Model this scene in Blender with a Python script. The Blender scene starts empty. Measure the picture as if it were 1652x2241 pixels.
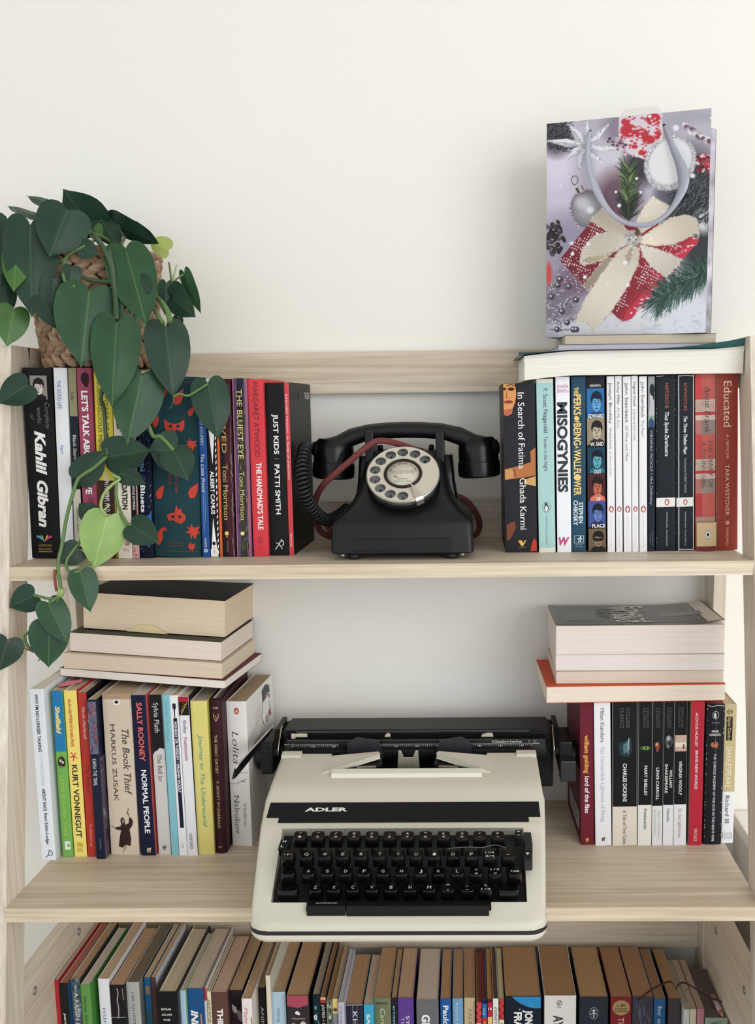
import bpy, bmesh, math, random
from mathutils import Vector, Matrix
random.seed(7)
SC = bpy.context.scene
COL = SC.collection
IW, IH = 1652.0, 2241.0

# ------------------------------------------------------------------ camera
FPX, PPX, PPY = 2125.1, 990.46, 1204.5
PITCH, ROLL, YAW = 0.1486, 0.0116, -0.0182
CAM = Vector((0.0, -1.2372, 0.1678))
_fw = Vector((math.sin(YAW) * math.cos(PITCH), math.cos(YAW) * math.cos(PITCH), -math.sin(PITCH)))
_r0 = Vector((math.cos(YAW), -math.sin(YAW), 0.0))
_u0 = _r0.cross(_fw)
RT = _r0 * math.cos(ROLL) - _u0 * math.sin(ROLL)
UP = _u0 * math.cos(ROLL) + _r0 * math.sin(ROLL)
FW = _fw
cd = bpy.data.cameras.new('camera')
cam = bpy.data.objects.new('camera', cd)
COL.objects.link(cam)
cd.sensor_fit = 'HORIZONTAL'
cd.sensor_width = 36.0
cd.lens = FPX / IW * 36.0
cd.shift_x = (IW / 2 - PPX) / IW
cd.shift_y = (PPY - IH / 2) / IW
cd.clip_start = 0.05
cam.matrix_world = Matrix(((RT.x, UP.x, -FW.x, CAM.x), (RT.y, UP.y, -FW.y, CAM.y), (RT.z, UP.z, -FW.z, CAM.z), (0, 0, 0, 1)))
SC.camera = cam

# ------------------------------------------------------------------ light
world = bpy.data.worlds.new('world')
SC.world = world
world.use_nodes = True
bg = world.node_tree.nodes['Background']
bg.inputs[0].default_value = (0.90, 0.955, 1.0, 1)
bg.inputs[1].default_value = 1.07

def area_light(name, loc, target, sx, sy, power, color):
    l = bpy.data.lights.new(name, 'AREA')
    l.shape = 'RECTANGLE'
    l.size, l.size_y = sx, sy
    l.energy = power
    l.color = color
    o = bpy.data.objects.new(name, l)
    COL.objects.link(o)
    o.location = loc
    o.rotation_euler = (Vector(target) - Vector(loc)).to_track_quat('-Z', 'Y').to_euler()
    return o
area_light('window_light', (1.75, -2.55, 0.50), (-0.1, 0.0, 0.05), 2.1, 1.8, 36, (0.97, 0.985, 1.0))

vs = SC.view_settings
vs.view_transform = 'Standard'
vs.look = 'None'
vs.gamma = 1.0
vs.use_curve_mapping = False
vs.exposure = 0.08
SC.display_settings.display_device = 'sRGB'

# ------------------------------------------------------------------ geometry from the photograph
def ray(u, v):
    return RT * ((u - PPX) / FPX) + UP * ((PPY - v) / FPX) + FW
def at(u, v, X=None, Y=None, Z=None):
    d = ray(u, v)
    if X is not None: t = (X - CAM.x) / d.x
    elif Y is not None: t = (Y - CAM.y) / d.y
    else: t = (Z - CAM.z) / d.z
    return CAM + d * t

# ------------------------------------------------------------------ materials
def lin(c):
    out = []
    for k in c[:3]:
        k = k / 255.0
        out.append(k / 12.92 if k <= 0.04045 else ((k + 0.055) / 1.055) ** 2.4)
    return (out[0], out[1], out[2], 1.0)
MATS = {}
def tone(c, k=0.90):
    l = 0.3 * c[0] + 0.59 * c[1] + 0.11 * c[2]
    return tuple(l + (x - l) * k for x in c[:3])
def mat(col, rough=0.5, metal=0.0, coat=0.0, bump=0.0, bscale=200.0, vary=0.0, vscale=30.0, spec=0.5, trans=0.0, alpha=1.0, sss=0.0):
    key = (tuple(col), rough, metal, coat, bump, bscale, vary, vscale, spec, trans, alpha, sss)
    if key in MATS: return MATS[key]
    m = bpy.data.materials.new('surface_%d_%d_%d' % tuple(int(k) for k in col[:3]))
    m.use_nodes = True
    nt = m.node_tree
    b = nt.nodes['Principled BSDF']
    b.inputs['Base Color'].default_value = lin(col)
    b.inputs['Roughness'].default_value = rough
    b.inputs['Metallic'].default_value = metal
    b.inputs['Coat Weight'].default_value = coat
    b.inputs['Coat Roughness'].default_value = 0.15
    b.inputs['Specular IOR Level'].default_value = spec
    b.inputs['Transmission Weight'].default_value = trans
    b.inputs['Alpha'].default_value = alpha
    if bump or vary:
        tc = nt.nodes.new('ShaderNodeTexCoord')
    if bump:
        n = nt.nodes.new('ShaderNodeTexNoise'); n.inputs['Scale'].default_value = bscale; n.inputs['Detail'].default_value = 3
        nt.links.new(tc.outputs['Object'], n.inputs['Vector'])
        bp = nt.nodes.new('ShaderNodeBump'); bp.inputs['Strength'].default_value = bump; bp.inputs['Distance'].default_value = 0.001
        nt.links.new(n.outputs[0], bp.inputs['Height']); nt.links.new(bp.outputs[0], b.inputs['Normal'])
    if vary:
        n2 = nt.nodes.new('ShaderNodeTexNoise'); n2.inputs['Scale'].default_value = vscale; n2.inputs['Detail'].default_value = 4
        nt.links.new(tc.outputs['Object'], n2.inputs['Vector'])
        r = nt.nodes.new('ShaderNodeValToRGB')
        c = lin(col)
        r.color_ramp.elements[0].position = 0.3; r.color_ramp.elements[1].position = 0.7
        r.color_ramp.elements[0].color = tuple(max(0, k * (1 - vary)) for k in c[:3]) + (1,)
        r.color_ramp.elements[1].color = tuple(min(1, k * (1 + vary)) for k in c[:3]) + (1,)
        nt.links.new(n2.outputs[0], r.inputs[0]); nt.links.new(r.outputs[0], b.inputs['Base Color'])
    MATS[key] = m
    return m

def stretch_mat(name, c1, c2, scale, rough=0.55, bump=0.15, detail=5.0, p0=0.35, p1=0.68, scale2=None, c3=None):
    """noise stretched along one axis: wood grain, page edges, woven straw"""
    if name in MATS: return MATS[name]
    m = bpy.data.materials.new(name); m.use_nodes = True
    nt = m.node_tree; b = nt.nodes['Principled BSDF']; b.inputs['Roughness'].default_value = rough
    tc = nt.nodes.new('ShaderNodeTexCoord'); mp = nt.nodes.new('ShaderNodeMapping')
    mp.inputs['Scale'].default_value = scale
    nt.links.new(tc.outputs['Object'], mp.inputs[0])
    n = nt.nodes.new('ShaderNodeTexNoise'); n.inputs['Scale'].default_value = 1.0; n.inputs['Detail'].default_value = detail
    n.inputs['Roughness'].default_value = 0.62
    nt.links.new(mp.outputs[0], n.inputs['Vector'])
    r = nt.nodes.new('ShaderNodeValToRGB')
    r.color_ramp.elements[0].position = p0; r.color_ramp.elements[1].position = p1
    r.color_ramp.elements[0].color = lin(c1); r.color_ramp.elements[1].color = lin(c2)
    nt.links.new(n.outputs[0], r.inputs[0])
    last = r.outputs[0]
    if scale2:
        mp2 = nt.nodes.new('ShaderNodeMapping'); mp2.inputs['Scale'].default_value = scale2
        nt.links.new(tc.outputs['Object'], mp2.inputs[0])
        n2 = nt.nodes.new('ShaderNodeTexNoise'); n2.inputs['Scale'].default_value = 1.0; n2.inputs['Detail'].default_value = 3.0
        nt.links.new(mp2.outputs[0], n2.inputs['Vector'])
        r2 = nt.nodes.new('ShaderNodeValToRGB')
        r2.color_ramp.elements[0].position = 0.35; r2.color_ramp.elements[1].position = 0.65
        r2.color_ramp.elements[0].color = lin(c3); r2.color_ramp.elements[1].color = (1, 1, 1, 1)
        nt.links.new(n2.outputs[0], r2.inputs[0])
        mx = nt.nodes.new('ShaderNodeMix'); mx.data_type = 'RGBA'; mx.blend_type = 'MULTIPLY'; mx.inputs[0].default_value = 1.0
        nt.links.new(last, mx.inputs[6]); nt.links.new(r2.outputs[0], mx.inputs[7]); last = mx.outputs[2]
    nt.links.new(last, b.inputs['Base Color'])
    if bump:
        bp = nt.nodes.new('ShaderNodeBump'); bp.inputs['Strength'].default_value = bump; bp.inputs['Distance'].default_value = 0.0008
        nt.links.new(n.outputs[0], bp.inputs['Height']); nt.links.new(bp.outputs[0], b.inputs['Normal'])
    MATS[name] = m
    return m
def wood(axis, lo=(200, 185, 164), hi=(228, 216, 198), nm='oak_veneer_'):
    s = {'x': (5, 190, 190), 'y': (190, 5, 190), 'z': (190, 190, 5)}[axis]
    s2 = {'x': (1.2, 26, 26), 'y': (26, 1.2, 26), 'z': (26, 26, 1.2)}[axis]
    return stretch_mat(nm + axis, lo, hi, s, rough=0.5, bump=0.25, scale2=s2, c3=(240, 234, 226))
def pages(col):
    c = tuple(max(0, k * 0.91) for k in col)
    return stretch_mat('page_edges_%d_%d_%d' % tuple(int(k) for k in col), c, col, (2600, 9, 9), rough=0.85, bump=0.5, detail=2.0, p0=0.2, p1=0.55)

# ------------------------------------------------------------------ mesh building
WM = {}   # world matrix of every thing and part
class MB:
    def __init__(s): s.v = []; s.f = []; s.mi = []; s.sm = []
    def add(s, vs, fs, mi=0, smooth=False):
        b = len(s.v); s.v += [Vector(p) for p in vs]
        for f in fs:
            s.f.append([b + i for i in f]); s.mi.append(mi); s.sm.append(smooth)
        return s
    def box(s, x0, x1, y0, y1, z0, z1, mi=0):
        return s.add([(x0, y0, z0), (x1, y0, z0), (x1, y1, z0), (x0, y1, z0), (x0, y0, z1), (x1, y0, z1), (x1, y1, z1), (x0, y1, z1)],
                     [(0, 3, 2, 1), (4, 5, 6, 7), (0, 1, 5, 4), (1, 2, 6, 5), (2, 3, 7, 6), (3, 0, 4, 7)], mi)
    def prism(s, poly, a, b, axis='z', mi=0, smooth=False):
        """2-d polygon extruded: axis z -> (x,y), axis x -> (y,z), axis y -> (x,z)"""
        def P(p, t): return {'z': (p[0], p[1], t), 'x': (t, p[0], p[1]), 'y': (p[0], t, p[1])}[axis]
        n = len(poly)
        vs = [P(p, a) for p in poly] + [P(p, b) for p in poly]
        s.add(vs, [list(range(n))[::-1], list(range(n, 2 * n))], mi)
        return s.add(vs, [(i, (i + 1) % n, n + (i + 1) % n, n + i) for i in range(n)], mi, smooth)
    def loft(s, rings, mi=0, smooth=True, closed=True, caps=True):
        n = len(rings[0]); vs = [p for r in rings for p in r]; fs = []
        for k in range(len(rings) - 1):
            for i in range(n if closed else n - 1):
                j = (i + 1) % n
                fs.append((k * n + i, k * n + j, (k + 1) * n + j, (k + 1) * n + i))
        s.add(vs, fs, mi, smooth)
        if caps and closed:
            s.add(rings[0], [list(range(n))[::-1]], mi); s.add(rings[-1], [list(range(n))], mi)
        return s
    def tube(s, pts, r, seg=8, mi=0, sub=1):
        pts = [Vector(p) for p in pts]
        if sub > 1: pts = smooth_path(pts, sub)
        n = len(pts); rings = []; up = Vector((0.13, 0.31, 0.94))
        for i, p in enumerate(pts):
            t = (pts[min(i + 1, n - 1)] - pts[max(i - 1, 0)])
            if t.length < 1e-9: t = Vector((0, 0, 1))
            t.normalize()
            a = up - t * up.dot(t)
            if a.length < 1e-4: a = Vector((1, 0, 0)) - t * t.x
            a.normalize(); up = a; b = t.cross(a)
            rr = r(i / max(1, n - 1)) if callable(r) else r
            rings.append([p + (a * math.cos(2 * math.pi * k / seg) + b * math.sin(2 * math.pi * k / seg)) * rr for k in range(seg)])
        return s.loft(rings, mi)
    def lathe(s, prof, c, ax=(0, 0, 1), seg=32, mi=0, smooth=True, caps=True):
        ax = Vector(ax).normalized(); c = Vector(c)
        a = ax.orthogonal().normalized(); b = ax.cross(a)
        rings = [[c + ax * h + (a * math.cos(2 * math.pi * k / seg) + b * math.sin(2 * math.pi * k / seg)) * max(r, 1e-5) for k in range(seg)] for r, h in prof]
        return s.loft(rings, mi, smooth, caps=caps)
    def build(s, name, mats, parent=None, frame=None, bevel=0.0, seg=2, auto=0.0, smooth=None):
        M = (WM[parent].inverted() if parent else Matrix()) @ (frame or Matrix())
        me = bpy.data.meshes.new(name)
        me.from_pydata([tuple(M @ p) for p in s.v], [], s.f)
        if not isinstance(mats, (list, tuple)): mats = [mats]
        for m in mats: me.materials.append(m)
        me.polygons.foreach_set('material_index', s.mi)
        me.polygons.foreach_set('use_smooth', s.sm if smooth is None else [smooth] * len(s.f))
        bm = bmesh.new(); bm.from_mesh(me)
        bmesh.ops.remove_doubles(bm, verts=bm.verts, dist=1e-6)
        if bevel:
            es = [e for e in bm.edges if len(e.link_faces) == 2 and e.calc_face_angle(0) > 0.5]
            bmesh.ops.bevel(bm, geom=es, offset=bevel, segments=seg, affect='EDGES', profile=0.6, clamp_overlap=True)
        bmesh.ops.recalc_face_normals(bm, faces=bm.faces)
        if auto:
            for f in bm.faces: f.smooth = True
            for e in bm.edges:
                if len(e.link_faces) == 2 and e.calc_face_angle(0) > auto: e.smooth = False
        bm.to_mesh(me); bm.free()
        me.update()
        return link(name, me, parent)
def link(name, data, parent=None, local=None):
    o = bpy.data.objects.new(name, data)
    COL.objects.link(o)
    if parent:
        o.parent = parent
        WM[o] = WM[parent].copy()
        if local is not None:
            o.matrix_local = local; WM[o] = WM[parent] @ local
    else: WM[o] = Matrix()
    return o
def smooth_path(pts, sub):
    out = []
    n = len(pts)
    for i in range(n - 1):
        p0, p1, p2, p3 = pts[max(i - 1, 0)], pts[i], pts[i + 1], pts[min(i + 2, n - 1)]
        for k in range(sub):
            t = k / sub
            out.append(0.5 * ((2 * p1) + (p2 - p0) * t + (2 * p0 - 5 * p1 + 4 * p2 - p3) * t * t + (3 * p1 - p0 - 3 * p2 + p3) * t ** 3))
    out.append(pts[-1])
    return out
def thing(name, label, cat, M=None, group=None):
    o = bpy.data.objects.new(name, None)
    COL.objects.link(o)
    o.empty_display_size = 0.02
    if M is None: M = Matrix()
    if isinstance(M, (tuple, Vector)): M = Matrix.Translation(Vector(M))
    o.matrix_world = M; WM[o] = M.copy()
    o['label'] = label; o['category'] = cat
    if group: o['group'] = group
    return o
def tag(o, label, cat, group=None):
    o['label'] = label; o['category'] = cat
    if group: o['group'] = group
    return o
def structure(o): o['kind'] = 'structure'; return o

# ------------------------------------------------------------------ lettering
TXT = {}
def text_geo(s, bold=0.0, serif=False, shear=0.0):
    key = (s, bold, serif, shear)
    if key in TXT: return TXT[key]
    cu = bpy.data.curves.new('lettering', 'FONT')
    cu.body = s; cu.size = 1.0; cu.resolution_u = 3; cu.offset = bold; cu.shear = shear
    ob = bpy.data.objects.new('lettering', cu)
    me = bpy.data.meshes.new_from_object(ob)
    vs = [Vector((v.co.x, v.co.y)) for v in me.vertices]
    fs = [tuple(p.vertices) for p in me.polygons]
    if serif and vs:
        cnt = {}
        for f in fs:
            for i in range(len(f)):
                e = tuple(sorted((f[i], f[(i + 1) % len(f)]))); cnt[e] = cnt.get(e, 0) + 1
        for (a, b), c in list(cnt.items()):
            if c != 1: continue
            p, q = vs[a], vs[b]
            L = abs(p.x - q.x)
            if abs(p.y - q.y) < 0.004 and 0.035 < L < 0.13 and (abs(p.y) < 0.03 or p.y > 0.42):
                x0, x1 = min(p.x, q.x) - 0.055, max(p.x, q.x) + 0.055
                sg = 0.035 if p.y < 0.25 else -0.035
                k = len(vs)
                vs += [Vector((x0, p.y)), Vector((x1, p.y)), Vector((x1, p.y + sg)), Vector((x0, p.y + sg))]
                fs.append((k, k + 1, k + 2, k + 3))
    bpy.data.objects.remove(ob); bpy.data.meshes.remove(me); bpy.data.curves.remove(cu)
    if vs:
        x0 = min(v.x for v in vs); x1 = max(v.x for v in vs)
    else: x0, x1 = 0, 1
    TXT[key] = (vs, fs, x0, max(x1 - x0, 1e-3))
    return TXT[key]
CAPH = 0.70
def lettering(parent, s, M, length, cap, col, style='', rough=0.5, name='lettering', emis=False):
    """text centred on M's origin, running along M's x, its capitals 'cap' tall along M's y"""
    bold = 0.022 if 'b' in style else (0.04 if 'B' in style else (-0.012 if 't' in style else 0.0))
    vs, fs, x0, w = text_geo(s, bold, 's' in style, 0.25 if 'i' in style else 0.0)
    if not vs: return None
    kx, ky = length / w, cap / CAPH
    P = WM[parent].inverted() @ M
    me = bpy.data.meshes.new(name)
    me.from_pydata([tuple(P @ Vector(((v.x - x0) * kx - length / 2, v.y * ky - cap / 2, 0))) for v in vs], [], fs)
    me.materials.append(mat(col, rough))
    me.update()
    return link(name, me, parent)
def frame(o, x, y):
    x = Vector(x).normalized(); y = Vector(y); y = (y - x * y.dot(x)).normalized(); z = x.cross(y); o = Vector(o)
    return Matrix(((x.x, y.x, z.x, o.x), (x.y, y.y, z.y, o.y), (x.z, y.z, z.z, o.z), (0, 0, 0, 1)))
# ------------------------------------------------------------------ the room
XL, XR, TH = -0.4985, 0.3028, 0.0157
Z2, Z3 = -0.3572, -0.73
WOODX, WOODY, WOODZ = wood('x'), wood('y', (208, 195, 176), (234, 223, 207), 'oak_rail_'), wood('z', (210, 198, 181), (238, 229, 215), 'oak_leg_')
LIT_EDGE = wood('x', (206, 190, 166), (244, 232, 212), 'oak_lit_edge_')  # shelf oak made paler: light on the front edges put into the colour
wallm = mat((240, 237, 229), 0.85, bump=0.18, bscale=260.0)
structure(MB().add([(-3, 0.002, -1.15), (3, 0.002, -1.15), (3, 0.002, 2.2), (-3, 0.002, 2.2)], [(0, 1, 2, 3)]).build('wall_back', wallm))
structure(MB().box(-3, 3, -3.2, 0.05, -1.2, -1.15).build('floor', stretch_mat('floor_boards', (150, 132, 112), (180, 162, 142), (3, 60, 60))))
structure(MB().box(-3, 3, -3.2, 0.05, 1.35, 1.40).build('ceiling', mat((238, 236, 230), 0.9)))
cab = thing('side_cabinet', 'white low cabinet standing in the gap beyond the right side of the bookshelf', 'cabinet', (0.75, -0.20, -1.15))
MB().box(0.350, 1.150, -0.430, -0.001, -1.15, -0.3900).build('body', mat((226, 222, 214), 0.5), cab, bevel=0.002)
MB().box(0.346, 1.154, -0.436, -0.001, -0.3900, -0.3715).build('top_board', mat((236, 232, 224), 0.45), cab, bevel=0.002)
for k in range(2):
    dr = MB().box(0.356 + 0.40 * k, 0.744 + 0.40 * k, -0.446, -0.430, -1.10, -0.396).build('door', mat((230, 226, 218), 0.5), cab, bevel=0.002)
    MB().lathe([(0.006, 0.0), (0.006, 0.012), (0.012, 0.016), (0.012, 0.022), (0.0, 0.024)], (0.72 + 0.06 * k, -0.446, -0.70), (0, -1, 0), 16).build('knob', mat((150, 148, 144), 0.3, 0.7), dr)

# ------------------------------------------------------------------ ladder bookshelf
unit = thing('ladder_bookshelf', 'pale oak ladder bookshelf with sloping front legs standing against the wall', 'bookshelf', (0.5 * (XL + XR), -0.12, -1.15))
def yf(z): return -0.2095 + 0.187 * z
def yr(z): return -0.1640 + 0.190 * z
for zt, y0, y1 in ((0.0, yf(0), -0.0005), (Z2, -0.2794, -0.0005), (Z3, yf(Z3), -0.0005)):
    sh_ = MB().box(XL, XR, y0 + 0.0006, y1, zt - TH, zt).build('shelf', WOODX, unit, bevel=0.0005)
    MB().box(XL, XR, y0, y0 + 0.0006, zt - TH + 0.0002, zt - 0.0002).build('lit_edge_strip', LIT_EDGE, sh_)  # thin strip added over the board's front edge to carry its lit tone
for z0, z1 in ((0.1834, 0.2344), (0.0002, 0.0496), (-0.560, -0.458)):
    MB().box(XL, XR, -0.0150, -0.0008, z0, z1).build('back_board', WOODX, unit, bevel=0.0007)
for sgn, xi in ((-1, XL), (1, XR)):
    a, b = sorted((xi, xi + sgn * TH))
    zt, zb = 0.2380, -1.15
    MB().prism([(yf(zb), zb), (yr(zb), zb), (yr(zt), zt), (yf(zt), zt)], a, b, 'x').build('front_leg', WOODZ, unit, bevel=0.0007)
    MB().box(a, b, -0.043, -0.0008, -1.15, 0.1832).build('rear_leg', WOODZ, unit, bevel=0.0007)
    MB().box(a, b, yr(0.21), -0.0008, 0.1834, 0.2380).build('side_rail', WOODY, unit, bevel=0.0007)
    rl = MB().box(a + (0.0003 if sgn > 0 else 0), b - (0.0003 if sgn < 0 else 0), yr(-0.56) - 0.002, -0.0435, -0.560, -0.4600).build('side_rail', WOODY, unit, bevel=0.0007)
    for y, z in ((-0.2290, -0.4845), (-0.1030, -0.4850)):
        MB().lathe([(0.0048, -0.0012), (0.0048, 0.0004), (0.0030, 0.0004), (0.0026, -0.0006), (0.0, -0.0006)], (xi, y, z), (-sgn, 0, 0), 20).build('screw_cap', mat((146, 140, 134), 0.4, 0.4), rl)

# ------------------------------------------------------------------ books
class Book:
    def __init__(s, label, M, w, h, d, cover, left=None, right=None, page=(214, 196, 172), tc=0.0006, bulge=0.0, group=None, over=0.0, top=0.0012, rough=0.48, coat=0.04, cat='book', name='book', bump=0.0, back=0.0008):
        s.M, s.w, s.h, s.d, s.b = M, w, h, d, bulge
        s.o = thing(name, label, cat, M, group)
        s.pr = MB(); s.pm = []; s.ly = 1
        cm = [mat(tone(c), rough, coat=coat * 0.2, bump=bump, bscale=900.0, spec=0.16) for c in (cover, left or cover, right or cover)] + [mat((226, 218, 206), 0.8)]
        N = 6
        outer = [(0.0, d, 1)] + [(w * k / N, -bulge * math.sin(math.pi * k / N) if bulge else (0.0 if 0 < k < N else 0.0004), 0) for k in range(N + 1)] + [(w, d, 2)]
        outer = [(0.0, d)] + [(w * k / N, (-bulge * math.sin(math.pi * k / N)) if bulge else (0.0004 if k in (0, N) else 0.0)) for k in range(N + 1)] + [(w, d)]
        inner = [(tc, d)] + [(tc + (w - 2 * tc) * k / N, tc + 0.0002) for k in range(N + 1)] + [(w - tc, d)]
        m = MB(); n = len(outer)
        for i in range(n - 1):
            mi = 1 if i == 0 else (2 if i == n - 2 else 0)
            a, b2, c, e = outer[i], outer[i + 1], inner[i + 1], inner[i]
            m.add([(a[0], a[1], 0), (b2[0], b2[1], 0), (b2[0], b2[1], h), (a[0], a[1], h)], [(0, 1, 2, 3)], mi)
            m.add([(e[0], e[1], 0), (c[0], c[1], 0), (c[0], c[1], h), (e[0], e[1], h)], [(3, 2, 1, 0)], 3)
            m.add([(a[0], a[1], h), (b2[0], b2[1], h), (c[0], c[1], h), (e[0], e[1], h)], [(0, 1, 2, 3)], mi)
            m.add([(a[0], a[1], 0), (b2[0], b2[1], 0), (c[0], c[1], 0), (e[0], e[1], 0)], [(3, 2, 1, 0)], mi)
        for i, mi in ((0, 1), (n - 1, 2)):
            a, e = outer[i], inner[i]
            m.add([(a[0], a[1], 0), (e[0], e[1], 0), (e[0], e[1], h), (a[0], a[1], h)], [(0, 1, 2, 3)], mi)
        s.cover = m.build('cover', cm, s.o, M)
        MB().box(tc, w - tc, tc + 0.0003, d - back, top, h - top).build('page_block', pages(page), s.o, M)
    # --- prints on the spine; u runs across from the left, v down from the top
    def P(s, u, v, ly=None):
        y = -(s.b * math.sin(math.pi * min(max(u, 0), 1))) if s.b else 0.0
        return (u * s.w, y - 0.00012 * (ly or s.ly), s.h * (1 - v))
    def mi(s, col, rough=0.45):
        m = mat(tone(col), rough, spec=0.16)
        if m not in s.pm: s.pm.append(m)
        return s.pm.index(m)
    def poly(s, pts, col):
        s.pr.add([s.P(u, v) for u, v in pts], [list(range(len(pts)))], s.mi(col)); s.ly += 0.25; return s
    def band(s, v0, v1, col, u0=0.015, u1=0.985):
        N = 6 if s.b else 1
        for k in range(N):
            a, b = u0 + (u1 - u0) * k / N, u0 + (u1 - u0) * (k + 1) / N
            s.pr.add([s.P(a, v1), s.P(b, v1), s.P(b, v0), s.P(a, v0)], [(0, 1, 2, 3)], s.mi(col))
        s.ly += 0.25; return s
    def ell(s, u, v, ru, rv, col, n=18, a0=0.0, a1=2 * math.pi):
        full = a1 - a0 > 6.2
        k = n if full else n + 1
        return s.poly([(u + ru * math.cos(a0 + (a1 - a0) * i / n), v + rv * math.sin(a0 + (a1 - a0) * i / n)) for i in range(k)], col)
    def line(s, pts, wd, col):
        """stroke, wd = fraction of the spine width"""
        asp = s.w / s.h
        for (a, b) in zip(pts[:-1], pts[1:]):
            dx, dy = (b[0] - a[0]), (b[1] - a[1]) / asp
            L = math.hypot(dx, dy) or 1
            nx, ny = -dy / L * wd / 2, dx / L * wd / 2 * asp
            s.pr.add([s.P(a[0] + nx, a[1] + ny), s.P(b[0] + nx, b[1] + ny), s.P(b[0] - nx, b[1] - ny), s.P(a[0] - nx, a[1] - ny)], [(0, 1, 2, 3)], s.mi(col))
        s.ly += 0.25; return s
    def txt(s, t, v0, v1, uc, cap, col, style='', flip=False):
        p = s.P(uc, (v0 + v1) / 2, s.ly + 1.5)
        M = s.M @ frame(p, (0, 0, 1) if flip else (0, 0, -1), (-1, 0, 0) if flip else (1, 0, 0))
        lettering(s.o, t, M, (v1 - v0) * s.h, cap * s.w, col, style); return s
    def htxt(s, t, u0, u1, vc, cap, col, style=''):
        p = s.P((u0 + u1) / 2, vc, s.ly + 1.5)
        lettering(s.o, t, s.M @ frame(p, (1, 0, 0), (0, 0, 1)), (u1 - u0) * s.w, cap * s.w, col, style); return s
    # --- prints on the sides; t runs from the spine to the fore-edge
    def S(s, side, t, v):
        x = s.w + 0.0003 if side == 'R' else -0.0003
        return (x, t * s.d, s.h * (1 - v))
    def side(s, sd, pts, col):
        q = [s.S(sd, t, v) for t, v in pts]
        s.pr.add(q, [list(range(len(q)))], s.mi(col)); return s
    def sidetxt(s, sd, t, t0, t1, v, cap, col, style=''):
        p = s.S(sd, (t0 + t1) / 2, v); p = (p[0] + (0.0002 if sd == 'R' else -0.0002), p[1], p[2])
        M = s.M @ frame(p, (0, 1, 0) if sd == 'R' else (0, -1, 0), (0, 0, 1))
        lettering(s.o, t, M, (t1 - t0) * s.d, cap * s.d, col, style); return s
    # --- stock marks
    def colophon(s, u, v, ru, col=(196, 84, 52), body=(240, 238, 234), dark=(60, 50, 50)):
        asp = s.w / s.h; rv = ru * 1.35 * asp
        s.ell(u, v, ru, rv, col); s.ell(u, v, ru * 0.78, rv * 0.8, body) if dark != col else None
        s.ell(u, v + rv * 0.05, ru * 0.52, rv * 0.62, col if dark == col else dark)
        s.ell(u, v + rv * 0.12, ru * 0.30, rv * 0.48, body)
        s.ell(u, v - rv * 0.42, ru * 0.26, rv * 0.2, col if dark == col else dark)
        return s
    def oval_mark(s, u, v, ru, col, body):
        asp = s.w / s.h; rv = ru * 1.35 * asp
        s.ell(u, v, ru, rv, col); s.ell(u, v + rv * 0.12, ru * 0.55, rv * 0.62, body); s.ell(u, v - rv * 0.42, ru * 0.3, rv * 0.22, body); return s
    def face(s, u0, u1, v0, v1, bgc, skin, hair, cloth, side=0.0):
        uc = (u0 + u1) / 2 + side * (u1 - u0); W, H = (u1 - u0), (v1 - v0)
        s.band(v0, v1, bgc, u0, u1)
        sh = [(uc - 0.45 * W, v1), (uc - 0.40 * W, v1 - 0.14 * H), (uc - 0.14 * W, v1 - 0.24 * H), (uc + 0.14 * W, v1 - 0.24 * H), (uc + 0.40 * W, v1 - 0.14 * H), (uc + 0.45 * W, v1)]
        s.poly([(max(u0, min(u1, a)), b) for a, b in sh][::-1], cloth)
        s.ell(uc, v0 + 0.36 * H, 0.33 * W, 0.27 * H, hair)
        s.ell(uc, v0 + 0.52 * H, 0.245 * W, 0.285 * H, skin)
        s.poly([(uc - 0.27 * W, v0 + 0.38 * H), (uc - 0.1 * W, v0 + 0.34 * H), (uc + 0.1 * W, v0 + 0.38 * H), (uc + 0.27 * W, v0 + 0.36 * H), (uc + 0.24 * W, v0 + 0.16 * H), (uc, v0 + 0.09 * H), (uc - 0.24 * W, v0 + 0.16 * H)], hair)
        dk = tuple(int(k * 0.55) for k in skin)
        for sx in (-1, 1):
            s.ell(uc + sx * 0.105 * W, v0 + 0.48 * H, 0.05 * W, 0.018 * H, hair, 8)
            s.poly([(uc + sx * 0.05 * W, v0 + 0.43 * H), (uc + sx * 0.17 * W, v0 + 0.435 * H), (uc + sx * 0.17 * W, v0 + 0.415 * H), (uc + sx * 0.05 * W, v0 + 0.41 * H)][::sx], hair)
        s.poly([(uc - 0.02 * W, v0 + 0.5 * H), (uc - 0.045 * W, v0 + 0.6 * H), (uc + 0.03 * W, v0 + 0.6 * H), (uc + 0.02 * W, v0 + 0.5 * H)], dk)
        s.ell(uc, v0 + 0.69 * H, 0.09 * W, 0.02 * H, dk, 10)
        return s
    def done(s):
        if s.pr.f:
            # printed patches may be wound either way; they are flat sheets
            s.pr.build('printed_design', s.pm, s.o, s.M)['kind'] = 'stuff'
        return s.o

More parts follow.
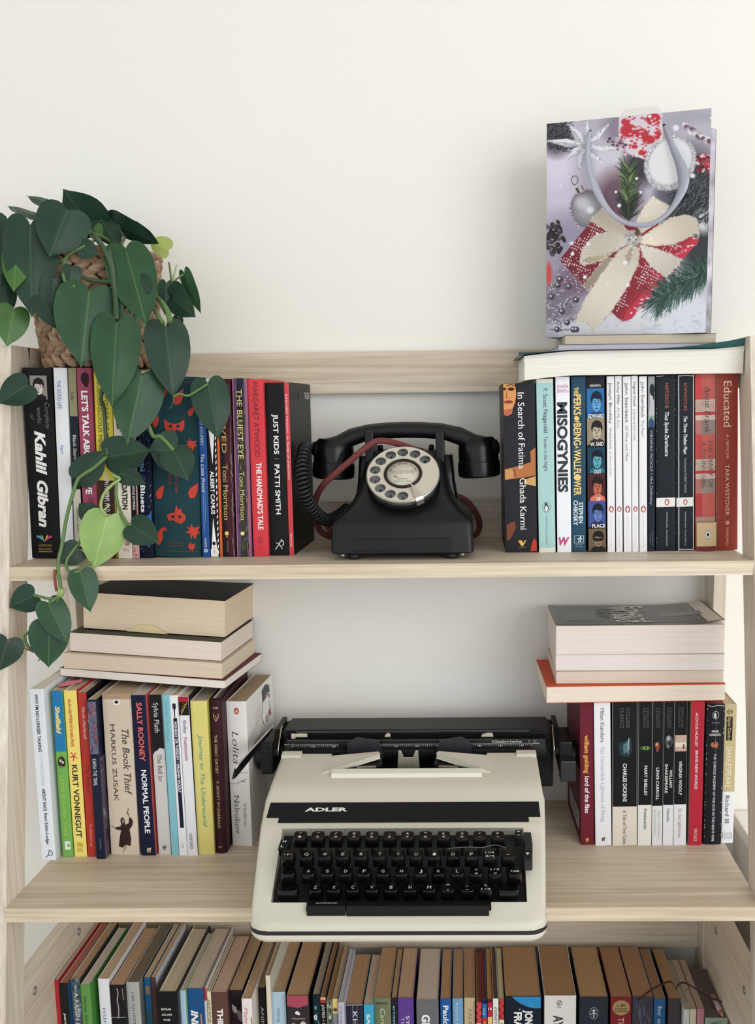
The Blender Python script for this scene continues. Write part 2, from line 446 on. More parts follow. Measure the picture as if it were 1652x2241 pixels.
def lean_frame(P, lean, yaw=0.0):
    z = Vector((lean, 0, 1)).normalized(); x = Vector((math.cos(yaw), math.sin(yaw), 0)); x = (x - z * x.dot(z)).normalized(); y = z.cross(x)
    return Matrix(((x.x, y.x, z.x, P.x), (x.y, y.y, z.y, P.y), (x.z, y.z, z.z, P.z), (0, 0, 0, 1)))
ROW = {}          # last book placed in each row, so that neighbours touch without passing through each other
TOPCAP = []       # underside of whatever lies on a row: function X -> z
def fit_row(key, X, w, h, lean, yaw=0.0, d=0.13):
    """push the left edge clear of the neighbour before it"""
    if key in ROW:
        pb, pt, ph = ROW[key]
        k = min(1.0, h / ph)
        need = max(pb - X, (pb + (pt - pb) * min(1.0, h / ph)) - (X + lean * min(h, ph))) + 0.0001
        if 0 < need < 0.006:
            need = min(need, w - 0.003); X += need; w -= need
    ROW[key] = (X + w, X + w + lean * h, h)
    return X, w
def clear_depth(X0, X1, Y, d, Z):
    """keep the fore-edge off the back board, and off a rear leg that the book stands before"""
    lim = -0.0152 if Z > -0.2 else -0.0010
    if X1 > XR - 0.0002 or X0 < XL + 0.0002: lim = -0.0435
    return min(d, lim - Y)
def stand(label, bl, brx, tl, d, cover, z0=0.0, yaw=0.0, dy=0.0, **kw):
    P = at(bl[0], bl[1], Z=z0)
    R = at(brx, bl[1], Y=P.y); T = at(tl[0], tl[1], Y=P.y)
    h = T.z - z0; lean = max(-0.03, min(0.03, (T.x - P.x) / h))
    X, w = P.x + 0.0002, R.x - P.x - 0.0004
    X, w = fit_row((z0, 'L' if bl[0] < 900 else 'R'), X, w, h, lean)
    d = clear_depth(X + min(0, lean * h), X + w + max(0, lean * h), P.y, d, z0)
    lift = w * max(0.0, lean)                     # a leaning book stands on its lower corner
    for cap in TOPCAP:
        if z0 > -0.2 and bl[0] > 1100: h = min(h, cap(X + lean * h) - z0 - lift, cap(X + w + lean * h) - z0 - lift)
    return Book(label, lean_frame(Vector((X, P.y, z0 + 0.0001 + lift)), lean, yaw), w, h, d, cover, **kw)
def stand3(label, tl, trx, h, d, cover, lean=0.0, yaw=0.0, **kw):
    T = at(tl[0], tl[1], Z=Z3 + h); R = at(trx, tl[1], Y=T.y)
    X, w = fit_row('bottom', T.x + 0.0002 - lean * h, R.x - T.x - 0.0004, h, lean)
    return Book(label, lean_frame(Vector((X, T.y, Z3 + 0.0002)), lean, yaw), w, h, min(d, -0.0155 - T.y), cover, **kw)
# the large book lying across the right row: flat, its left end drooping over the shorter books
BIGL, BIGR = at(1147, 822, Y=-0.150), at(1627, 817, Y=-0.150)
BIGZ = (BIGL.z + BIGR.z) / 2
def droop(t): return 0.0050 * max(0.0, (0.24 - t) / 0.24) ** 1.4
TOPCAP.append(lambda X: BIGZ - droop((X - BIGL.x) / (BIGR.x - BIGL.x)) - 0.0001)
# ================================================================== top shelf, left row
G1 = 'books standing on the top shelf'
WHT, BLK, CRM = (240, 238, 236), (22, 23, 28), (236, 226, 206)
b = stand('thick black paperback with white brush lettering and a small portrait on its spine', (70, 1223), 133, (48, 806), 0.135, (20, 20, 24), group=G1)
b.face(0.24, 0.82, 0.040, 0.163, (150, 140, 132), (226, 216, 206), (40, 32, 30), (36, 30, 30))
b.txt('Complete', 0.178, 0.312, 0.80, 0.16, (112, 104, 98), 'i').txt('works', 0.205, 0.288, 0.52, 0.15, (122, 114, 106), 'i').txt('of', 0.236, 0.27, 0.27, 0.15, (96, 90, 84), 'i')
b.txt('Kahlil', 0.325, 0.555, 0.50, 0.34, WHT, 'Bi').txt('Gibran', 0.585, 0.832, 0.50, 0.34, WHT, 'Bi')
for k, (c, du) in enumerate((((94, 160, 206), -0.26), ((110, 168, 84), -0.12), ((226, 180, 70), 0.12), ((206, 60, 110), 0.26))):
    b.poly([(0.48, 0.912), (0.48 + du * 0.45, 0.882), (0.48 + du, 0.868 + 0.03 * abs(du)), (0.48 + du * 1.05, 0.88 + 0.03 * abs(du)), (0.48 + du * 0.6, 0.893)], c)
b.htxt('LEXICON', 0.27, 0.73, 0.930, 0.085, (186, 150, 84), 's').htxt('BOOKS', 0.28, 0.72, 0.950, 0.075, (186, 150, 84), 's').band(0.962, 0.966, (170, 156, 72), 0.26, 0.74).done()

b = stand('glossy white paperback with small blue lettering beside the thick black one', (134, 1223), 163, (118.5, 805.5), 0.135, (232, 233, 236), group=G1, coat=0.4, bulge=0.0012)
b.txt('THE GOOD LIFE', 0.065, 0.21, 0.40, 0.30, (96, 108, 170)).txt('Gugnon', 0.398, 0.445, 0.47, 0.24, (110, 120, 190), 'i').txt('ecco', 0.825, 0.872, 0.42, 0.20, (226, 196, 140)).done()

b = stand('narrow book banded olive, navy and cream under the woven basket', (165, 1223), 182.5, (148.5, 805.5), 0.130, (28, 34, 44), group=G1)
b.band(0.0, 0.248, (150, 142, 106)).band(0.63, 0.935, (206, 200, 180)).txt('Lap', 0.125, 0.168, 0.5, 0.42, (60, 56, 44), 's').txt('Black Stars', 0.345, 0.472, 0.5, 0.42, (214, 214, 206), 's').txt('ollowed nature', 0.73, 0.86, 0.5, 0.32, (90, 88, 80), 's').done()

b = stand('rose pink paperback with bold white capitals and a dark head silhouette', (186.5, 1223), 218.5, (166.5, 805.5), 0.130, (168, 70, 96), group=G1)
for k in range(26):
    u, v = random.random() * 0.8 + 0.08, random.random() * 0.96; s = 0.012 * random.random() + 0.006
    b.line([(u, v), (min(0.97, u + 0.12), v + s)], 0.02, (196, 118, 138))
b.ell(0.56, 0.055, 0.27, 0.032, (46, 24, 30)).ell(0.62, 0.075, 0.16, 0.024, (46, 24, 30))
b.txt("LET'S TALK ABOUT LOVE", 0.118, 0.655, 0.50, 0.40, (246, 240, 240), 'B').txt('CARL WILSON', 0.672, 0.86, 0.62, 0.34, (66, 22, 40)).done()

b = stand('yellow and brown paperback with two lines of black serif capitals', (219, 1223), 256.5, (204, 804.5), 0.130, (232, 212, 60), group=G1)
b.band(0.585, 1.0, (66, 42, 34)).txt('SUBCONSCIOUS MIND', 0.072, 0.435, 0.27, 0.22, (104, 88, 30), 's').txt('THE POWER OF YOUR', 0.072, 0.435, 0.66, 0.24, (40, 34, 20), 's').txt('JOSEPH MURPHY, PH.D, D.D.', 0.54, 0.80, 0.54, 0.26, (240, 234, 226), 'b').done()

b = stand('cream paperback with tilted black block lettering and red checks', (259, 1223), 290, (244, 810), 0.130, (238, 228, 208), group=G1)
b.poly([(0.05, 0.20), (0.45, 0.17), (0.5, 0.22), (0.12, 0.25)][::-1], (150, 24, 52)).poly([(0.5, 0.12), (0.95, 0.10), (0.95, 0.16), (0.55, 0.18)][::-1], (150, 24, 52)).poly([(0.12, 0.245), (0.42, 0.235), (0.52, 0.30), (0.25, 0.31)][::-1], (110, 14, 40))
b.band(0.50, 0.55, (228, 196, 58), 0.02, 0.35).txt('FOUNDATION', 0.50, 0.735, 0.62, 0.36, (28, 26, 26), 'B').txt('IS', 0.905, 0.93, 0.7, 0.30, (190, 52, 70), 'b').htxt('ISG', 0.35, 0.8, 0.952, 0.2, (206, 120, 130)).done()

b = stand('black and pink marbled thin book with white condensed capitals', (291, 1222.5), 306.5, (277, 815), 0.125, (24, 24, 28), group=G1)
b.band(0.0, 0.93, (196, 150, 146), 0.76, 0.985).band(0.925, 0.998, (224, 170, 168)).txt('WOLE SOYINKA', 0.60, 0.735, 0.42, 0.34, (226, 224, 220), 'b')
for k in range(10): b.ell(0.15 + 0.7 * random.random(), 0.935 + 0.055 * random.random(), 0.1, 0.006, (206, 120, 124))
b.done()

b = stand('navy book dashed with light blue strokes behind the trailing leaves', (308.5, 1221.5), 337, (297, 822), 0.120, (16, 24, 48), group=G1)
for k in range(75):
    u, v = 0.08 + 0.86 * random.random(), 0.02 + 0.95 * random.random()
    if u < 0.55 and 0.6 < v < 0.78: continue
    b.line([(u, v), (u - 0.02, v + 0.011)], 0.055, random.choice(((58, 96, 168), (120, 150, 196), (86, 120, 170))))
b.poly([(0.5, 0.78), (0.95, 0.74), (0.97, 0.82), (0.6, 0.84)][::-1], (40, 112, 196))
b.txt('Bluets', 0.595, 0.745, 0.33, 0.34, WHT, 'bs').txt('GGEN', 0.10, 0.265, 0.30, 0.34, (150, 176, 214), 's').txt('ELSON', 0.40, 0.52, 0.30, 0.3, (120, 150, 190), 's').done()

b = stand('wide teal clothbound hardback stamped with red animal masks', (340, 1220), 441, (329.5, 826), 0.130, (30, 66, 72), group=G1, tc=0.0022, bulge=0.004, rough=0.8, coat=0.0, bump=0.35, top=0.003)
RD = (206, 62, 44)
def mask(u, v, sc, kind):
    a = 0.262 * sc
    if kind == 0:
        pts = [(-1, -.7), (-.45, -.35), (0, -.28), (.45, -.35), (1, -.75), (.95, .1), (.7, .42), (.2, .2), (0, .45), (-.2, .2), (-.7, .45), (-.95, .1)]
    elif kind == 1:
        pts = [(-1, .1), (-.7, -.1), (-.15, -.2), (0, -.95), (.25, -.5), (.5, -.6), (.6, -.2), (.9, 0), (.95, .5), (.5, .9), (.0, .75), (-.3, .55), (-.8, .65)]
    elif kind == 2:
        pts = [(-.2, -1), (.1, -.5), (.9, -.6), (.6, -.1), (.9, .2), (.5, .3), (.3, 1), (0, .5), (-.3, 1), (-.3, .3), (-.9, .1), (-.4, -.2), (-.8, -.6), (-.3, -.5)]
    elif kind == 3:
        pts = [(-.2, 1), (-.6, .6), (-.5, 0), (-.2, -.4), (.1, -.8), (.6, -1), (.9, -.6), (.5, -.65), (.3, -.3), (.35, .2), (.1, .7)]
    else:
        pts = [(-.4, -.4), (.5, -1), (.4, 0), (.1, .7), (-.5, .8), (-.7, .2)]
    b.poly([(u + px * 0.22 * sc, v + py * 0.06 * sc) for px, py in pts][::-1], RD)
    for ex in (-1, 1):
        if kind in (0, 1): b.ell(u + ex * 0.08 * sc, v + (0.012 if kind else -0.004), 0.038 * sc, 0.009 * sc, (24, 50, 56), 10)
mask(0.30, 0.075, 0.85, 4); mask(0.62, 0.115, 0.8, 4); mask(0.86, 0.19, 0.5, 4); mask(0.50, 0.275, 1.0, 0); mask(0.84, 0.37, 0.6, 2); mask(0.10, 0.25, 0.6, 4)
mask(0.16, 0.64, 0.75, 4); mask(0.88, 0.63, 0.8, 4); mask(0.50, 0.76, 0.95, 1); mask(0.12, 0.885, 0.9, 3); mask(0.84, 0.855, 0.75, 2); mask(0.80, 0.94, 0.45, 2); mask(0.15, 0.45, 0.6, 4)
b.band(0.028, 0.030, (140, 52, 44), 0.1, 0.95).band(0.966, 0.968, (150, 52, 44), 0.08, 0.95)
b.txt('Master Crow', 0.49, 0.64, 0.53, 0.085, (150, 58, 50), 's').txt('Time', 0.53, 0.59, 0.39, 0.08, (140, 54, 48), 's').htxt('PENGUIN', 0.32, 0.64, 0.918, 0.035, (130, 54, 48)).htxt('CLASSICS', 0.3, 0.66, 0.935, 0.035, (130, 54, 48)).done()

b = stand('slim royal blue paperback with silvery title beside the teal hardback', (443, 1220), 459.5, (431, 829), 0.125, (28, 78, 148), group=G1, coat=0.4)
b.txt('DE SAINT-EXUPERY', 0.15, 0.372, 0.40, 0.40, (196, 206, 226), 's').txt('The Little Prince', 0.415, 0.63, 0.42, 0.46, (226, 230, 240), 'i').band(0.64, 0.86, (90, 130, 190), 0.3, 0.42).band(0.60, 0.80, (110, 146, 200), 0.55, 0.62).txt('HARPER', 0.89, 0.945, 0.5, 0.3, (206, 214, 230)).ell(0.5, 0.962, 0.26, 0.010, (214, 222, 236)).ell(0.5, 0.962, 0.12, 0.005, (28, 78, 148)).done()

b = stand('thin black paperback with white wedges and white sans capitals', (461, 1219.5), 480.5, (449.5, 828.5), 0.128, (24, 24, 28), group=G1)
b.band(0.0, 0.27, WHT, 0.015, 0.88).poly([(0.15, 0.27), (0.85, 0.27), (0.52, 0.475)][::-1], WHT).poly([(0.4, 0.775), (0.86, 0.995), (0.06, 0.995)][::-1], WHT).band(0.955, 0.998, WHT, 0.04, 0.9)
b.txt('ranger', 0.09, 0.285, 0.40, 0.5, (40, 40, 46), 's').txt('ALBERT CAMUS', 0.512, 0.755, 0.44, 0.44, WHT, 'b').ell(0.42, 0.922, 0.20, 0.011, (24, 24, 28)).txt('vintage', 0.935, 0.98, 0.5, 0.2, (150, 150, 156))
for k in range(21): b.poly([(0.86, 0.29 + k * 0.034), (0.99, 0.28 + k * 0.034), (0.99, 0.297 + k * 0.034), (0.86, 0.307 + k * 0.034)][::-1], WHT)
b.done()

b = stand('very thin orange spine between two dark paperbacks', (481, 1219), 487.6, (469.8, 829.5), 0.125, (222, 98, 42), group=G1).done()

b = stand('black and maroon paperback with gold serif lettering and yellow dot', (488, 1219), 516.5, (476, 829.5), 0.128, (26, 22, 26), group=G1)
b.band(0.0, 1.0, (74, 28, 36), 0.36, 0.985)
for k in range(30): b.line([(0.80 + 0.12 * random.random(), 0.03 + 0.032 * k), (0.82 + 0.12 * random.random(), 0.065 + 0.032 * k)], 0.07, random.choice(((150, 134, 128), (110, 84, 84), (92, 62, 120))))
b.txt('BELOVED', 0.07, 0.41, 0.36, 0.36, (198, 166, 96), 's').txt('Toni Morrison', 0.475, 0.79, 0.38, 0.38, (206, 178, 108), 's').ell(0.36, 0.865, 0.16, 0.012, (236, 196, 96)).ell(0.36, 0.885, 0.05, 0.004, (236, 196, 96)).txt('VINTAGE', 0.91, 0.97, 0.4, 0.16, (140, 110, 90)).done()

b = stand('purple edged olive paperback with gold serif lettering', (518.5, 1219), 552, (507, 828.5), 0.128, (96, 70, 116), group=G1)
b.band(0.0, 1.0, (60, 58, 42), 0.30, 0.72).band(0.0, 1.0, (158, 100, 116), 0.80, 0.985).band(0.0, 0.18, (36, 36, 44), 0.28, 0.72).band(0.0, 1.0, (176, 106, 124), 0.015, 0.09)
for k in range(46):
    v = random.random() * 0.96; u = random.choice((0.2, 0.26, 0.70, 0.75)) + 0.05 * random.random()
    b.line([(u, v), (u + 0.04 * (random.random() - 0.5), v + 0.035)], 0.05, random.choice(((46, 44, 34), (112, 90, 140), (130, 124, 84), (70, 54, 110))))
for k in range(26):
    v = 0.16 + random.random() * 0.8; b.line([(0.36 + 0.3 * random.random(), v), (0.36 + 0.3 * random.random(), v + 0.03)], 0.06, random.choice(((112, 108, 70), (84, 82, 54), (96, 92, 62))))
b.txt('THE BLUEST EYE', 0.06, 0.445, 0.48, 0.36, (226, 206, 140), 's').txt('Toni Morrison', 0.515, 0.79, 0.50, 0.32, (214, 196, 130), 's').ell(0.44, 0.865, 0.13, 0.011, (240, 226, 150)).done()

b = stand('red paperback with thin black and bold white capitals', (553, 1218.3), 588.5, (539.3, 829.8), 0.129, (222, 58, 66), group=G1)
b.txt('MARGARET ATWOOD', 0.018, 0.432, 0.48, 0.34, (96, 18, 28)).txt("THE HANDMAID'S TALE", 0.465, 0.845, 0.54, 0.34, (250, 240, 240), 'b')
b.ell(0.46, 0.905, 0.17, 0.018, (150, 22, 32)).ell(0.46, 0.905, 0.14, 0.0145, (222, 58, 66)).line([(0.46, 0.895), (0.46, 0.917)], 0.05, (150, 22, 32)).htxt('VINTAGE', 0.28, 0.64, 0.942, 0.06, (170, 30, 40)).htxt('BOOKS', 0.3, 0.62, 0.957, 0.06, (170, 30, 40)).done()

b = stand('black paperback with letterspaced white serif capitals and leaping archer mark', (589.5, 1216), 632.5, (577, 838), 0.129, (22, 22, 25), group=G1)
b.txt('JUST KIDS', 0.178, 0.408, 0.52, 0.25, (236, 234, 232), 'bs').txt('|', 0.43, 0.437, 0.52, 0.03, (120, 120, 124)).txt('PATTI SMITH', 0.467, 0.757, 0.52, 0.25, (236, 234, 232), 'bs').band(0.4335, 0.4355, (110, 110, 112), 0.40, 0.68)
ARCH = [[(0.30, 0.965), (0.42, 0.945), (0.50, 0.935), (0.62, 0.95), (0.66, 0.962)], [(0.50, 0.937), (0.56, 0.918), (0.66, 0.914)], [(0.50, 0.93), (0.34, 0.925)], [(0.60, 0.905), (0.72, 0.915), (0.74, 0.930), (0.68, 0.942)]]
for L in ARCH: b.line(L, 0.05, (210, 208, 206))
b.done()

b = stand('narrow red spined paperback with glossy black front cover facing the telephone', (633, 1216), 643.8, (620.5, 836.5), 0.131, (212, 66, 74), right=(20, 20, 23), left=(20, 20, 23), group=G1, yaw=-0.02, coat=0.3)
b.txt('JUNICHIRO TANIZAKI  IN PRAISE OF SHADOWS', 0.065, 0.555, 0.45, 0.38, (250, 226, 222)).txt('VINTAGE', 0.865, 0.948, 0.5, 0.4, (250, 220, 216))
b.sidetxt('R', 'VINTAGE', 0.42, 0.66, 0.072, 0.06, (66, 66, 70), 'b').sidetxt('R', 'TANIZAKI', 0.68, 0.94, 0.072, 0.06, (190, 190, 192), 'b').done()

# ================================================================== top shelf, right row
b = stand('wide dark paperback printed with a half face and folded arms beside the telephone', (1106, 1209.5), 1176, (1099, 830), 0.131, (36, 37, 44), left=(44, 42, 38), group=G1, coat=0.25)
SK, SK2 = (222, 150, 84), (190, 112, 62)
b.poly([(0.02, 0.002), (0.40, 0.002), (0.42, 0.06), (0.38, 0.11), (0.30, 0.145), (0.12, 0.155), (0.02, 0.15)][::-1], SK)
b.poly([(0.02, 0.15), (0.30, 0.145), (0.28, 0.175), (0.12, 0.19), (0.02, 0.18)][::-1], (196, 100, 76))
b.poly([(0.38, 0.002), (0.46, 0.002), (0.50, 0.08), (0.46, 0.14), (0.38, 0.12), (0.42, 0.06)][::-1], (40, 22, 20))
b.ell(0.26, 0.032, 0.10, 0.010, (60, 34, 26)).line([(0.12, 0.014), (0.26, 0.006), (0.38, 0.014)], 0.03, (52, 28, 22)).ell(0.06, 0.03, 0.05, 0.008, (60, 34, 26))
b.line([(0.14, 0.04), (0.10, 0.082), (0.20, 0.084)], 0.02, (150, 88, 50)).ell(0.17, 0.107, 0.14, 0.010, (168, 72, 54)).ell(0.17, 0.105, 0.13, 0.003, (110, 44, 36))
b.poly([(0.02, 0.50), (0.30, 0.49), (0.62, 0.475), (0.985, 0.45), (0.985, 0.54), (0.7, 0.55), (0.4, 0.555), (0.02, 0.565)][::-1], SK2)
b.poly([(0.02, 0.505), (0.24, 0.498), (0.30, 0.52), (0.28, 0.55), (0.02, 0.562)][::-1], (206, 148, 92)).poly([(0.82, 0.40), (0.985, 0.375), (0.985, 0.47), (0.84, 0.462)][::-1], SK2)
b.line([(0.31, 0.50), (0.35, 0.545)], 0.04, (130, 70, 44)).poly([(0.62, 0.565), (0.985, 0.545), (0.985, 0.605), (0.62, 0.59)][::-1], (214, 160, 96))
b.poly([(0.05, 0.83), (0.30, 0.81), (0.34, 0.85), (0.22, 0.90), (0.10, 0.93), (0.04, 0.92)][::-1], (128, 66, 46)).poly([(0.78, 0.995), (0.985, 0.995), (0.985, 0.935), (0.90, 0.915), (0.83, 0.95)], (210, 60, 44))
b.txt('In Search of Fatima', 0.05, 0.50, 0.56, 0.20, (244, 242, 240), 's').txt('Ghada Karmi', 0.555, 0.865, 0.58, 0.20, (244, 242, 240), 's')
b.poly([(0.40, 0.928), (0.52, 0.928), (0.55, 0.945), (0.62, 0.928), (0.66, 0.928), (0.55, 0.962), (0.50, 0.962)][::-1], (240, 190, 80)).htxt('VERSO', 0.40, 0.66, 0.970, 0.035, (150, 140, 130))
b.side('L', [(0.12, 0.80), (0.45, 0.82), (0.45, 0.92), (0.12, 0.93)], (110, 108, 104)).done()

b = stand('mint green paperback with cream bands at both ends', (1179.5, 1209.5), 1216, (1173, 829), 0.129, (168, 208, 204), group=G1)
b.band(0.0, 0.022, (226, 224, 212)).band(0.972, 1.0, (226, 224, 212)).txt('F. Scott Fitzgerald', 0.055, 0.305, 0.52, 0.24, (50, 56, 56)).txt('Tender is the Night', 0.325, 0.525, 0.50, 0.22, (84, 92, 92))
b.ell(0.48, 0.735, 0.24, 0.030, (70, 80, 80)).ell(0.48, 0.735, 0.22, 0.0275, (168, 208, 204)).ell(0.48, 0.738, 0.13, 0.021, (40, 44, 46)).ell(0.48, 0.742, 0.085, 0.016, (236, 238, 236)).ell(0.45, 0.717, 0.07, 0.008, (40, 44, 46))
b.txt('MODERN CLASSICS', 0.785, 0.955, 0.48, 0.08, (110, 130, 130)).done()

b = stand('bright white paperback with large bold black capitals', (1219.5, 1209), 1250.5, (1214.8, 825), 0.129, (236, 238, 244), left=(92, 26, 50), group=G1)
b.htxt('JOAN', 0.10, 0.88, 0.053, 0.23, (206, 92, 148)).htxt('SMITH', 0.10, 0.90, 0.080, 0.23, (206, 92, 148)).txt('MISOGYNIES', 0.142, 0.652, 0.46, 0.66, (26, 27, 33), 'B')
b.ell(0.45, 0.330, 0.17, 0.0135, (240, 240, 244)).poly([(0.45, 0.322), (0.62, 0.316), (0.62, 0.346), (0.45, 0.338)], (240, 240, 244)).txt('W', 0.912, 0.958, 0.5, 0.01, (200, 50, 120)).htxt('W', 0.10, 0.88, 0.935, 0.56, (200, 50, 120), 'Bi').done()

b = stand('dark teal paperback with yellow geometric title', (1251, 1208.5), 1282, (1249.7, 824.5), 0.129, (36, 74, 98), group=G1)
YL = (244, 206, 120)
for t, v0, v1, cp, uc in (('THE', 0.058, 0.098, 0.30, 0.34), ('PERKS', 0.10, 0.215, 0.50, 0.42), ('OF', 0.222, 0.260, 0.34, 0.38), ('BEING', 0.262, 0.385, 0.50, 0.42), ('A', 0.388, 0.406, 0.26, 0.38), ('WALLFLOWER', 0.408, 0.672, 0.50, 0.42)):
    b.txt(t, v0, v1, uc, cp, YL, 'b')
b.ell(0.34, 0.232, 0.15, 0.0125, YL).ell(0.42, 0.568, 0.24, 0.018, YL)
b.txt('STEPHEN', 0.712, 0.832, 0.66, 0.30, (226, 232, 238), 'b').txt('CHBOSKY', 0.700, 0.845, 0.28, 0.30, (226, 232, 238), 'b')
b.line([(0.18, 0.905), (0.84, 0.905), (0.84, 0.948), (0.18, 0.948), (0.18, 0.905)], 0.03, (200, 212, 222))
for L in ([(0.45, 0.945), (0.58, 0.925), (0.66, 0.945)], [(0.58, 0.926), (0.62, 0.914)], [(0.40, 0.925), (0.60, 0.918), (0.74, 0.926)]): b.line(L, 0.07, (210, 220, 230))
b.ell(0.63, 0.910, 0.06, 0.005, (210, 220, 230)).htxt('SIMON &', 0.26, 0.76, 0.957, 0.07, (170, 186, 198)).htxt('SCHUSTER', 0.22, 0.80, 0.968, 0.07, (170, 186, 198)).done()

b = stand('book with six small tinted portraits stacked down its dark spine', (1286.5, 1208), 1327, (1281.4, 824), 0.129, (30, 32, 42), group=G1)
b.htxt('GRANTA', 0.2, 0.8, 0.052, 0.12, (226, 220, 214), 'bs')
for v0, v1, bgc, sk, hr, cl in ((0.068, 0.232, (38, 110, 176), (92, 160, 214), (20, 36, 62), (30, 76, 130)), (0.232, 0.385, (150, 136, 112), (186, 172, 150), (34, 28, 28), (50, 44, 44)), (0.400, 0.545, (22, 62, 88), (84, 168, 184), (14, 26, 40), (40, 110, 130)),
                             (0.550, 0.705, (74, 32, 36), (196, 98, 74), (34, 18, 22), (222, 110, 88)), (0.705, 0.855, (62, 82, 152), (98, 126, 196), (16, 20, 44), (34, 44, 92)), (0.865, 0.996, (112, 92, 68), (146, 122, 92), (26, 22, 22), (36, 32, 32))):
    b.face(0.03, 0.97, v0, v1, bgc, sk, hr, cl, side=0.06)
b.ell(0.44, 0.928, 0.13, 0.010, (20, 18, 18)).ell(0.68, 0.928, 0.13, 0.010, (20, 18, 18))
for t, u0, u1, v in (('EDWARD', 0.10, 0.94, 0.222), ('W. SAID', 0.18, 0.90, 0.380), ('OUT', 0.36, 0.76, 0.537), ('OF', 0.45, 0.72, 0.693), ('PLACE', 0.22, 0.94, 0.848)):
    b.htxt(t, u0, u1, v, 0.20, (236, 234, 230), 'b')
b.done()

PMC = (236, 233, 236)
for lab, bl, br, tl, a, t, av, tv, ex in (
    ('whitish slim classic, first of five, longest title lettering', (1329.3, 1208.3), 1346.3, (1327, 824), 'Joseph Brodsky', 'Watermark', (0.035, 0.265), (0.285, 0.41), 'An Essay on Venice'),
    ('whitish slim classic, second of five, short grey title', (1348, 1208.2), 1363, (1345.4, 823.5), 'Arthur Miller', 'All My Sons', (0.03, 0.16), (0.175, 0.29), None),
    ('whitish slim classic, thickest in the middle of five', (1364.8, 1208.2), 1382.6, (1362.2, 824.2), 'John Steinbeck', 'Of Mice and Men', (0.035, 0.26), (0.275, 0.475), None),
    ('whitish slim classic, fourth of five, with the smallest lettering', (1383.3, 1208), 1397.8, (1381, 823), 'Virginia Woolf', "A Room of One's Own", (0.03, 0.17), (0.185, 0.36), None),
    ('whitish slim classic, last of five, next to the dark picture spine', (1399, 1208), 1416.4, (1397.8, 824), 'John Steinbeck', 'The Pearl', (0.03, 0.23), (0.245, 0.335), None)):
    b = stand(lab, bl, br, tl, 0.129, PMC, left=(40, 40, 48), group=G1)
    b.txt(a, av[0], av[1], 0.48, 0.40, (58, 54, 60)).txt(t, tv[0], tv[1], 0.46, 0.36, (84, 80, 86), 't')
    if ex: b.txt(ex, 0.42, 0.56, 0.46, 0.28, (110, 106, 112), 't')
    b.oval_mark(0.52, 0.752, 0.32, (186, 58, 48), (240, 238, 238)).txt('MODERN CLASSICS', 0.79, 0.975, 0.5, 0.16, (214, 212, 216)).done()

b = stand('dark navy slim book with a woman picture on the upper spine', (1417, 1207), 1433, (1417, 824), 0.128, (26, 36, 50), group=G1)
b.band(0.0, 0.285, (150, 156, 160), 0.04, 0.96).band(0.20, 0.285, (140, 164, 140), 0.04, 0.96).poly([(0.1, 0.285), (0.1, 0.25), (0.5, 0.23), (0.92, 0.255), (0.92, 0.285)][::-1], (52, 74, 124))
b.ell(0.60, 0.105, 0.32, 0.040, (200, 196, 190)).ell(0.60, 0.075, 0.36, 0.034, (36, 36, 42)).poly([(0.35, 0.14), (0.85, 0.14), (0.95, 0.22), (0.15, 0.22)][::-1], (190, 184, 190)).ell(0.8, 0.11, 0.12, 0.022, (36, 36, 42))
b.txt('VIRGINIA WOOLF \u2022 Mrs Dalloway', 0.30, 0.73, 0.5, 0.34, (178, 186, 196), 's').txt('WORDSWORTH', 0.88, 0.965, 0.68, 0.15, (120, 130, 140)).txt('CLASSICS', 0.90, 0.95, 0.35, 0.15, (120, 130, 140)).done()

def classic(lab, bl, br, tl, au, av, ti, tv, worn, extra=None, uc=0.56):
    b = stand(lab, bl, br, tl, 0.129, (24, 31, 40), group=G1, left=(24, 31, 40))
    b.band(0.692, 0.744, (232, 230, 226)).txt(au, av[0], av[1], uc, 0.17, (186, 88, 66)).txt(ti, tv[0], tv[1], uc, 0.19, (214, 218, 220), 'bi')
    if extra: b.txt(extra, 0.465, 0.665, uc, 0.12, (170, 176, 180))
    b.oval_mark(uc, 0.718, 0.12, (186, 66, 44), (240, 236, 232)).txt('PENGUIN CLASSICS', 0.775, 0.97, uc, 0.07, (186, 190, 194))
    if worn:
        for uu in (0.14, 0.965):
            b.line([(uu + 0.015 * random.random(), k / 24) for k in range(25)], 0.045, (220, 218, 212))
        b.line([(0.14, 0.006), (0.5, 0.004), (0.97, 0.008)], 0.04, (220, 216, 208)).line([(0.15, 0.992), (0.97, 0.994)], 0.04, (206, 202, 196))
    else:
        for k in range(26):
            b.ell(0.03 + 0.94 * random.randint(0, 1), random.random(), 0.012, 0.003, (190, 190, 188), 6)
        b.line([(0.04, 0.006), (0.4, 0.004)], 0.03, (190, 188, 182)).line([(0.4, 0.14), (0.6, 0.17)], 0.02, (48, 60, 72))
    b.done()
classic('dark navy classic with smooth edges, white band and red oval mark', (1435.3, 1206.3), 1478.5, (1434, 821.8), 'NIETZSCHE', (0.045, 0.185), 'Thus Spoke Zarathustra', (0.205, 0.455), False)
classic('dark navy classic with worn white edges, band and red oval mark', (1479.3, 1205.8), 1518.5, (1478.8, 821), 'SOPHOCLES', (0.045, 0.20), 'The Three Theban Plays', (0.23, 0.445), True, 'Translated by ROBERT FAGLES', 0.52)

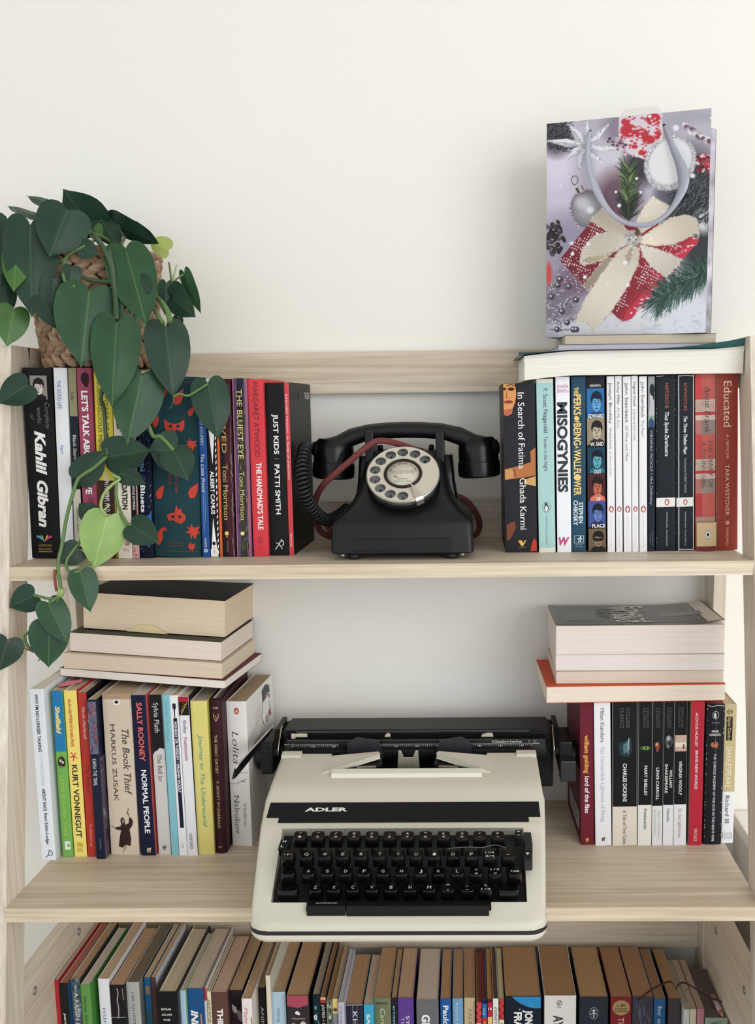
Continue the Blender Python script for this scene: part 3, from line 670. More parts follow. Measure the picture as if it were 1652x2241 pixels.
b = stand('red and grey plaid paperback with handwritten signature and beige base', (1521, 1205.2), 1565.5, (1520.3, 819.6), 0.130, (196, 92, 84), group=G1, bulge=0.002)
for v0, v1, c, u0, u1 in ((0.0, 0.14, (214, 72, 76), 0.015, 0.28), (0.14, 0.21, (196, 176, 160), 0.015, 0.985), (0.21, 0.228, (206, 66, 70), 0.015, 0.985), (0.228, 0.255, (214, 196, 182), 0.015, 0.985), (0.255, 0.335, (150, 132, 124), 0.3, 0.985), (0.255, 0.335, (192, 120, 112), 0.015, 0.3),
                        (0.335, 0.475, (204, 74, 74), 0.015, 0.3), (0.475, 0.54, (196, 176, 160), 0.015, 0.985), (0.54, 0.558, (200, 60, 66), 0.015, 0.985), (0.558, 0.588, (206, 186, 172), 0.015, 0.985), (0.588, 0.67, (150, 132, 124), 0.3, 0.985), (0.588, 0.67, (190, 116, 108), 0.015, 0.3), (0.67, 0.805, (190, 64, 72), 0.015, 0.3), (0.805, 0.835, (176, 140, 122), 0.015, 0.985)):
    b.band(v0, v1, c, u0, u1)
for k in range(150):
    u, v = (k % 15) / 15 + 0.03, random.choice((0.15, 0.16, 0.17, 0.18, 0.19, 0.2, 0.235, 0.245, 0.485, 0.495, 0.505, 0.515, 0.525, 0.565, 0.575))
    b.poly([(u, v), (u + 0.03, v), (u + 0.03, v + 0.003), (u, v + 0.003)][::-1], (214, 112, 106))
b.band(0.835, 0.972, (206, 180, 136)).band(0.972, 1.0, (124, 50, 50)).txt('Anne Frank', 0.065, 0.33, 0.55, 0.28, (30, 24, 26), 'i').txt('THE DIARY OF', 0.365, 0.635, 0.72, 0.17, (52, 34, 34), 's').txt('A YOUNG GIRL', 0.375, 0.638, 0.36, 0.17, (52, 34, 34), 's')
b.ell(0.56, 0.905, 0.15, 0.024, (60, 56, 52)).ell(0.56, 0.905, 0.13, 0.021, (240, 238, 232)).ell(0.56, 0.905, 0.07, 0.012, (40, 38, 38)).done()

b = stand('rust red paperback with pale serif title at the end of the row', (1566.3, 1204.8), 1614, (1566.4, 818.5), 0.130, (160, 62, 50), group=G1, right=(120, 44, 38))
b.band(0, 1, (140, 104, 92), 0.0, 0.05).txt('Educated', 0.042, 0.30, 0.53, 0.36, (240, 206, 184), 's').txt('A MEMOIR', 0.335, 0.475, 0.52, 0.13, (236, 176, 152), 'i').txt('TARA WESTOVER', 0.51, 0.80, 0.52, 0.18, (240, 204, 184)).txt('WINDMILL', 0.865, 0.98, 0.52, 0.12, (226, 176, 156))
for k in range(8): b.line([(0.52 + 0.03 * math.cos(k * .785), 0.842 + 0.004 * math.sin(k * .785)), (0.52 + 0.1 * math.cos(k * .785), 0.842 + 0.0125 * math.sin(k * .785))], 0.035, (238, 196, 176))
b.done()
MB().box(at(310, 1221, Z=0.0).x, at(346, 1221, Z=0.0).x, -0.150, -0.02, 0.00002, 0.00008).build('paper_slip', mat((200, 40, 46), 0.5))
tag(bpy.data.objects['paper_slip'], 'red paper slip lying under the dashed navy book', 'paper')
# ================================================================== middle shelf, left row
G2 = 'books standing on the middle shelf'
def st2(label, bl, br, tl, d, cover, **kw): return stand(label, bl, br, tl, d, cover, z0=Z2, group=G2, **kw)
b = st2('pure white paperback with narrow black sans lettering, at the outer end of its row', (92, 1882.5), 122.5, (63.6, 1508), 0.135, (232, 236, 244), page=(232, 226, 214), coat=0.3)
b.txt("WHY I'M NO LONGER TALKING", 0.03, 0.362, 0.46, 0.22, (30, 32, 38), 'b').txt('TO WHITE PEOPLE', 0.375, 0.56, 0.48, 0.20, (206, 212, 222), 'b').txt('ABOUT RACE', 0.575, 0.708, 0.50, 0.22, (36, 38, 44), 'b').txt('Reni Eddo-Lodge', 0.72, 0.905, 0.52, 0.20, (60, 62, 68), 'b')
for L in ([(0.28, 0.985), (0.50, 0.968), (0.66, 0.975)], [(0.50, 0.968), (0.56, 0.945)], [(0.52, 0.94), (0.74, 0.945), (0.80, 0.96), (0.70, 0.975)]): b.line(L, 0.05, (40, 40, 44))
b.done()
b = st2('paperback half bright blue half lime green', (137, 1875), 161, (112, 1512), 0.130, (118, 182, 80), page=(196, 176, 148))
b.band(0.0, 0.36, (36, 130, 190)).txt('Sheffield', 0.09, 0.255, 0.45, 0.40, (240, 226, 150), 'Bi').txt('LOVE IS A MIX TAPE', 0.505, 0.875, 0.45, 0.34, (176, 206, 90)).ell(0.5, 0.425, 0.36, 0.036, (64, 54, 44)).ell(0.4, 0.415, 0.10, 0.009, (226, 214, 190)).ell(0.6, 0.425, 0.10, 0.009, (226, 214, 190)).line([(0.3, 0.45), (0.7, 0.455)], 0.06, (226, 214, 190)).band(0.905, 0.955, (236, 240, 232), 0.28, 0.80).ell(0.62, 0.93, 0.12, 0.012, (118, 182, 80)).done()
b = st2('lemon yellow paperback with black hand-drawn capitals and red star', (163, 1875), 191, (138.5, 1511.5), 0.130, (246, 222, 110), right=(206, 50, 56), page=(200, 180, 150))
b.txt('SLAUGHTERHOUSE-FIVE', 0.05, 0.332, 0.42, 0.22, (206, 84, 40), 'b').txt('KURT VONNEGUT', 0.44, 0.882, 0.48, 0.42, (28, 26, 24), 'b')
for k in range(5): b.line([(0.45, 0.39), (0.45 + 0.32 * math.cos(k * 1.2566 + .4), 0.39 + 0.028 * math.sin(k * 1.2566 + .4))], 0.07, (206, 44, 48))
for k in range(6): b.ell(0.3 + 0.08 * k, 0.92 + 0.012 * (k % 2), 0.07, 0.010, (206, 180, 60), 8)
b.htxt('DIAL', 0.3, 0.7, 0.950, 0.09, (110, 96, 50)).htxt('PRESS', 0.28, 0.72, 0.963, 0.09, (110, 96, 50)).done()
b = st2('brick red slim paperback with faint dark gothic title', (192.5, 1875), 212, (168.5, 1516), 0.125, (188, 54, 44), right=(30, 28, 30), page=(196, 180, 154))
b.txt('Nicolo Machiavelli', 0.085, 0.28, 0.6, 0.34, (236, 200, 190), 'is').txt('The Prince', 0.435, 0.605, 0.58, 0.42, (110, 34, 28), 's').txt('Publishing', 0.80, 0.935, 0.55, 0.30, (220, 150, 130)).done()
b = st2('short navy paperback with an abstract painting on spine and cover', (211, 1880), 231, (189.5, 1532), 0.112, (24, 32, 56), page=(206, 186, 156), coat=0.3)
b.band(0.012, 0.335, (108, 108, 130), 0.03, 0.97)
for k in range(60):
    u, v = 0.08 + 0.8 * random.random(), 0.02 + 0.30 * random.random(); b.ell(u, v, 0.10, 0.012, random.choice(((178, 62, 70), (92, 104, 140), (130, 110, 140), (66, 72, 100), (150, 134, 150), (186, 90, 92))), 8)
b.txt('KAFKA THE TRIAL', 0.36, 0.53, 0.5, 0.42, (226, 228, 234), 's').txt('WORDSWORTH', 0.865, 0.93, 0.62, 0.14, (130, 140, 160))
b.side('R', [(0.0, 0.36), (1, 0.36), (1, 0.995), (0.0, 0.995)], (96, 80, 100))
for k in range(50):
    t, v = random.random() * 0.92, 0.38 + 0.54 * random.random(); b.side('R', [(t, v), (t + 0.06, v + 0.01), (t + 0.07, v + 0.05), (t + 0.01, v + 0.06)], random.choice(((150, 158, 180), (178, 182, 196), (120, 70, 84), (60, 64, 92), (150, 90, 92), (206, 206, 214))))
b.done()
b = st2('thick parchment coloured paperback with script title and dark cloaked figure', (243.5, 1871), 305.5, (222.6, 1519), 0.130, (212, 194, 172), page=(196, 172, 140))
b.band(0.0, 0.032, (176, 146, 116)).band(0.036, 0.066, (240, 238, 234), 0.38, 0.60).ell(0.49, 0.05, 0.07, 0.010, (34, 34, 40))
b.txt('The Book Thief', 0.215, 0.62, 0.74, 0.24, (48, 34, 30), 'is').txt('MARKUS ZUSAK', 0.182, 0.66, 0.30, 0.15, (58, 44, 38), 's')
fig = [(0.46, 0.79), (0.54, 0.785), (0.56, 0.81), (0.68, 0.80), (0.70, 0.77), (0.78, 0.765), (0.84, 0.79), (0.80, 0.815), (0.70, 0.84), (0.74, 0.90), (0.70, 0.945), (0.56, 0.935), (0.40, 0.955), (0.28, 0.945), (0.36, 0.87), (0.40, 0.845), (0.22, 0.84), (0.20, 0.825), (0.38, 0.82)]
b.poly(fig[::-1], (52, 34, 32)).ell(0.47, 0.785, 0.075, 0.021, (46, 30, 28)).ell(0.49, 0.787, 0.035, 0.013, (166, 140, 120))
b.line([(0.22, 0.835), (0.12, 0.82), (0.04, 0.815)], 0.018, (52, 34, 32)).line([(0.74, 0.77), (0.66, 0.735), (0.70, 0.705)], 0.02, (52, 34, 32)).line([(0.60, 0.735), (0.74, 0.738)], 0.014, (52, 34, 32)).line([(0.48, 0.94), (0.44, 0.985)], 0.02, (120, 96, 80)).line([(0.56, 0.935), (0.52, 0.97)], 0.02, (120, 96, 80)).done()
b = st2('dark navy paperback with coral and white bold capitals', (309.5, 1872.5), 341, (286, 1521.5), 0.128, (24, 26, 58), right=(222, 96, 92), page=(206, 196, 184))
b.txt('SALLY ROONEY', 0.045, 0.405, 0.52, 0.36, (230, 106, 98), 'b').txt('NORMAL PEOPLE', 0.46, 0.858, 0.55, 0.36, (240, 240, 244), 'b').htxt('ff', 0.4, 0.74, 0.965, 0.34, (226, 206, 150), 'b').done()
b = st2('paperback black above and torn pale grey below', (347.5, 1870), 374.6, (325.5, 1520), 0.128, (206, 200, 196), page=(190, 164, 132))
b.poly([(0.015, 0.0), (0.985, 0.0), (0.985, 0.335), (0.8, 0.332), (0.6, 0.328), (0.4, 0.345), (0.2, 0.35), (0.015, 0.372)][::-1], (26, 26, 29)).txt('Sylvia Plath', 0.05, 0.235, 0.5, 0.40, (206, 206, 206), 's').txt('The Bell Jar', 0.37, 0.54, 0.55, 0.36, (96, 92, 92), 's').htxt('ff', 0.33, 0.66, 0.957, 0.36, (70, 68, 68), 'b').done()
b = st2('slim sky blue paperback with faded lettering', (375.5, 1872), 392, (353.8, 1521), 0.125, (128, 190, 202), page=(226, 220, 210))
b.txt('Sylvia Plath  The Colossus', 0.035, 0.29, 0.5, 0.34, (110, 168, 184), 's').done()
b = st2('slim white paperback with navy bar and fork picture', (392, 1872), 410.5, (369.8, 1522), 0.125, (234, 233, 236), page=(204, 176, 144))
b.band(0.14, 0.825, (26, 28, 54), 0.30, 0.78).poly([(0.30, 0.05), (0.70, 0.05), (0.72, 0.075), (0.58, 0.09), (0.56, 0.14), (0.46, 0.14), (0.42, 0.09), (0.28, 0.075)][::-1], (36, 40, 66)).txt('MONDAY OR TUESDAY \u2022 VIRGINIA WOOLF', 0.16, 0.60, 0.55, 0.30, (240, 240, 244), 'b').poly([(0.5, 0.925), (0.68, 0.95), (0.32, 0.95)][::-1], (150, 150, 156)).poly([(0.5, 0.932), (0.62, 0.948), (0.38, 0.948)][::-1], (234, 233, 236)).done()
b = st2('white paperback with red cap and golden leaf on black', (411, 1872.5), 433.3, (389.4, 1525), 0.128, (230, 228, 232), right=(28, 28, 32), page=(214, 196, 172))
b.band(0.0, 0.032, (178, 36, 48)).band(0.032, 0.115, (30, 24, 22))
for k in range(9): b.line([(0.20 + 0.07 * k, 0.108 - 0.008 * k), (0.26 + 0.05 * k + 0.12 * (-1) ** k, 0.09 - 0.007 * k)], 0.05, (206, 160, 60))
b.line([(0.2, 0.11), (0.8, 0.04)], 0.05, (220, 180, 80)).txt('Shelley', 0.145, 0.228, 0.5, 0.30, (90, 86, 92), 's').txt('Frankenstein', 0.25, 0.397, 0.5, 0.32, (178, 44, 84), 's').txt('OXFORD', 0.855, 0.957, 0.42, 0.30, (110, 108, 112), 's').done()
b = st2('pale yellow paperback with green script lettering', (434, 1870.5), 470, (415.5, 1534), 0.130, (222, 208, 116), right=(214, 204, 90), page=(186, 178, 160))
b.txt('Journey to The Underworld', 0.215, 0.815, 0.52, 0.26, (80, 150, 130), 'i').done()
b = st2('maroon leather hardback stamped with gold', (471, 1865.5), 500, (457.5, 1530), 0.132, (58, 24, 32), group_=None, page=(150, 140, 134), tc=0.0024, bulge=0.0035, top=0.004) if False else st2('maroon leather hardback stamped with gold', (471, 1865.5), 498, (458, 1530), 0.132, (58, 24, 32), page=(150, 140, 134), tc=0.0024, bulge=0.003, top=0.004)
b.txt('THE GREAT GATSBY', 0.225, 0.478, 0.42, 0.22, (206, 182, 136), 's').txt('F. SCOTT FITZGERALD', 0.525, 0.832, 0.44, 0.20, (206, 182, 136), 's').line([(0.28, 0.09), (0.70, 0.09), (0.68, 0.115), (0.49, 0.138), (0.30, 0.115), (0.28, 0.09)], 0.045, (206, 180, 130)).line([(0.4, 0.10), (0.58, 0.12)], 0.06, (190, 160, 110)).htxt('C.1998', 0.28, 0.72, 0.052, 0.14, (220, 200, 160), 'b').htxt('W', 0.3, 0.66, 0.957, 0.22, (190, 166, 120), 'i').done()
b = st2('thick white paperback with a handwritten title and a sketch on its cover', (507, 1850.5), 553, (492, 1535), 0.120, (232, 228, 222), page=(190, 166, 136), yaw=-0.06)
b.colophon(0.50, 0.065, 0.13, (196, 92, 70), (236, 230, 226), (196, 92, 70)).txt('Lolita', 0.205, 0.425, 0.40, 0.32, (40, 38, 40), 'ti').txt('Nabokov', 0.645, 0.92, 0.32, 0.26, (110, 98, 88), 's').txt('Vladimir', 0.695, 0.87, 0.72, 0.16, (150, 136, 124), 's')
b.line([(0.02, 0.565), (0.35, 0.565), (0.62, 0.545), (0.86, 0.53)], 0.02, (36, 34, 36)).line([(0.40, 0.49), (0.95, 0.488)], 0.02, (36, 34, 36)).line([(0.80, 0.55), (0.62, 0.545)], 0.03, (36, 34, 36))
b.side('R', [(0.56, 0.04), (0.70, 0.02), (0.84, 0.05), (0.86, 0.10), (0.72, 0.12), (0.58, 0.13)], (70, 68, 72)).side('R', [(0.62, 0.10), (0.80, 0.09), (0.84, 0.16), (0.80, 0.28), (0.60, 0.30), (0.52, 0.22)], (240, 236, 232)).side('R', [(0.66, 0.25), (0.84, 0.22), (0.86, 0.27), (0.70, 0.30)], (190, 40, 70)).side('R', [(0.78, 0.10), (0.86, 0.12), (0.84, 0.15), (0.78, 0.13)], (206, 60, 90))
for a in ((0.58, 0.13, 0.52, 0.22), (0.52, 0.22, 0.60, 0.30), (0.66, 0.12, 0.70, 0.2), (0.80, 0.15, 0.88, 0.28)):
    b.side('R', [(a[0], a[1]), (a[2], a[3]), (a[2] + 0.012, a[3]), (a[0] + 0.012, a[1])], (60, 58, 60))
for k in range(4): b.side('R', [(0.30, 0.15 + 0.025 * k), (0.50, 0.13 + 0.025 * k), (0.50, 0.134 + 0.025 * k), (0.30, 0.154 + 0.025 * k)], (214, 160, 170))
b.done()

# ================================================================== middle shelf, right row
b = st2('maroon paperback whose back cover shows a barcode beside the typewriter', (1271, 1849.5), 1300, (1268.5, 1535.5), 0.120, (112, 30, 46), left=(98, 24, 38), page=(206, 190, 166), yaw=0.03)
b.txt('william golding', 0.232, 0.495, 0.5, 0.34, (228, 172, 76), 'b').txt('lord of the flies', 0.515, 0.775, 0.5, 0.34, (240, 226, 226), 'b').htxt('ff', 0.36, 0.62, 0.965, 0.30, (226, 176, 70), 'b')
b.side('L', [(0.12, 0.80), (0.80, 0.80), (0.80, 0.93), (0.12, 0.93)], (206, 200, 198))
for k in range(9): b.side('L', [(0.2 + 0.06 * k, 0.81), (0.23 + 0.06 * k, 0.81), (0.23 + 0.06 * k, 0.90), (0.2 + 0.06 * k, 0.90)], (60, 56, 58))
for k in range(9): b.side('L', [(0.12, 0.06 + 0.022 * k), (0.85, 0.03 + 0.022 * k), (0.85, 0.034 + 0.022 * k), (0.12, 0.064 + 0.022 * k)], (150, 70, 84))
b.done()
b = st2('white paperback with pale grey blue serif lettering', (1303, 1851), 1338.5, (1299.3, 1535.5), 0.120, (234, 233, 236), page=(210, 196, 172))
b.txt('Milan Kundera', 0.045, 0.28, 0.50, 0.24, (100, 98, 106), 's').txt('The Unbearable Lightness of Being', 0.305, 0.83, 0.50, 0.24, (176, 188, 212), 's').htxt('ff', 0.38, 0.62, 0.955, 0.24, (50, 48, 52), 'b').done()
def collins(lab, bl, br, tl, split, au, av, ti, tv, tcol, art, white, uc=0.5, cap=0.16, two=None):
    b = st2(lab, bl, br, tl, 0.111, white, left=BLK, right=BLK, page=(190, 170, 140))
    b.band(0.0, split, (22, 23, 27)).txt('COLLINS', 0.045, 0.18, uc + 0.12, min(0.16, cap), (110, 114, 118), 't').txt('CLASSICS', 0.045, 0.18, uc - 0.12, min(0.16, cap), (110, 114, 118), 't')
    art(b)
    if two:
        b.txt(two[0], two[2][0], two[2][1], uc + 0.22, cap, (228, 228, 226), 'bs').txt(two[1], two[3][0], two[3][1], uc - 0.22, cap, (228, 228, 226), 'bs')
    else: b.txt(au, av[0], av[1], uc, cap, (228, 228, 226), 'bs')
    if isinstance(ti, tuple): b.txt(ti[0], tv[0], tv[1], uc + 0.20, cap * 0.8, tcol, 's').txt(ti[1], tv[0], tv[1] - 0.03, uc - 0.20, cap * 0.8, tcol, 's')
    else: b.txt(ti, tv[0], tv[1], uc, cap, tcol, 's')
    b.done()
def art1(b):
    b.poly([(0.25, 0.29), (0.75, 0.25), (0.80, 0.34), (0.65, 0.38), (0.30, 0.37)][::-1], (34, 58, 66)).poly([(0.42, 0.30), (0.68, 0.26), (0.70, 0.33), (0.45, 0.36)][::-1], (84, 118, 124)).line([(0.66, 0.25), (0.62, 0.36)], 0.03, (170, 190, 190))
def art2(b): b.ell(0.5, 0.32, 0.40, 0.016, (60, 84, 40)).ell(0.55, 0.322, 0.22, 0.011, (130, 176, 80)).ell(0.55, 0.322, 0.08, 0.008, (26, 40, 20))
def art3(b): b.poly([(0.2, 0.29), (0.6, 0.275), (0.7, 0.31), (0.62, 0.335), (0.4, 0.335), (0.25, 0.31)][::-1], (150, 66, 48)).ell(0.4, 0.295, 0.12, 0.012, (214, 160, 120)).line([(0.4, 0.335), (0.5, 0.345)], 0.1, (190, 130, 90))
def art4(b): b.ell(0.5, 0.275, 0.38, 0.040, (84, 82, 92)).ell(0.45, 0.255, 0.20, 0.018, (170, 166, 170)).ell(0.6, 0.29, 0.16, 0.016, (52, 48, 60)).ell(0.4, 0.31, 0.12, 0.012, (140, 134, 140))
def art5(b): b.band(0.235, 0.345, (206, 178, 156), 0.06, 0.96).band(0.285, 0.315, (240, 226, 210), 0.06, 0.96).band(0.33, 0.345, (226, 170, 150), 0.06, 0.96).line([(0.72, 0.295), (0.72, 0.33)], 0.07, (60, 46, 44)).line([(0.82, 0.30), (0.82, 0.325)], 0.05, (70, 52, 48)).htxt('A', 0.10, 0.22, 0.25, 0.1, (90, 70, 60))
collins('widest black topped classic with cream foot and blue ship picture', (1339.8, 1851), 1394, (1339.8, 1535.5), 0.725, 'CHARLES DICKENS', (0.425, 0.69), 'A Tale of Two Cities', (0.75, 0.99), (96, 92, 86), art1, (226, 216, 200), cap=0.15)
collins('black topped classic with a green eye picture', (1395, 1850.8), 1425.3, (1397.3, 1534.5), 0.715, 'MARY SHELLEY', (0.44, 0.65), 'Frankenstein', (0.74, 0.885), (70, 68, 70), art2, (236, 232, 226), cap=0.22, uc=0.55)
collins('black topped classic with a rust coloured rabbit like patch', (1426, 1850.8), 1449, (1428.3, 1534.5), 0.72, 'LEWIS CARROLL', (0.455, 0.68), ("Alice's Adventures", 'in Wonderland'), (0.75, 0.95), (186, 198, 196), art3, (232, 230, 230), cap=0.28)
collins('black topped classic with author name in two lines', (1449.5, 1850.5), 1472.5, (1453, 1534), 0.715, None, None, 'Othello', (0.74, 0.835), (80, 78, 90), art4, (236, 236, 240), cap=0.26, two=('WILLIAM', 'SHAKESPEARE', (0.47, 0.595), (0.43, 0.632)))
collins('black topped classic with a beige beach picture and red title', (1473, 1850.2), 1501, (1476, 1533.5), 0.712, 'VIRGINIA WOOLF', (0.41, 0.645), 'To the Lighthouse', (0.74, 0.945), (200, 130, 134), art5, (236, 236, 240), cap=0.24)
b = st2('crimson paperback with small white sans capitals', (1506.5, 1850), 1535.5, (1513.2, 1535.5), 0.112, (200, 40, 60), left=(214, 196, 172), page=(206, 186, 160))
b.txt('ALDOUS HUXLEY', 0.075, 0.31, 0.42, 0.20, (246, 214, 216), 'b').txt('BRAVE NEW WORLD', 0.335, 0.605, 0.46, 0.20, (246, 220, 222), 'b').txt('VINTAGE', 0.88, 0.97, 0.5, 0.26, (246, 214, 216)).done()
b = st2('worn black paperback with scuffed edges and orange dog mark', (1538, 1847.5), 1577, (1546.2, 1541), 0.111, (28, 30, 36), page=(150, 96, 92), bulge=0.0015)
b.ell(0.5, 0.075, 0.18, 0.028, (210, 210, 210)).ell(0.5, 0.075, 0.16, 0.025, (36, 38, 44)).ell(0.47, 0.078, 0.07, 0.018, (230, 230, 228)).htxt('FICTION', 0.3, 0.72, 0.128, 0.07, (170, 170, 172)).htxt('MARK', 0.30, 0.70, 0.188, 0.12, (236, 234, 232), 'b').htxt('HADDON', 0.18, 0.80, 0.212, 0.12, (236, 234, 232), 'b').poly([(0.3, 0.27), (0.62, 0.262), (0.70, 0.28), (0.62, 0.31), (0.5, 0.298), (0.4, 0.305), (0.26, 0.29)][::-1], (190, 110, 70)).txt('THE CURIOUS INCIDENT OF THE DOG IN THE NIGHT-TIME', 0.345, 0.975, 0.52, 0.13, (206, 208, 212), 'b')
for k in range(40): b.ell(random.choice((0.04, 0.95)), random.random(), 0.018, 0.006 * random.random() + 0.001, (196, 196, 196), 6)
for k in range(12): b.line([(0.5 + 0.02 * random.random(), 0.03 + 0.026 * k), (0.5 + 0.02 * random.random(), 0.05 + 0.026 * k)], 0.015, (150, 152, 156))
b.line([(0.06, 0.008), (0.3, 0.012), (0.55, 0.004), (0.95, 0.01)], 0.04, (190, 188, 186)).done()
b = st2('slim beige and white paperback standing last beside the shelf gap', (1577.6, 1845), 1604, (1586, 1542), 0.106, (236, 235, 238), page=(206, 182, 150))
b.band(0.0, 0.625, (200, 180, 130)).ell(0.42, 0.052, 0.24, 0.018, (52, 46, 40)).ell(0.42, 0.052, 0.18, 0.0135, (200, 180, 130)).line([(0.26, 0.052), (0.58, 0.052)], 0.07, (52, 46, 40)).band(0.085, 0.255, (52, 46, 42), 0.16, 0.68).txt('Signet Classics', 0.09, 0.25, 0.42, 0.24, (214, 196, 150), 's').txt('SHAKESPEARE', 0.30, 0.595, 0.42, 0.48, (240, 232, 206), 's').txt('Richard III', 0.65, 0.855, 0.42, 0.34, (70, 66, 70), 's').line([(0.10, 0.925), (0.86, 0.925), (0.86, 0.965), (0.10, 0.965), (0.10, 0.925)], 0.03, (120, 118, 122)).htxt('6.95 U.S.', 0.18, 0.80, 0.937, 0.10, (90, 88, 92)).htxt('9.99 CAN', 0.18, 0.80, 0.954, 0.10, (90, 88, 92)).done()

# ================================================================== stacks lying flat
G3 = 'books lying flat in stacks'
def lie(label, fl, fr, z0, z1, d, cover, page, slope=0.0, spine=None, z0r=None, top=0.0004, tc=0.0005, **kw):
    P = at(fl[0], fl[1], Z=z0); Q = at(fr[0], fr[1], Z=z0 if z0r is None else z0r)
    ax = (Q - P); L = ax.length; ax.normalize()
    upv = Vector((0, 0, 1)); upv = (upv - ax * upv.dot(ax)).normalized()
    fr_ = ax.cross(upv)                      # towards the camera
    if fr_.y > 0: fr_ = -fr_
    o = P - fr_ * d
    M = Matrix(((upv.x, fr_.x, ax.x, o.x), (upv.y, fr_.y, ax.y, o.y), (upv.z, fr_.z, ax.z, o.z), (0, 0, 0, 1)))
    b = Book(label, M, z1 - z0, L, d, spine or cover, left=cover, right=cover, page=page, tc=tc, group=G3, top=top, back=0.0006, **kw)
    return b
PG1, PG2, PG3, PG4 = (242, 234, 224), (230, 210, 186), (240, 224, 210), (242, 219, 190)
SL, SR = -0.1484, -0.1578          # height of the stack's underside at its left and right ends
def lie2(label, fl, fr, t0, t1, d, cover, page, **kw): return lie(label, fl, fr, SL + t0, SL + t1, d, cover, page, z0r=SR + t0, **kw)
lie2('thin whitish paperback with maroon cover at the bottom of its stack', (131.4, 1479), (491.6, 1507.5), 0.0, 0.0100, 0.128, (110, 44, 48), PG1).done()
lie2('tan paged paperback second from the bottom of the curling stack', (139, 1462), (486, 1486), 0.0106, 0.0295, 0.120, (206, 186, 160), PG2).done()
lie2('pale paged paperback with a multicoloured cover below the thickest one', (153, 1425), (484, 1447.5), 0.0298, 0.0533, 0.121, (62, 64, 56), PG3).done()
b = lie2('very thick tan paged paperback with black cover directly under the top shelf', (182, 1375), (492, 1395.5), 0.0537, 0.0990, 0.122, (30, 28, 30), PG4, tc=0.0007)
fo, fx, fy = b.M @ Vector((0, b.d, b.h * 0.38)), (b.M.to_3x3() @ Vector((0, 0, 1))), (b.M.to_3x3() @ Vector((0, 1, 0)))
b.done()
note = MB()
def nv(x, f, z): return fo + fx * x + fy * f + Vector((0, 0, z))
note.add([nv(-0.012, 0.0006, 0.0002), nv(0.040, 0.0030, 0.0002), nv(0.020, 0.0008, 0.0100), nv(0.004, 0.0006, 0.0095)], [(0, 1, 2, 3)])
tag(note.build('paper_note', mat((232, 214, 160), 0.7)), 'small yellowed paper note poking out between two stacked books', 'paper note')
zs_ = -0.15290
nt_ = MB().loft([[at(126, 1498, Z=zs_), at(150, 1490, Z=zs_ + 0.0004), at(181, 1487, Z=zs_ + 0.0006)], [at(130, 1503, Z=zs_), at(152, 1500, Z=zs_ + 0.0004), at(179, 1492, Z=zs_ + 0.0006)]], closed=False)
tag(nt_.build('sticky_note', mat((236, 126, 152), 0.6)), 'pink sticky flag on top of the blue and green book', 'sticky note')

z = -0.1775
RP1, RP2, RP3, RP4 = (240, 226, 208), (224, 208, 192), (238, 228, 222), (240, 226, 218)
lie('cream paged book with bright orange cover at the bottom of its stack', (1195.8, 1539), (1587, 1533), z, z + 0.0200, 0.122, (222, 84, 48), RP1, tc=0.0007).done(); z += 0.0203
lie('greyish paged paperback resting on the orange cover', (1216.5, 1496.5), (1583, 1494), z, z + 0.0150, 0.112, (206, 150, 140), RP2).done(); z += 0.0153
lie('light paged paperback in the middle of the stack above the orange one', (1215.5, 1468), (1585, 1467), z, z + 0.0195, 0.112, (206, 200, 190), RP3).done(); z += 0.0198
tb = lie('thick pale paged paperback with dark photographic cover curling at its corner', (1216, 1433), (1584.5, 1430), z, z + 0.0345, 0.112, (210, 200, 190), RP4)
TBM, TBW, TBH, TBD = tb.M, tb.w, tb.h, tb.d
cov = MB(); NX, NY = 28, 8
def curl(t): return 0.0055 * max(0.0, (t - 0.66) / 0.34) ** 2 + 0.0016 * max(0.0, (0.18 - t) / 0.18) ** 2
rows = [[TBM @ Vector((TBW + 0.0004 + curl(i / NX), -0.0006 + (TBD + 0.0008) * j / NY, TBH * i / NX)) for i in range(NX + 1)] for j in range(NY + 1)]
rows2 = [[p + Vector((0, 0, -0.0003)) for p in r] for r in rows]
cov.loft(rows, closed=False).loft(rows2, mi=1, closed=False)
cov.build('curled_cover', [mat((58, 58, 58), 0.32, coat=0.4), mat((236, 226, 218), 0.6)], tb.o)
def covpt(t, q, k=1): return TBM @ Vector((TBW + 0.0004 + curl(t) + 0.00015 * k, TBD * q, TBH * t))
art = MB()
def strip(t0, t1, q0, q1, k, m):
    n = 6
    for i in range(n):
        a, c = t0 + (t1 - t0) * i / n, t0 + (t1 - t0) * (i + 1) / n
        art.add([covpt(a, q0, k), covpt(c, q0, k), covpt(c, q1, k), covpt(a, q1, k)], [(0, 1, 2, 3)], m)
strip(0.02, 0.40, 0.02, 0.98, 1, 0); strip(0.55, 0.86, 0.05, 0.9, 1, 1); strip(0.06, 0.30, 0.3, 0.8, 2, 2); strip(0.66, 0.92, 0.45, 0.62, 2, 3); strip(0.90, 0.985, 0.0, 0.99, 2, 4)
art.build('printed_design', [mat((44, 50, 52), 0.35, coat=0.4), mat((40, 34, 32), 0.35, coat=0.4), mat((66, 74, 74), 0.35, coat=0.4), mat((104, 92, 84), 0.35, coat=0.4), mat((206, 196, 184), 0.5)], tb.o)
for t_, tt, q0, q1, cp in (('Edward', 0.53, 0.08, 0.90, 0.026), ('W. Said', 0.44, 0.10, 0.86, 0.026), ('Other', 0.335, 0.2, 0.66, 0.020)):
    M = TBM @ frame(Vector((TBW + 0.0009 + curl(tt), TBD * (q0 + q1) / 2, TBH * tt)), (0, 1, 0), (0, 0, 1))
    lettering(tb.o, t_, M, TBD * (q1 - q0), cp, (236, 234, 230) if tt > 0.4 else (150, 152, 150), 'b')
tb.done()

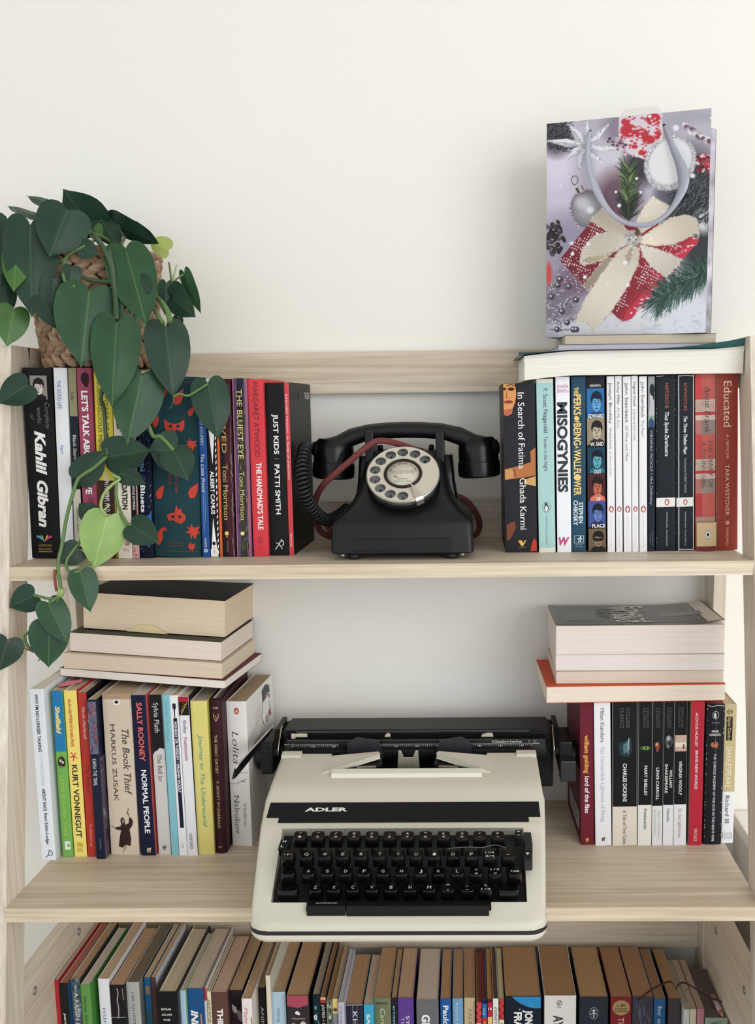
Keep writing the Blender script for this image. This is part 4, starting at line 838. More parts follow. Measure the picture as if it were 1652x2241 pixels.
# --- stack above the top shelf's right row
P0, P1 = Vector((BIGL.x, -0.150, BIGZ)), Vector((BIGR.x, -0.150, BIGZ))
def lie_at(label, A, B, th, d, cover, page, tc=0.0006, **kw):
    ax = (B - A); L = ax.length; ax.normalize(); upv = Vector((0, 0, 1)); upv = (upv - ax * ax.z).normalized(); fr_ = ax.cross(upv)
    if fr_.y > 0: fr_ = -fr_
    o = A - fr_ * d
    M = Matrix(((upv.x, fr_.x, ax.x, o.x), (upv.y, fr_.y, ax.y, o.y), (upv.z, fr_.z, ax.z, o.z), (0, 0, 0, 1)))
    return Book(label, M, th, L, d, cover, page=page, tc=tc, group=G3, top=0.0004, back=0.0006, **kw)
bigb = lie_at('large white paged paperback with teal curled cover under the gift bag', P0, P1, 0.0262, 0.134, (226, 222, 212), (242, 238, 228))
for ch in list(bigb.o.children):
    bm = bmesh.new(); bm.from_mesh(ch.data)
    for k in range(1, 11):
        bmesh.ops.bisect_plane(bm, geom=bm.verts[:] + bm.edges[:] + bm.faces[:], plane_co=(0, 0, bigb.h * 0.024 * k), plane_no=(0, 0, 1))
    for v in bm.verts: v.co.x -= droop(v.co.z / bigb.h)
    bm.to_mesh(ch.data); bm.free(); ch.data.update()
cov = MB()
def curl2(t): return 0.0105 * max(0.0, (t - 0.55) / 0.45) ** 1.8 + 0.0030 * max(0.0, (0.12 - t) / 0.12) ** 1.5
NX, NY = 30, 18
rows = [[bigb.M @ Vector((bigb.w + 0.0005 - droop(i / NX) + curl2(i / NX) * (j / NY) ** 24, (bigb.d + 0.003) * (j / NY) ** 0.5, -0.006 + (XR - 0.0012 - bigb.M.translation.x + 0.006) * i / NX)) for i in range(NX + 1)] for j in range(NY + 1)]
rows2 = [[p + Vector((0, 0, 0.0005)) for p in r] for r in rows]
cov.loft(rows, closed=False).loft(rows2, closed=False)
cov.build('curled_cover', mat((38, 96, 100), 0.35, coat=0.2), bigb.o)
pg = MB()
def curl3(t): return 0.0042 * max(0.0, (t - 0.72) / 0.28) ** 2
rows = [[bigb.M @ Vector((bigb.w - 0.0008 - droop(i / NX) + curl3(i / NX) * (j / NY) ** 12, bigb.d * 0.3 + bigb.d * 0.7 * (j / NY) ** 0.5 - 0.0004, bigb.h * i / NX)) for i in range(NX + 1)] for j in range(NY + 1)]
fr2 = [[p for p in rows[-1]], [p + (bigb.M.to_3x3() @ Vector((-0.006, 0, 0))) for p in rows[-1]]]
pg.loft(rows, closed=False).loft(fr2, closed=False)
pg.build('loose_pages', pages((242, 238, 228)), bigb.o)
bigb.done()
topz = P0.z + 0.0262
A, B = at(1222, 765, Y=-0.138), at(1590, 757, Y=-0.138); A.z = B.z = topz + 0.0011
b = lie_at('thin lilac grey paperback between the teal cover and a beige book', A, B, 0.0062, 0.118, (160, 158, 172), (196, 194, 206)).done()
A2, B2 = at(1236, 752, Y=-0.137), at(1567, 748, Y=-0.137); A2.z = B2.z = A.z + 0.0063
b = lie_at('beige paged paperback directly beneath the gift bag', A2, B2, 0.0105, 0.116, (92, 84, 74), (196, 184, 162)).done()
BAGZ = A2.z + 0.0105
# ================================================================== bottom shelf row (only the tops show)
G4 = 'books standing on the bottom shelf'
TAN, TAN2, GRY, PNK = (208, 182, 150), (194, 162, 128), (218, 206, 194), (216, 194, 178)
def r3(label, tl, trx, h, d, cover, page=TAN, **kw): return stand3(label, tl, trx, h, d, cover, page=page, group=G4, **kw)
V = lambda px, h: px / (h * 1800.0)      # image pixels below the top -> share of the spine
r3('thin red spined book with a maroon cover against the left side rail', (118.5, 2146), 128, 0.227, 0.140, (196, 44, 54), left=(60, 22, 26), page=PNK).done()
b = r3('black spined book with blue front cover in the bottom row', (128.5, 2152), 148.5, 0.225, 0.135, (34, 34, 36), left=(150, 40, 44), right=(24, 82, 140), page=(190, 119, 98)); b.txt('paradise of', 0.17, 0.36, 0.45, 0.26, (226, 224, 220), 'bi').done()
b = r3('blue grey mottled paperback with crumpled white capitals', (153.5, 2144), 174.5, 0.226, 0.130, (84, 102, 112), left=(196, 206, 180), right=(40, 42, 46), page=(188, 158, 124))
for k in range(30): b.ell(0.1 + 0.8 * random.random(), 0.4 * random.random(), 0.14, 0.012, random.choice(((120, 140, 150), (60, 72, 82), (150, 166, 172))), 8)
b.txt('A RAISIN IN THE SUN', 0.07, 0.46, 0.55, 0.46, (206, 208, 200), 'b').done()
b = r3('grass green paperback with dark lettering in the bottom row', (175, 2156), 196.5, 0.221, 0.130, (98, 156, 76), right=(76, 146, 62), left=(206, 196, 184), page=GRY); b.txt("Dorian Remedy's 13", 0.07, 0.34, 0.42, 0.26, (40, 74, 40)).done()
b = r3('bright white spined book with grey blue lower case title', (213.5, 2142.5), 238, 0.224, 0.135, (232, 234, 240), right=(226, 224, 226), page=(209, 181, 151)); b.txt('mirror', 0.165, 0.37, 0.45, 0.34, (130, 150, 180), 's').done()
b = r3('worn black paperback with peeling spine', (239.5, 2156), 272, 0.217, 0.130, (30, 28, 32), page=(196, 162, 126))
b.line([(0.48, 0.02), (0.55, 0.05), (0.45, 0.09), (0.52, 0.14), (0.47, 0.2)], 0.07, (170, 166, 160)).band(0.192, 0.196, (170, 168, 166)).line([(0.85, 0.02), (0.9, 0.09)], 0.08, (130, 116, 96)).htxt('JOHN', 0.3, 0.72, 0.255, 0.13, (150, 148, 146)).done()
b = r3('silver grey spined book with thin dark capitals', (271.8, 2150), 304, 0.217, 0.130, (176, 178, 172), right=(128, 136, 132), left=(150, 156, 150), page=(119, 107, 89)); b.txt('100 QUESTIONS', 0.06, 0.36, 0.48, 0.20, (96, 96, 92)).done()
b = r3('narrow cobalt spined paperback beside the black poet volume', (314, 2140), 328.6, 0.216, 0.125, (28, 92, 140), left=(70, 92, 96), page=TAN); b.band(0.05, 0.10, (150, 116, 76), 0.2, 0.8).band(0.2, 0.35, (40, 84, 100), 0.05, 0.95).done()
r3('narrow brown and white spined paperback behind the black poet volume', (329, 2140), 341, 0.216, 0.125, (84, 58, 56), right=(206, 214, 220), page=TAN).done()
b = r3('black rounded hardback with engraved medallion and white author name', (341, 2173), 388.8, 0.210, 0.150, (24, 24, 28), page=(220, 203, 177), tc=0.0028, bulge=0.005, top=0.004, rough=0.3)
for t, v in (('EDGAR', 0.085), ('ALLAN', 0.118), ('POE', 0.15)): b.htxt(t, 0.27 if t != 'POE' else 0.36, 0.74 if t != 'POE' else 0.66, v, 0.10, (226, 224, 220), 'b')
for k, c in ((0.22, (70, 70, 74)), (0.18, (130, 130, 132)), (0.13, (50, 50, 54)), (0.08, (150, 150, 150)), (0.04, (60, 60, 64))): b.ell(0.46, 0.225, k, k * 0.19, c)
b.done()
b = r3('pale ice blue spined paperback next to the black hardback', (390, 2168.5), 405, 0.208, 0.130, (176, 206, 226), left=(150, 140, 134), page=(214, 203, 188), right=(150, 206, 120)).done()
b = r3('royal blue paperback with slanted white capitals', (405.5, 2164), 444, 0.207, 0.138, (26, 82, 140), page=(214, 196, 177), coat=0.3); b.txt('INFLUENCE', 0.135, 0.52, 0.42, 0.40, (240, 240, 240), 'Bi').line([(0.80, 0.16), (0.86, 0.42)], 0.06, (226, 140, 80)).done()
b = r3('very thin red and white spine in the bottom row', (444.5, 2161), 451, 0.206, 0.135, (232, 232, 234), left=(196, 40, 46), page=PNK); b.band(0.0, 0.085, (206, 48, 54)).done()
b = r3('slim cream spined booklet with black italic capitals', (452, 2170), 461.3, 0.202, 0.125, (228, 218, 178), page=PNK); b.txt('JASMINE TOE', 0.045, 0.30, 0.5, 0.5, (44, 40, 36), 'i').done()
b = r3('chocolate brown paperback with bold white capitals', (462, 2172.5), 497, 0.201, 0.128, (98, 66, 58), page=(211, 181, 158)); b.txt('THINKING', 0.105, 0.38, 0.5, 0.34, (244, 242, 240), 'B').done()
b = r3('dark purple paperback with a woman in profile', (499.5, 2168), 531, 0.198, 0.128, (40, 28, 36), page=(196, 164, 128))
b.ell(0.42, 0.115, 0.24, 0.036, (168, 150, 148)).poly([(0.16, 0.10), (0.24, 0.085), (0.28, 0.135), (0.20, 0.125)][::-1], (168, 150, 148)).ell(0.52, 0.075, 0.32, 0.034, (24, 18, 24)).ell(0.66, 0.10, 0.2, 0.04, (24, 18, 24)).poly([(0.5, 0.14), (0.72, 0.13), (0.95, 0.17), (0.95, 0.22), (0.6, 0.19)][::-1], (120, 96, 108)).htxt('T', 0.5, 0.62, 0.262, 0.12, (150, 136, 130), 's').done()
b = r3('white spined paperback with faint red italic title set forward', (528, 2186), 550.5, 0.198, 0.130, (236, 230, 224), page=(203, 173, 136)); b.txt('Mahmoud', 0.055, 0.28, 0.4, 0.36, (214, 130, 124), 'is').line([(0.9, 0.12), (0.97, 0.24)], 0.08, (140, 60, 56)).done()
b = r3('charcoal paperback with white spaced capitals', (561, 2162.5), 580, 0.190, 0.125, (34, 36, 40), page=(188, 156, 117)); b.txt('ANIMAL FARM', 0.13, 0.50, 0.5, 0.42, (232, 230, 226), 's').done()
r3('tall thin ivory folder taller than its neighbours', (580.5, 2135.5), 591, 0.222, 0.140, (226, 214, 190), right=(206, 206, 190), page=(188, 162, 130)).done()
b = r3('powder blue paperback with small grey lettering', (592, 2171.5), 624.5, 0.197, 0.128, (176, 204, 222), page=(196, 164, 130), right=(40, 42, 50)); b.txt('Dylong', 0.11, 0.20, 0.46, 0.20, (110, 126, 150), 's').done()
b = r3('paperback pink above and dark below with gold lettering', (626, 2179), 675, 0.197, 0.130, (52, 46, 50), page=(196, 160, 121))
b.poly([(0.02, 0.0), (0.98, 0.0), (0.98, 0.062), (0.5, 0.082), (0.02, 0.068)][::-1], (176, 74, 92)).ell(0.46, 0.115, 0.09, 0.012, (236, 232, 228), 10).ell(0.54, 0.122, 0.06, 0.009, (236, 232, 228), 10).htxt('MacHale', 0.24, 0.82, 0.152, 0.09, (206, 176, 130)).ell(0.28, 0.20, 0.12, 0.02, (150, 130, 130)).ell(0.72, 0.20, 0.15, 0.028, (214, 190, 176)).done()
b = r3('dark navy paperback swirled with turquoise', (683.5, 2177), 700, 0.197, 0.130, (20, 34, 48), left=(58, 66, 70), page=(160, 147, 126))
for k in range(14): b.ell(0.25 + 0.55 * random.random(), 0.05 + 0.28 * random.random(), 0.16, 0.016, random.choice(((70, 160, 150), (40, 100, 110), (120, 190, 170), (30, 60, 80))), 9)
b.ell(0.3, 0.15, 0.2, 0.018, (226, 236, 232)).ell(0.3, 0.15, 0.08, 0.008, (30, 40, 50)).done()
b = r3('black slim paperback with a red cap and white serif capitals', (700.3, 2182.5), 713, 0.193, 0.125, (30, 28, 28), page=(166, 124, 87)); b.band(0.0, 0.018, (206, 170, 130)).band(0.018, 0.04, (176, 56, 56)).txt('JAMES \u2022 DASHNER', 0.05, 0.33, 0.5, 0.5, (226, 222, 214), 's').done()
b = r3('grey green photo spined paperback in the bottom row', (713.5, 2190), 726.3, 0.190, 0.120, (112, 122, 104), page=(175, 139, 100))
for k in range(14): b.ell(0.2 + 0.6 * random.random(), 0.02 + 0.28 * random.random(), 0.2, 0.02, random.choice(((60, 66, 58), (160, 170, 150), (190, 196, 180), (90, 100, 84))), 8)
b.done()
b = r3('slim spine yellow above grey with a brown disc', (726.8, 2186), 738.8, 0.192, 0.120, (130, 134, 142), page=(192, 160, 124)); b.band(0.0, 0.10, (226, 200, 120)).ell(0.5, 0.075, 0.42, 0.013, (110, 70, 50)).done()
b = r3('slim lilac spined booklet with grey lettering', (739, 2194), 752.8, 0.190, 0.118, (190, 188, 204), page=(199, 199, 214)); b.txt('STRUNK and WHITE', 0.025, 0.32, 0.45, 0.4, (110, 108, 130), 't').done()
b = r3('navy creased paperback with large white serif capitals', (755, 2198), 794.3, 0.178, 0.111, (42, 44, 62), page=(192, 154, 115)); b.line([(0.40, 0.0), (0.42, 0.3)], 0.03, (150, 150, 166)).line([(0.68, 0.0), (0.66, 0.3)], 0.02, (110, 112, 130)).txt('KHALED', 0.05, 0.36, 0.52, 0.26, (236, 236, 240), 's').line([(0.03, 0.006), (0.97, 0.004)], 0.04, (200, 196, 190)).done()
b = r3('cyan paperback with white capitals', (795.3, 2199), 817.3, 0.178, 0.111, (54, 168, 204), page=(209, 184, 160)); b.txt('SABBATH', 0.07, 0.36, 0.46, 0.34, (236, 246, 250), 'b').done()
b = r3('olive green paperback with cream script', (818.5, 2183.5), 855, 0.181, 0.113, (116, 124, 90), page=(190, 151, 111)); b.htxt('MARPLE', 0.14, 0.80, 0.042, 0.13, (50, 54, 40), 'b').txt('Caribbean', 0.08, 0.36, 0.50, 0.30, (214, 214, 176), 'i').done()
b = r3('near black slim paperback with light blue lower case lettering', (855.8, 2184.5), 869.5, 0.180, 0.111, (32, 36, 44), page=(190, 158, 121)); b.txt('ernest', 0.055, 0.20, 0.46, 0.42, (150, 206, 222)).txt('hemingway', 0.205, 0.44, 0.46, 0.5, (90, 180, 214), 'b').done()
b = r3('violet paperback with white serif capitals in two lines', (869.8, 2184.5), 905, 0.181, 0.113, (96, 62, 150), page=(201, 169, 136)); b.txt('SYLVIA', 0.13, 0.34, 0.62, 0.22, (236, 226, 240), 's').txt('THE BELL', 0.14, 0.38, 0.28, 0.2, (200, 180, 220), 's').done()
b = r3('thick slate grey paperback with bold white capitals', (910.5, 2189), 959.5, 0.181, 0.116, (106, 108, 112), page=(214, 196, 181), bump=0.3); b.txt('GREAT', 0.105, 0.36, 0.42, 0.34, (240, 240, 240), 'B').done()
b = r3('deep blue paperback with white handwritten name', (963, 2186), 987, 0.180, 0.112, (34, 92, 164), page=(188, 147, 109)); b.txt('Paulo', 0.05, 0.20, 0.5, 0.5, (240, 244, 248), 'b').txt('Coelho', 0.22, 0.40, 0.5, 0.5, (240, 244, 248), 'b').done()
b = r3('soft blue paperback with faint white lettering', (989.7, 2185.5), 1013.5, 0.180, 0.112, (108, 160, 204), page=(184, 143, 104)); b.txt('Khaled Hosseini', 0.03, 0.34, 0.42, 0.28, (190, 214, 232), 's').done()
b = r3('sand coloured paperback with embossed lettering', (1015.3, 2184), 1039, 0.181, 0.113, (196, 174, 140), page=(179, 141, 102)); b.txt('FAULKNER', 0.08, 0.36, 0.55, 0.30, (150, 128, 90), 's').done()
def spots(b, col):
    for k in range(7): b.ell(0.05 + 0.9 * (k % 2), 0.03 + 0.025 * k, 0.14, 0.012, col, 9)
b = r3('thin red comic with black spots beside the sand paperback', (1041.8, 2194.5), 1054, 0.178, 0.112, (214, 64, 66), left=(176, 120, 76), page=(128, 81, 51)); spots(b, (40, 26, 26)); b.band(0.155, 0.5, (226, 222, 186)).txt('FAMILY', 0.18, 0.32, 0.5, 0.4, (50, 48, 44)).done()
b = r3('thin comic with blue and red spine', (1054.3, 2188), 1065.5, 0.180, 0.114, (36, 116, 190), left=(170, 52, 48), page=(96, 42, 47)); b.band(0.0, 0.03, (26, 34, 80)).band(0.135, 0.5, (200, 48, 50)).txt('Vol', 0.06, 0.11, 0.4, 0.5, (226, 236, 246)).txt('Kan', 0.16, 0.24, 0.5, 0.5, (240, 160, 120), 'b').done()
b = r3('thin crimson comic numbered sixteen', (1066.5, 2187), 1077.5, 0.180, 0.114, (196, 36, 72), left=(186, 150, 84), page=(188, 149, 81)); b.band(0.0, 0.025, (96, 24, 34)).htxt('16', 0.12, 0.92, 0.07, 0.6, (240, 232, 232), 'b').band(0.13, 0.5, (236, 196, 120)).txt('TEEN', 0.18, 0.32, 0.5, 0.5, (226, 120, 60), 'b').done()
b = r3('thin white comic with black italic capitals', (1078.2, 2186), 1091, 0.181, 0.114, (232, 232, 226), left=(196, 186, 150), page=(85, 70, 53)); b.txt('DISNEY', 0.06, 0.19, 0.5, 0.48, (40, 38, 38), 'i').done()
b = r3('thin red comic with black spots beside the navy and blue novel', (1091.6, 2186), 1103.3, 0.180, 0.114, (206, 54, 56), left=(196, 190, 150), right=(150, 160, 150), page=(209, 199, 156)); spots(b, (40, 26, 26)); b.band(0.155, 0.5, (228, 222, 190)).txt('FAMILY', 0.18, 0.32, 0.5, 0.4, (50, 48, 44)).done()
b = r3('wide navy novel with a sky blue quarter disc', (1104.3, 2181), 1184.5, 0.181, 0.113, (24, 34, 48), page=(179, 139, 98), right=(30, 70, 130))
b.poly([(0.2, 0.002), (0.99, 0.002), (0.99, 0.085), (0.85, 0.088), (0.65, 0.078), (0.45, 0.055), (0.3, 0.03)][::-1], (40, 144, 206)).txt('JONATHAN', 0.10, 0.40, 0.66, 0.20, (240, 240, 240), 'B').txt('FRANZEN', 0.115, 0.40, 0.36, 0.20, (240, 240, 240), 'B').line([(0.40, 0.10), (0.42, 0.09)], 0.02, (230, 230, 230)).done()
b = r3('wide off white novel with large black capitals', (1191, 2179.5), 1261, 0.181, 0.113, (226, 220, 216), page=(171, 132, 94)); b.ell(0.47, 0.052, 0.085, 0.019, (50, 48, 50)).ell(0.47, 0.052, 0.065, 0.0145, (226, 220, 216)).line([(0.44, 0.064), (0.50, 0.04)], 0.025, (50, 48, 50)).htxt('SIGNET', 0.40, 0.54, 0.078, 0.03, (90, 88, 90)).htxt('BOOKS', 0.41, 0.53, 0.087, 0.03, (90, 88, 90)).txt('AYN RAND', 0.145, 0.48, 0.44, 0.30, (40, 38, 42), 'b').done()
b = r3('dark slate novel with a white oval monogram', (1268.2, 2182), 1331, 0.181, 0.113, (40, 46, 56), page=(184, 147, 104)); b.ell(0.50, 0.12, 0.155, 0.044, (196, 200, 204)).ell(0.50, 0.12, 0.145, 0.041, (40, 46, 56)).line([(0.5, 0.09), (0.5, 0.152)], 0.035, (220, 222, 224)).line([(0.42, 0.10), (0.58, 0.10)], 0.02, (220, 222, 224)).line([(0.40, 0.13), (0.46, 0.115), (0.5, 0.12), (0.54, 0.115), (0.60, 0.13)], 0.02, (220, 222, 224)).done()
b = r3('dark red novel with a round gold badge', (1336.3, 2182.5), 1382.5, 0.181, 0.113, (130, 32, 40), page=(171, 130, 94)); b.ell(0.50, 0.078, 0.42, 0.055, (166, 136, 84)).htxt('THE', 0.24, 0.40, 0.063, 0.08, (70, 50, 34)).htxt('#1', 0.46, 0.70, 0.058, 0.15, (60, 40, 30), 'b').htxt('WORLDWIDE', 0.18, 0.80, 0.085, 0.07, (70, 50, 34), 'b').htxt('BESTSELLER', 0.18, 0.80, 0.103, 0.07, (70, 50, 34), 'b').txt('THE DA VINCI', 0.15, 0.5, 0.5, 0.3, (206, 180, 150), 's').done()
b = r3('dim violet grey novel with streaked spine', (1384, 2182), 1430, 0.181, 0.113, (62, 58, 70), page=(171, 132, 96))
for k in range(20): u = 0.15 + 0.7 * random.random(); v = 0.02 + 0.2 * random.random(); b.line([(u, v), (u + 0.05, v + 0.06)], 0.05, random.choice(((88, 84, 96), (110, 92, 110), (70, 90, 110), (50, 46, 58))))
b.done()
b = r3('blue slim novel with pale serif lower case title', (1431.3, 2186), 1457, 0.180, 0.112, (30, 88, 138), page=(160, 121, 85)); b.txt('for one more', 0.05, 0.40, 0.5, 0.36, (214, 218, 214), 's').done()
b = r3('charcoal novel with a red block low on the spine', (1462.5, 2186), 1490, 0.180, 0.112, (66, 58, 62), page=(173, 134, 96)); b.band(0.185, 0.5, (140, 44, 46), 0.03, 0.9).done()
b = r3('small white spined booklet near the right side rail', (1496, 2210), 1509.3, 0.172, 0.108, (200, 204, 206), page=(188, 175, 158)); b.line([(0.4, 0.08), (0.5, 0.14)], 0.08, (110, 110, 112)).done()
r3('small cream spined booklet near the right side rail', (1509.8, 2209.3), 1524.3, 0.172, 0.108, (208, 200, 166), page=(192, 177, 158)).done()
r3('small pink spined booklet near the right side rail', (1525.5, 2208.5), 1541.3, 0.172, 0.108, (196, 124, 140), page=(190, 173, 156)).done()
b = r3('low mint green box of cards with dark lettering beside the right side rail', (1542.5, 2228), 1592, 0.160, 0.105, (150, 168, 148), page=(124, 113, 107)); b.htxt('WALT', 0.24, 0.72, 0.045, 0.18, (60, 62, 60), 's').done()
# ribbon bookmark, pencil
def p3(u, v, z): return at(u, v, Z=z)
zr = Z3 + 0.184
rib = smooth_path([p3(u, v, zr + dz) for u, v, dz in ((1396, 2189, -0.001), (1425, 2167, 0.002), (1452, 2153, 0.006), (1468, 2149, 0.008), (1476, 2158, 0.004), (1479, 2165, 0.001), (1484, 2156, 0.004), (1496, 2151, 0.007), (1515, 2160, 0.005), (1540, 2177, -0.001), (1560, 2186, -0.004), (1580, 2193, -0.006))], 5)
m = MB(); m.loft([[p + Vector((0, -0.0016, 0)), p + Vector((0, 0.0016, 0.0004)), p + Vector((0, 0.0016, 0.0008)), p + Vector((0, -0.0016, 0.0004))] for p in rib])
tag(m.build('ribbon_bookmark', mat((62, 30, 34), 0.6)), 'narrow dark maroon ribbon arching over the book tops', 'ribbon')
pc = thing('pencil', 'wooden pencil with dark tip lying near the right side rail', 'pencil', p3(1582, 2222, Z3 + 0.163))
A, B = p3(1584, 2228, Z3 + 0.166), p3(1560, 2180, Z3 + 0.166)
d = (B - A).normalized()
MB().tube([A + d * 0.012, B], 0.0034, 6).build('shaft', mat((196, 172, 168), 0.5), pc)
MB().tube([A + d * 0.012, A + d * 0.002], lambda t: 0.0034 * (1 - 0.8 * t), 8).build('sharpened_wood', mat((190, 140, 110), 0.7), pc)
MB().tube([A + d * 0.003, A], lambda t: 0.0009 * (1 - 0.8 * t), 6).build('lead_tip', mat((40, 36, 40), 0.5), pc)
# ================================================================== rotary telephone
PC = -0.0745
BK = mat((10, 11, 13), 0.42, coat=0.08, bump=0.12, bscale=300.0, spec=0.3)
BK2 = mat((8, 8, 10), 0.3, coat=0.1, spec=0.3)
CHR = mat((206, 200, 190), 0.22, 0.9)
tel = thing('rotary_telephone', 'vintage black rotary dial telephone with metal finger wheel and braided cord', 'telephone', (PC, -0.10, 0.0))
def rrect(hw, y0, y1, z, r, n=5, cx=PC):
    out = []
    for (sx, yy, a0) in ((1, y0, -90), (1, y1, 0), (-1, y1, 90), (-1, y0, 180)):
        cx_, cy_ = cx + sx * (hw - r), (y0 + r if yy == y0 else y1 - r)
        for k in range(n + 1):
            a = math.radians(a0 + 90 * k / n); out.append(Vector((cx_ + r * math.cos(a), cy_ + r * math.sin(a), z)))
    return out
body = MB()
secs = [(0.0070, 0.0770, -0.1855, -0.045, 0.006), (0.0085, 0.0785, -0.1870, -0.044, 0.006), (0.0380, 0.0778, -0.1850, -0.046, 0.007), (0.0430, 0.0765, -0.1835, -0.047, 0.009), (0.0480, 0.0705, -0.1800, -0.049, 0.011), (0.0550, 0.0630, -0.1735, -0.052, 0.012),
        (0.0640, 0.0560, -0.1640, -0.055, 0.013), (0.0750, 0.0515, -0.1520, -0.058, 0.013), (0.0880, 0.0485, -0.1385, -0.060, 0.013), (0.1010, 0.0465, -0.1250, -0.062, 0.012), (0.1120, 0.0450, -0.1140, -0.063, 0.011), (0.1160, 0.0440, -0.1100, -0.064, 0.010)]
body.loft([rrect(hw, y0, y1, z, r) for z, hw, y0, y1, r in secs])
body.build('body', BK, tel, auto=0.7)
MB().prism([(PC - 0.055, 0.0105), (PC + 0.055, 0.0105), (PC + 0.055, 0.0215), (PC + 0.0525, 0.0240), (PC - 0.0525, 0.0240), (PC - 0.055, 0.0215)], -0.1880, -0.1840, 'y').build('drawer_front', BK, tel, bevel=0.0004)
for sx in (-1, 1):
    MB().lathe([(0.006, 0.0), (0.007, 0.002), (0.007, 0.007)], (PC + sx * 0.054, -0.174, 0.0002), seg=16).build('foot', mat((20, 20, 22), 0.6), tel)
    MB().lathe([(0.006, 0.0), (0.007, 0.002), (0.007, 0.007)], (PC + sx * 0.054, -0.060, 0.0002), seg=16).build('foot', mat((20, 20, 22), 0.6), tel)
    MB().lathe([(0.0, 0.0), (0.0024, 0.0006), (0.0026, 0.004)], (PC + sx * 0.066, -0.1790, 0.0032), seg=12).build('screw', mat((196, 194, 186), 0.35, 0.8), tel)
    # cradle prongs, two at each side
    for y in (-0.112, -0.068):
        pr = MB().prism([(y - 0.005, 0.100), (y + 0.006, 0.100), (y + 0.006, 0.128), (y + 0.003, 0.139), (y - 0.003, 0.139), (y - 0.005, 0.128)], PC + sx * 0.0405 - 0.0048, PC + sx * 0.0405 + 0.0048, 'x')
        pr.build('cradle_prong', BK, tel, bevel=0.0012)
    MB().prism([(-0.112, 0.108), (-0.068, 0.108), (-0.068, 0.1285), (-0.080, 0.1300), (-0.100, 0.1300), (-0.112, 0.1285)], PC + sx * 0.0405 - 0.0045, PC + sx * 0.0405 + 0.0045, 'x').build('cradle_rest', BK, tel, bevel=0.0008)
    # broad pillar under each end of the cradle
    MB().loft([rrect(0.010, -0.100, -0.062, z, 0.006, cx=PC + sx * x) for z, x in ((0.040, 0.060), (0.060, 0.0505), (0.080, 0.0470), (0.110, 0.0450))]).build('cradle_pillar', BK2, tel)
    MB().lathe([(0.0, 0.0), (0.0032, 0.0), (0.0032, 0.006), (0.0, 0.007)], (PC + sx * 0.030, -0.0900, 0.1155), seg=12).build('hook_plunger', BK2, tel)
# --- handset
hs = MB()
tb_ = [(0.1100, 0.1225, 0.1120, 0.0120), (0.1070, 0.1272, 0.1085, 0.0150), (0.0980, 0.1297, 0.1080, 0.0165), (0.0820, 0.1337, 0.1110, 0.0165), (0.0660, 0.1418, 0.1195, 0.0155), (0.0440, 0.1467, 0.1278, 0.0145), (0.0200, 0.1487, 0.1296, 0.0140)]
prof = [(-x, (t + q) / 2, (t - q) / 2, h) for x, t, q, h in tb_] + [(0.0, 0.1397, 0.0095, 0.0138)] + [(x, (t + q) / 2, (t - q) / 2, h) for x, t, q, h in tb_[::-1]]
HY = -0.0900
rings = []
for x, zc, hz, hy in prof:
    rings.append([Vector((PC + x, HY + hy * math.copysign(abs(math.cos(a)) ** 0.75, math.cos(a)), zc + hz * math.copysign(abs(math.sin(a)) ** 0.75, math.sin(a)))) for a in [2 * math.pi * k / 20 for k in range(20)]])
hs.loft(rings)
hso = hs.build('handset', BK, tel, auto=0.8)
for sx, nm in ((1, 'earpiece'), (-1, 'mouthpiece')):
    ax = Vector((sx * 0.05, 0, -1)).normalized(); c = Vector((PC + sx * 0.0842, HY, 0.1300))
    MB().lathe([(0.018, 0.0), (0.0225, 0.006), (0.0235, 0.014), (0.0235, 0.0275), (0.0246, 0.0285), (0.0248, 0.032), (0.0250, 0.038), (0.0244, 0.0445), (0.021, 0.0465), (0.0, 0.0465)], c, ax, 36).build(nm, BK2, hso, auto=0.6)
# --- dial
DC, DN = Vector((-0.0738, -0.1530, 0.0865)), Vector((0.0, -0.706, 0.708)).normalized()
DXv = Vector((1, 0, 0)); DYv = DN.cross(DXv).normalized()
dial = MB().lathe([(0.0405, -0.010), (0.0415, -0.004), (0.0405, 0.0), (0.0395, 0.0015), (0.0, 0.0015)], DC, DN, 48).build('dial_mount', BK2, tel, auto=0.5)
MB().lathe([(0.0385, 0.0), (0.0393, 0.0015), (0.0393, 0.0040), (0.0385, 0.0042), (0.0, 0.0040)], DC, DN, 56).build('number_plate', mat((126, 128, 132), 0.35, 0.2), tel, auto=0.5)
def dp(r, a, h): return DC + (DXv * math.cos(a) + DYv * math.sin(a)) * r + DN * h
HANG = [math.radians(41 + 25.6 * k) for k in range(10)]
# finger wheel: annulus with ten holes, top face from grid of angular sectors
fw = MB(); R0, R1, RH, RC = 0.0205, 0.0402, 0.0062, 0.0318
H0, H1 = 0.0078, 0.0094
from mathutils.geometry import delaunay_2d_cdt
pts, edges = [], []
def ring_pts(cx, cy, r, n):
    b0 = len(pts)
    for k in range(n): pts.append(Vector((cx + r * math.cos(2 * math.pi * k / n), cy + r * math.sin(2 * math.pi * k / n))))
    for k in range(n): edges.append((b0 + k, b0 + (k + 1) % n))
ring_pts(0, 0, R1, 72); ring_pts(0, 0, R0, 48)
for a in HANG: ring_pts(RC * math.cos(a), RC * math.sin(a), RH, 20)
vo, eo, fo, *_ = delaunay_2d_cdt(pts, edges, [], 0, 1e-7)
def solid(p):
    r = p.length
    if r > R1 or r < R0: return False
    return all((p - Vector((RC * math.cos(a), RC * math.sin(a)))).length > RH * 0.985 for a in HANG)
keep = [f for f in fo if solid(sum((vo[i] for i in f), Vector((0, 0))) / len(f))]
P2 = lambda p, h: DC + DXv * p.x + DYv * p.y + DN * h
fw.add([P2(p, H1) for p in vo], keep); fw.add([P2(p, H0) for p in vo], keep)
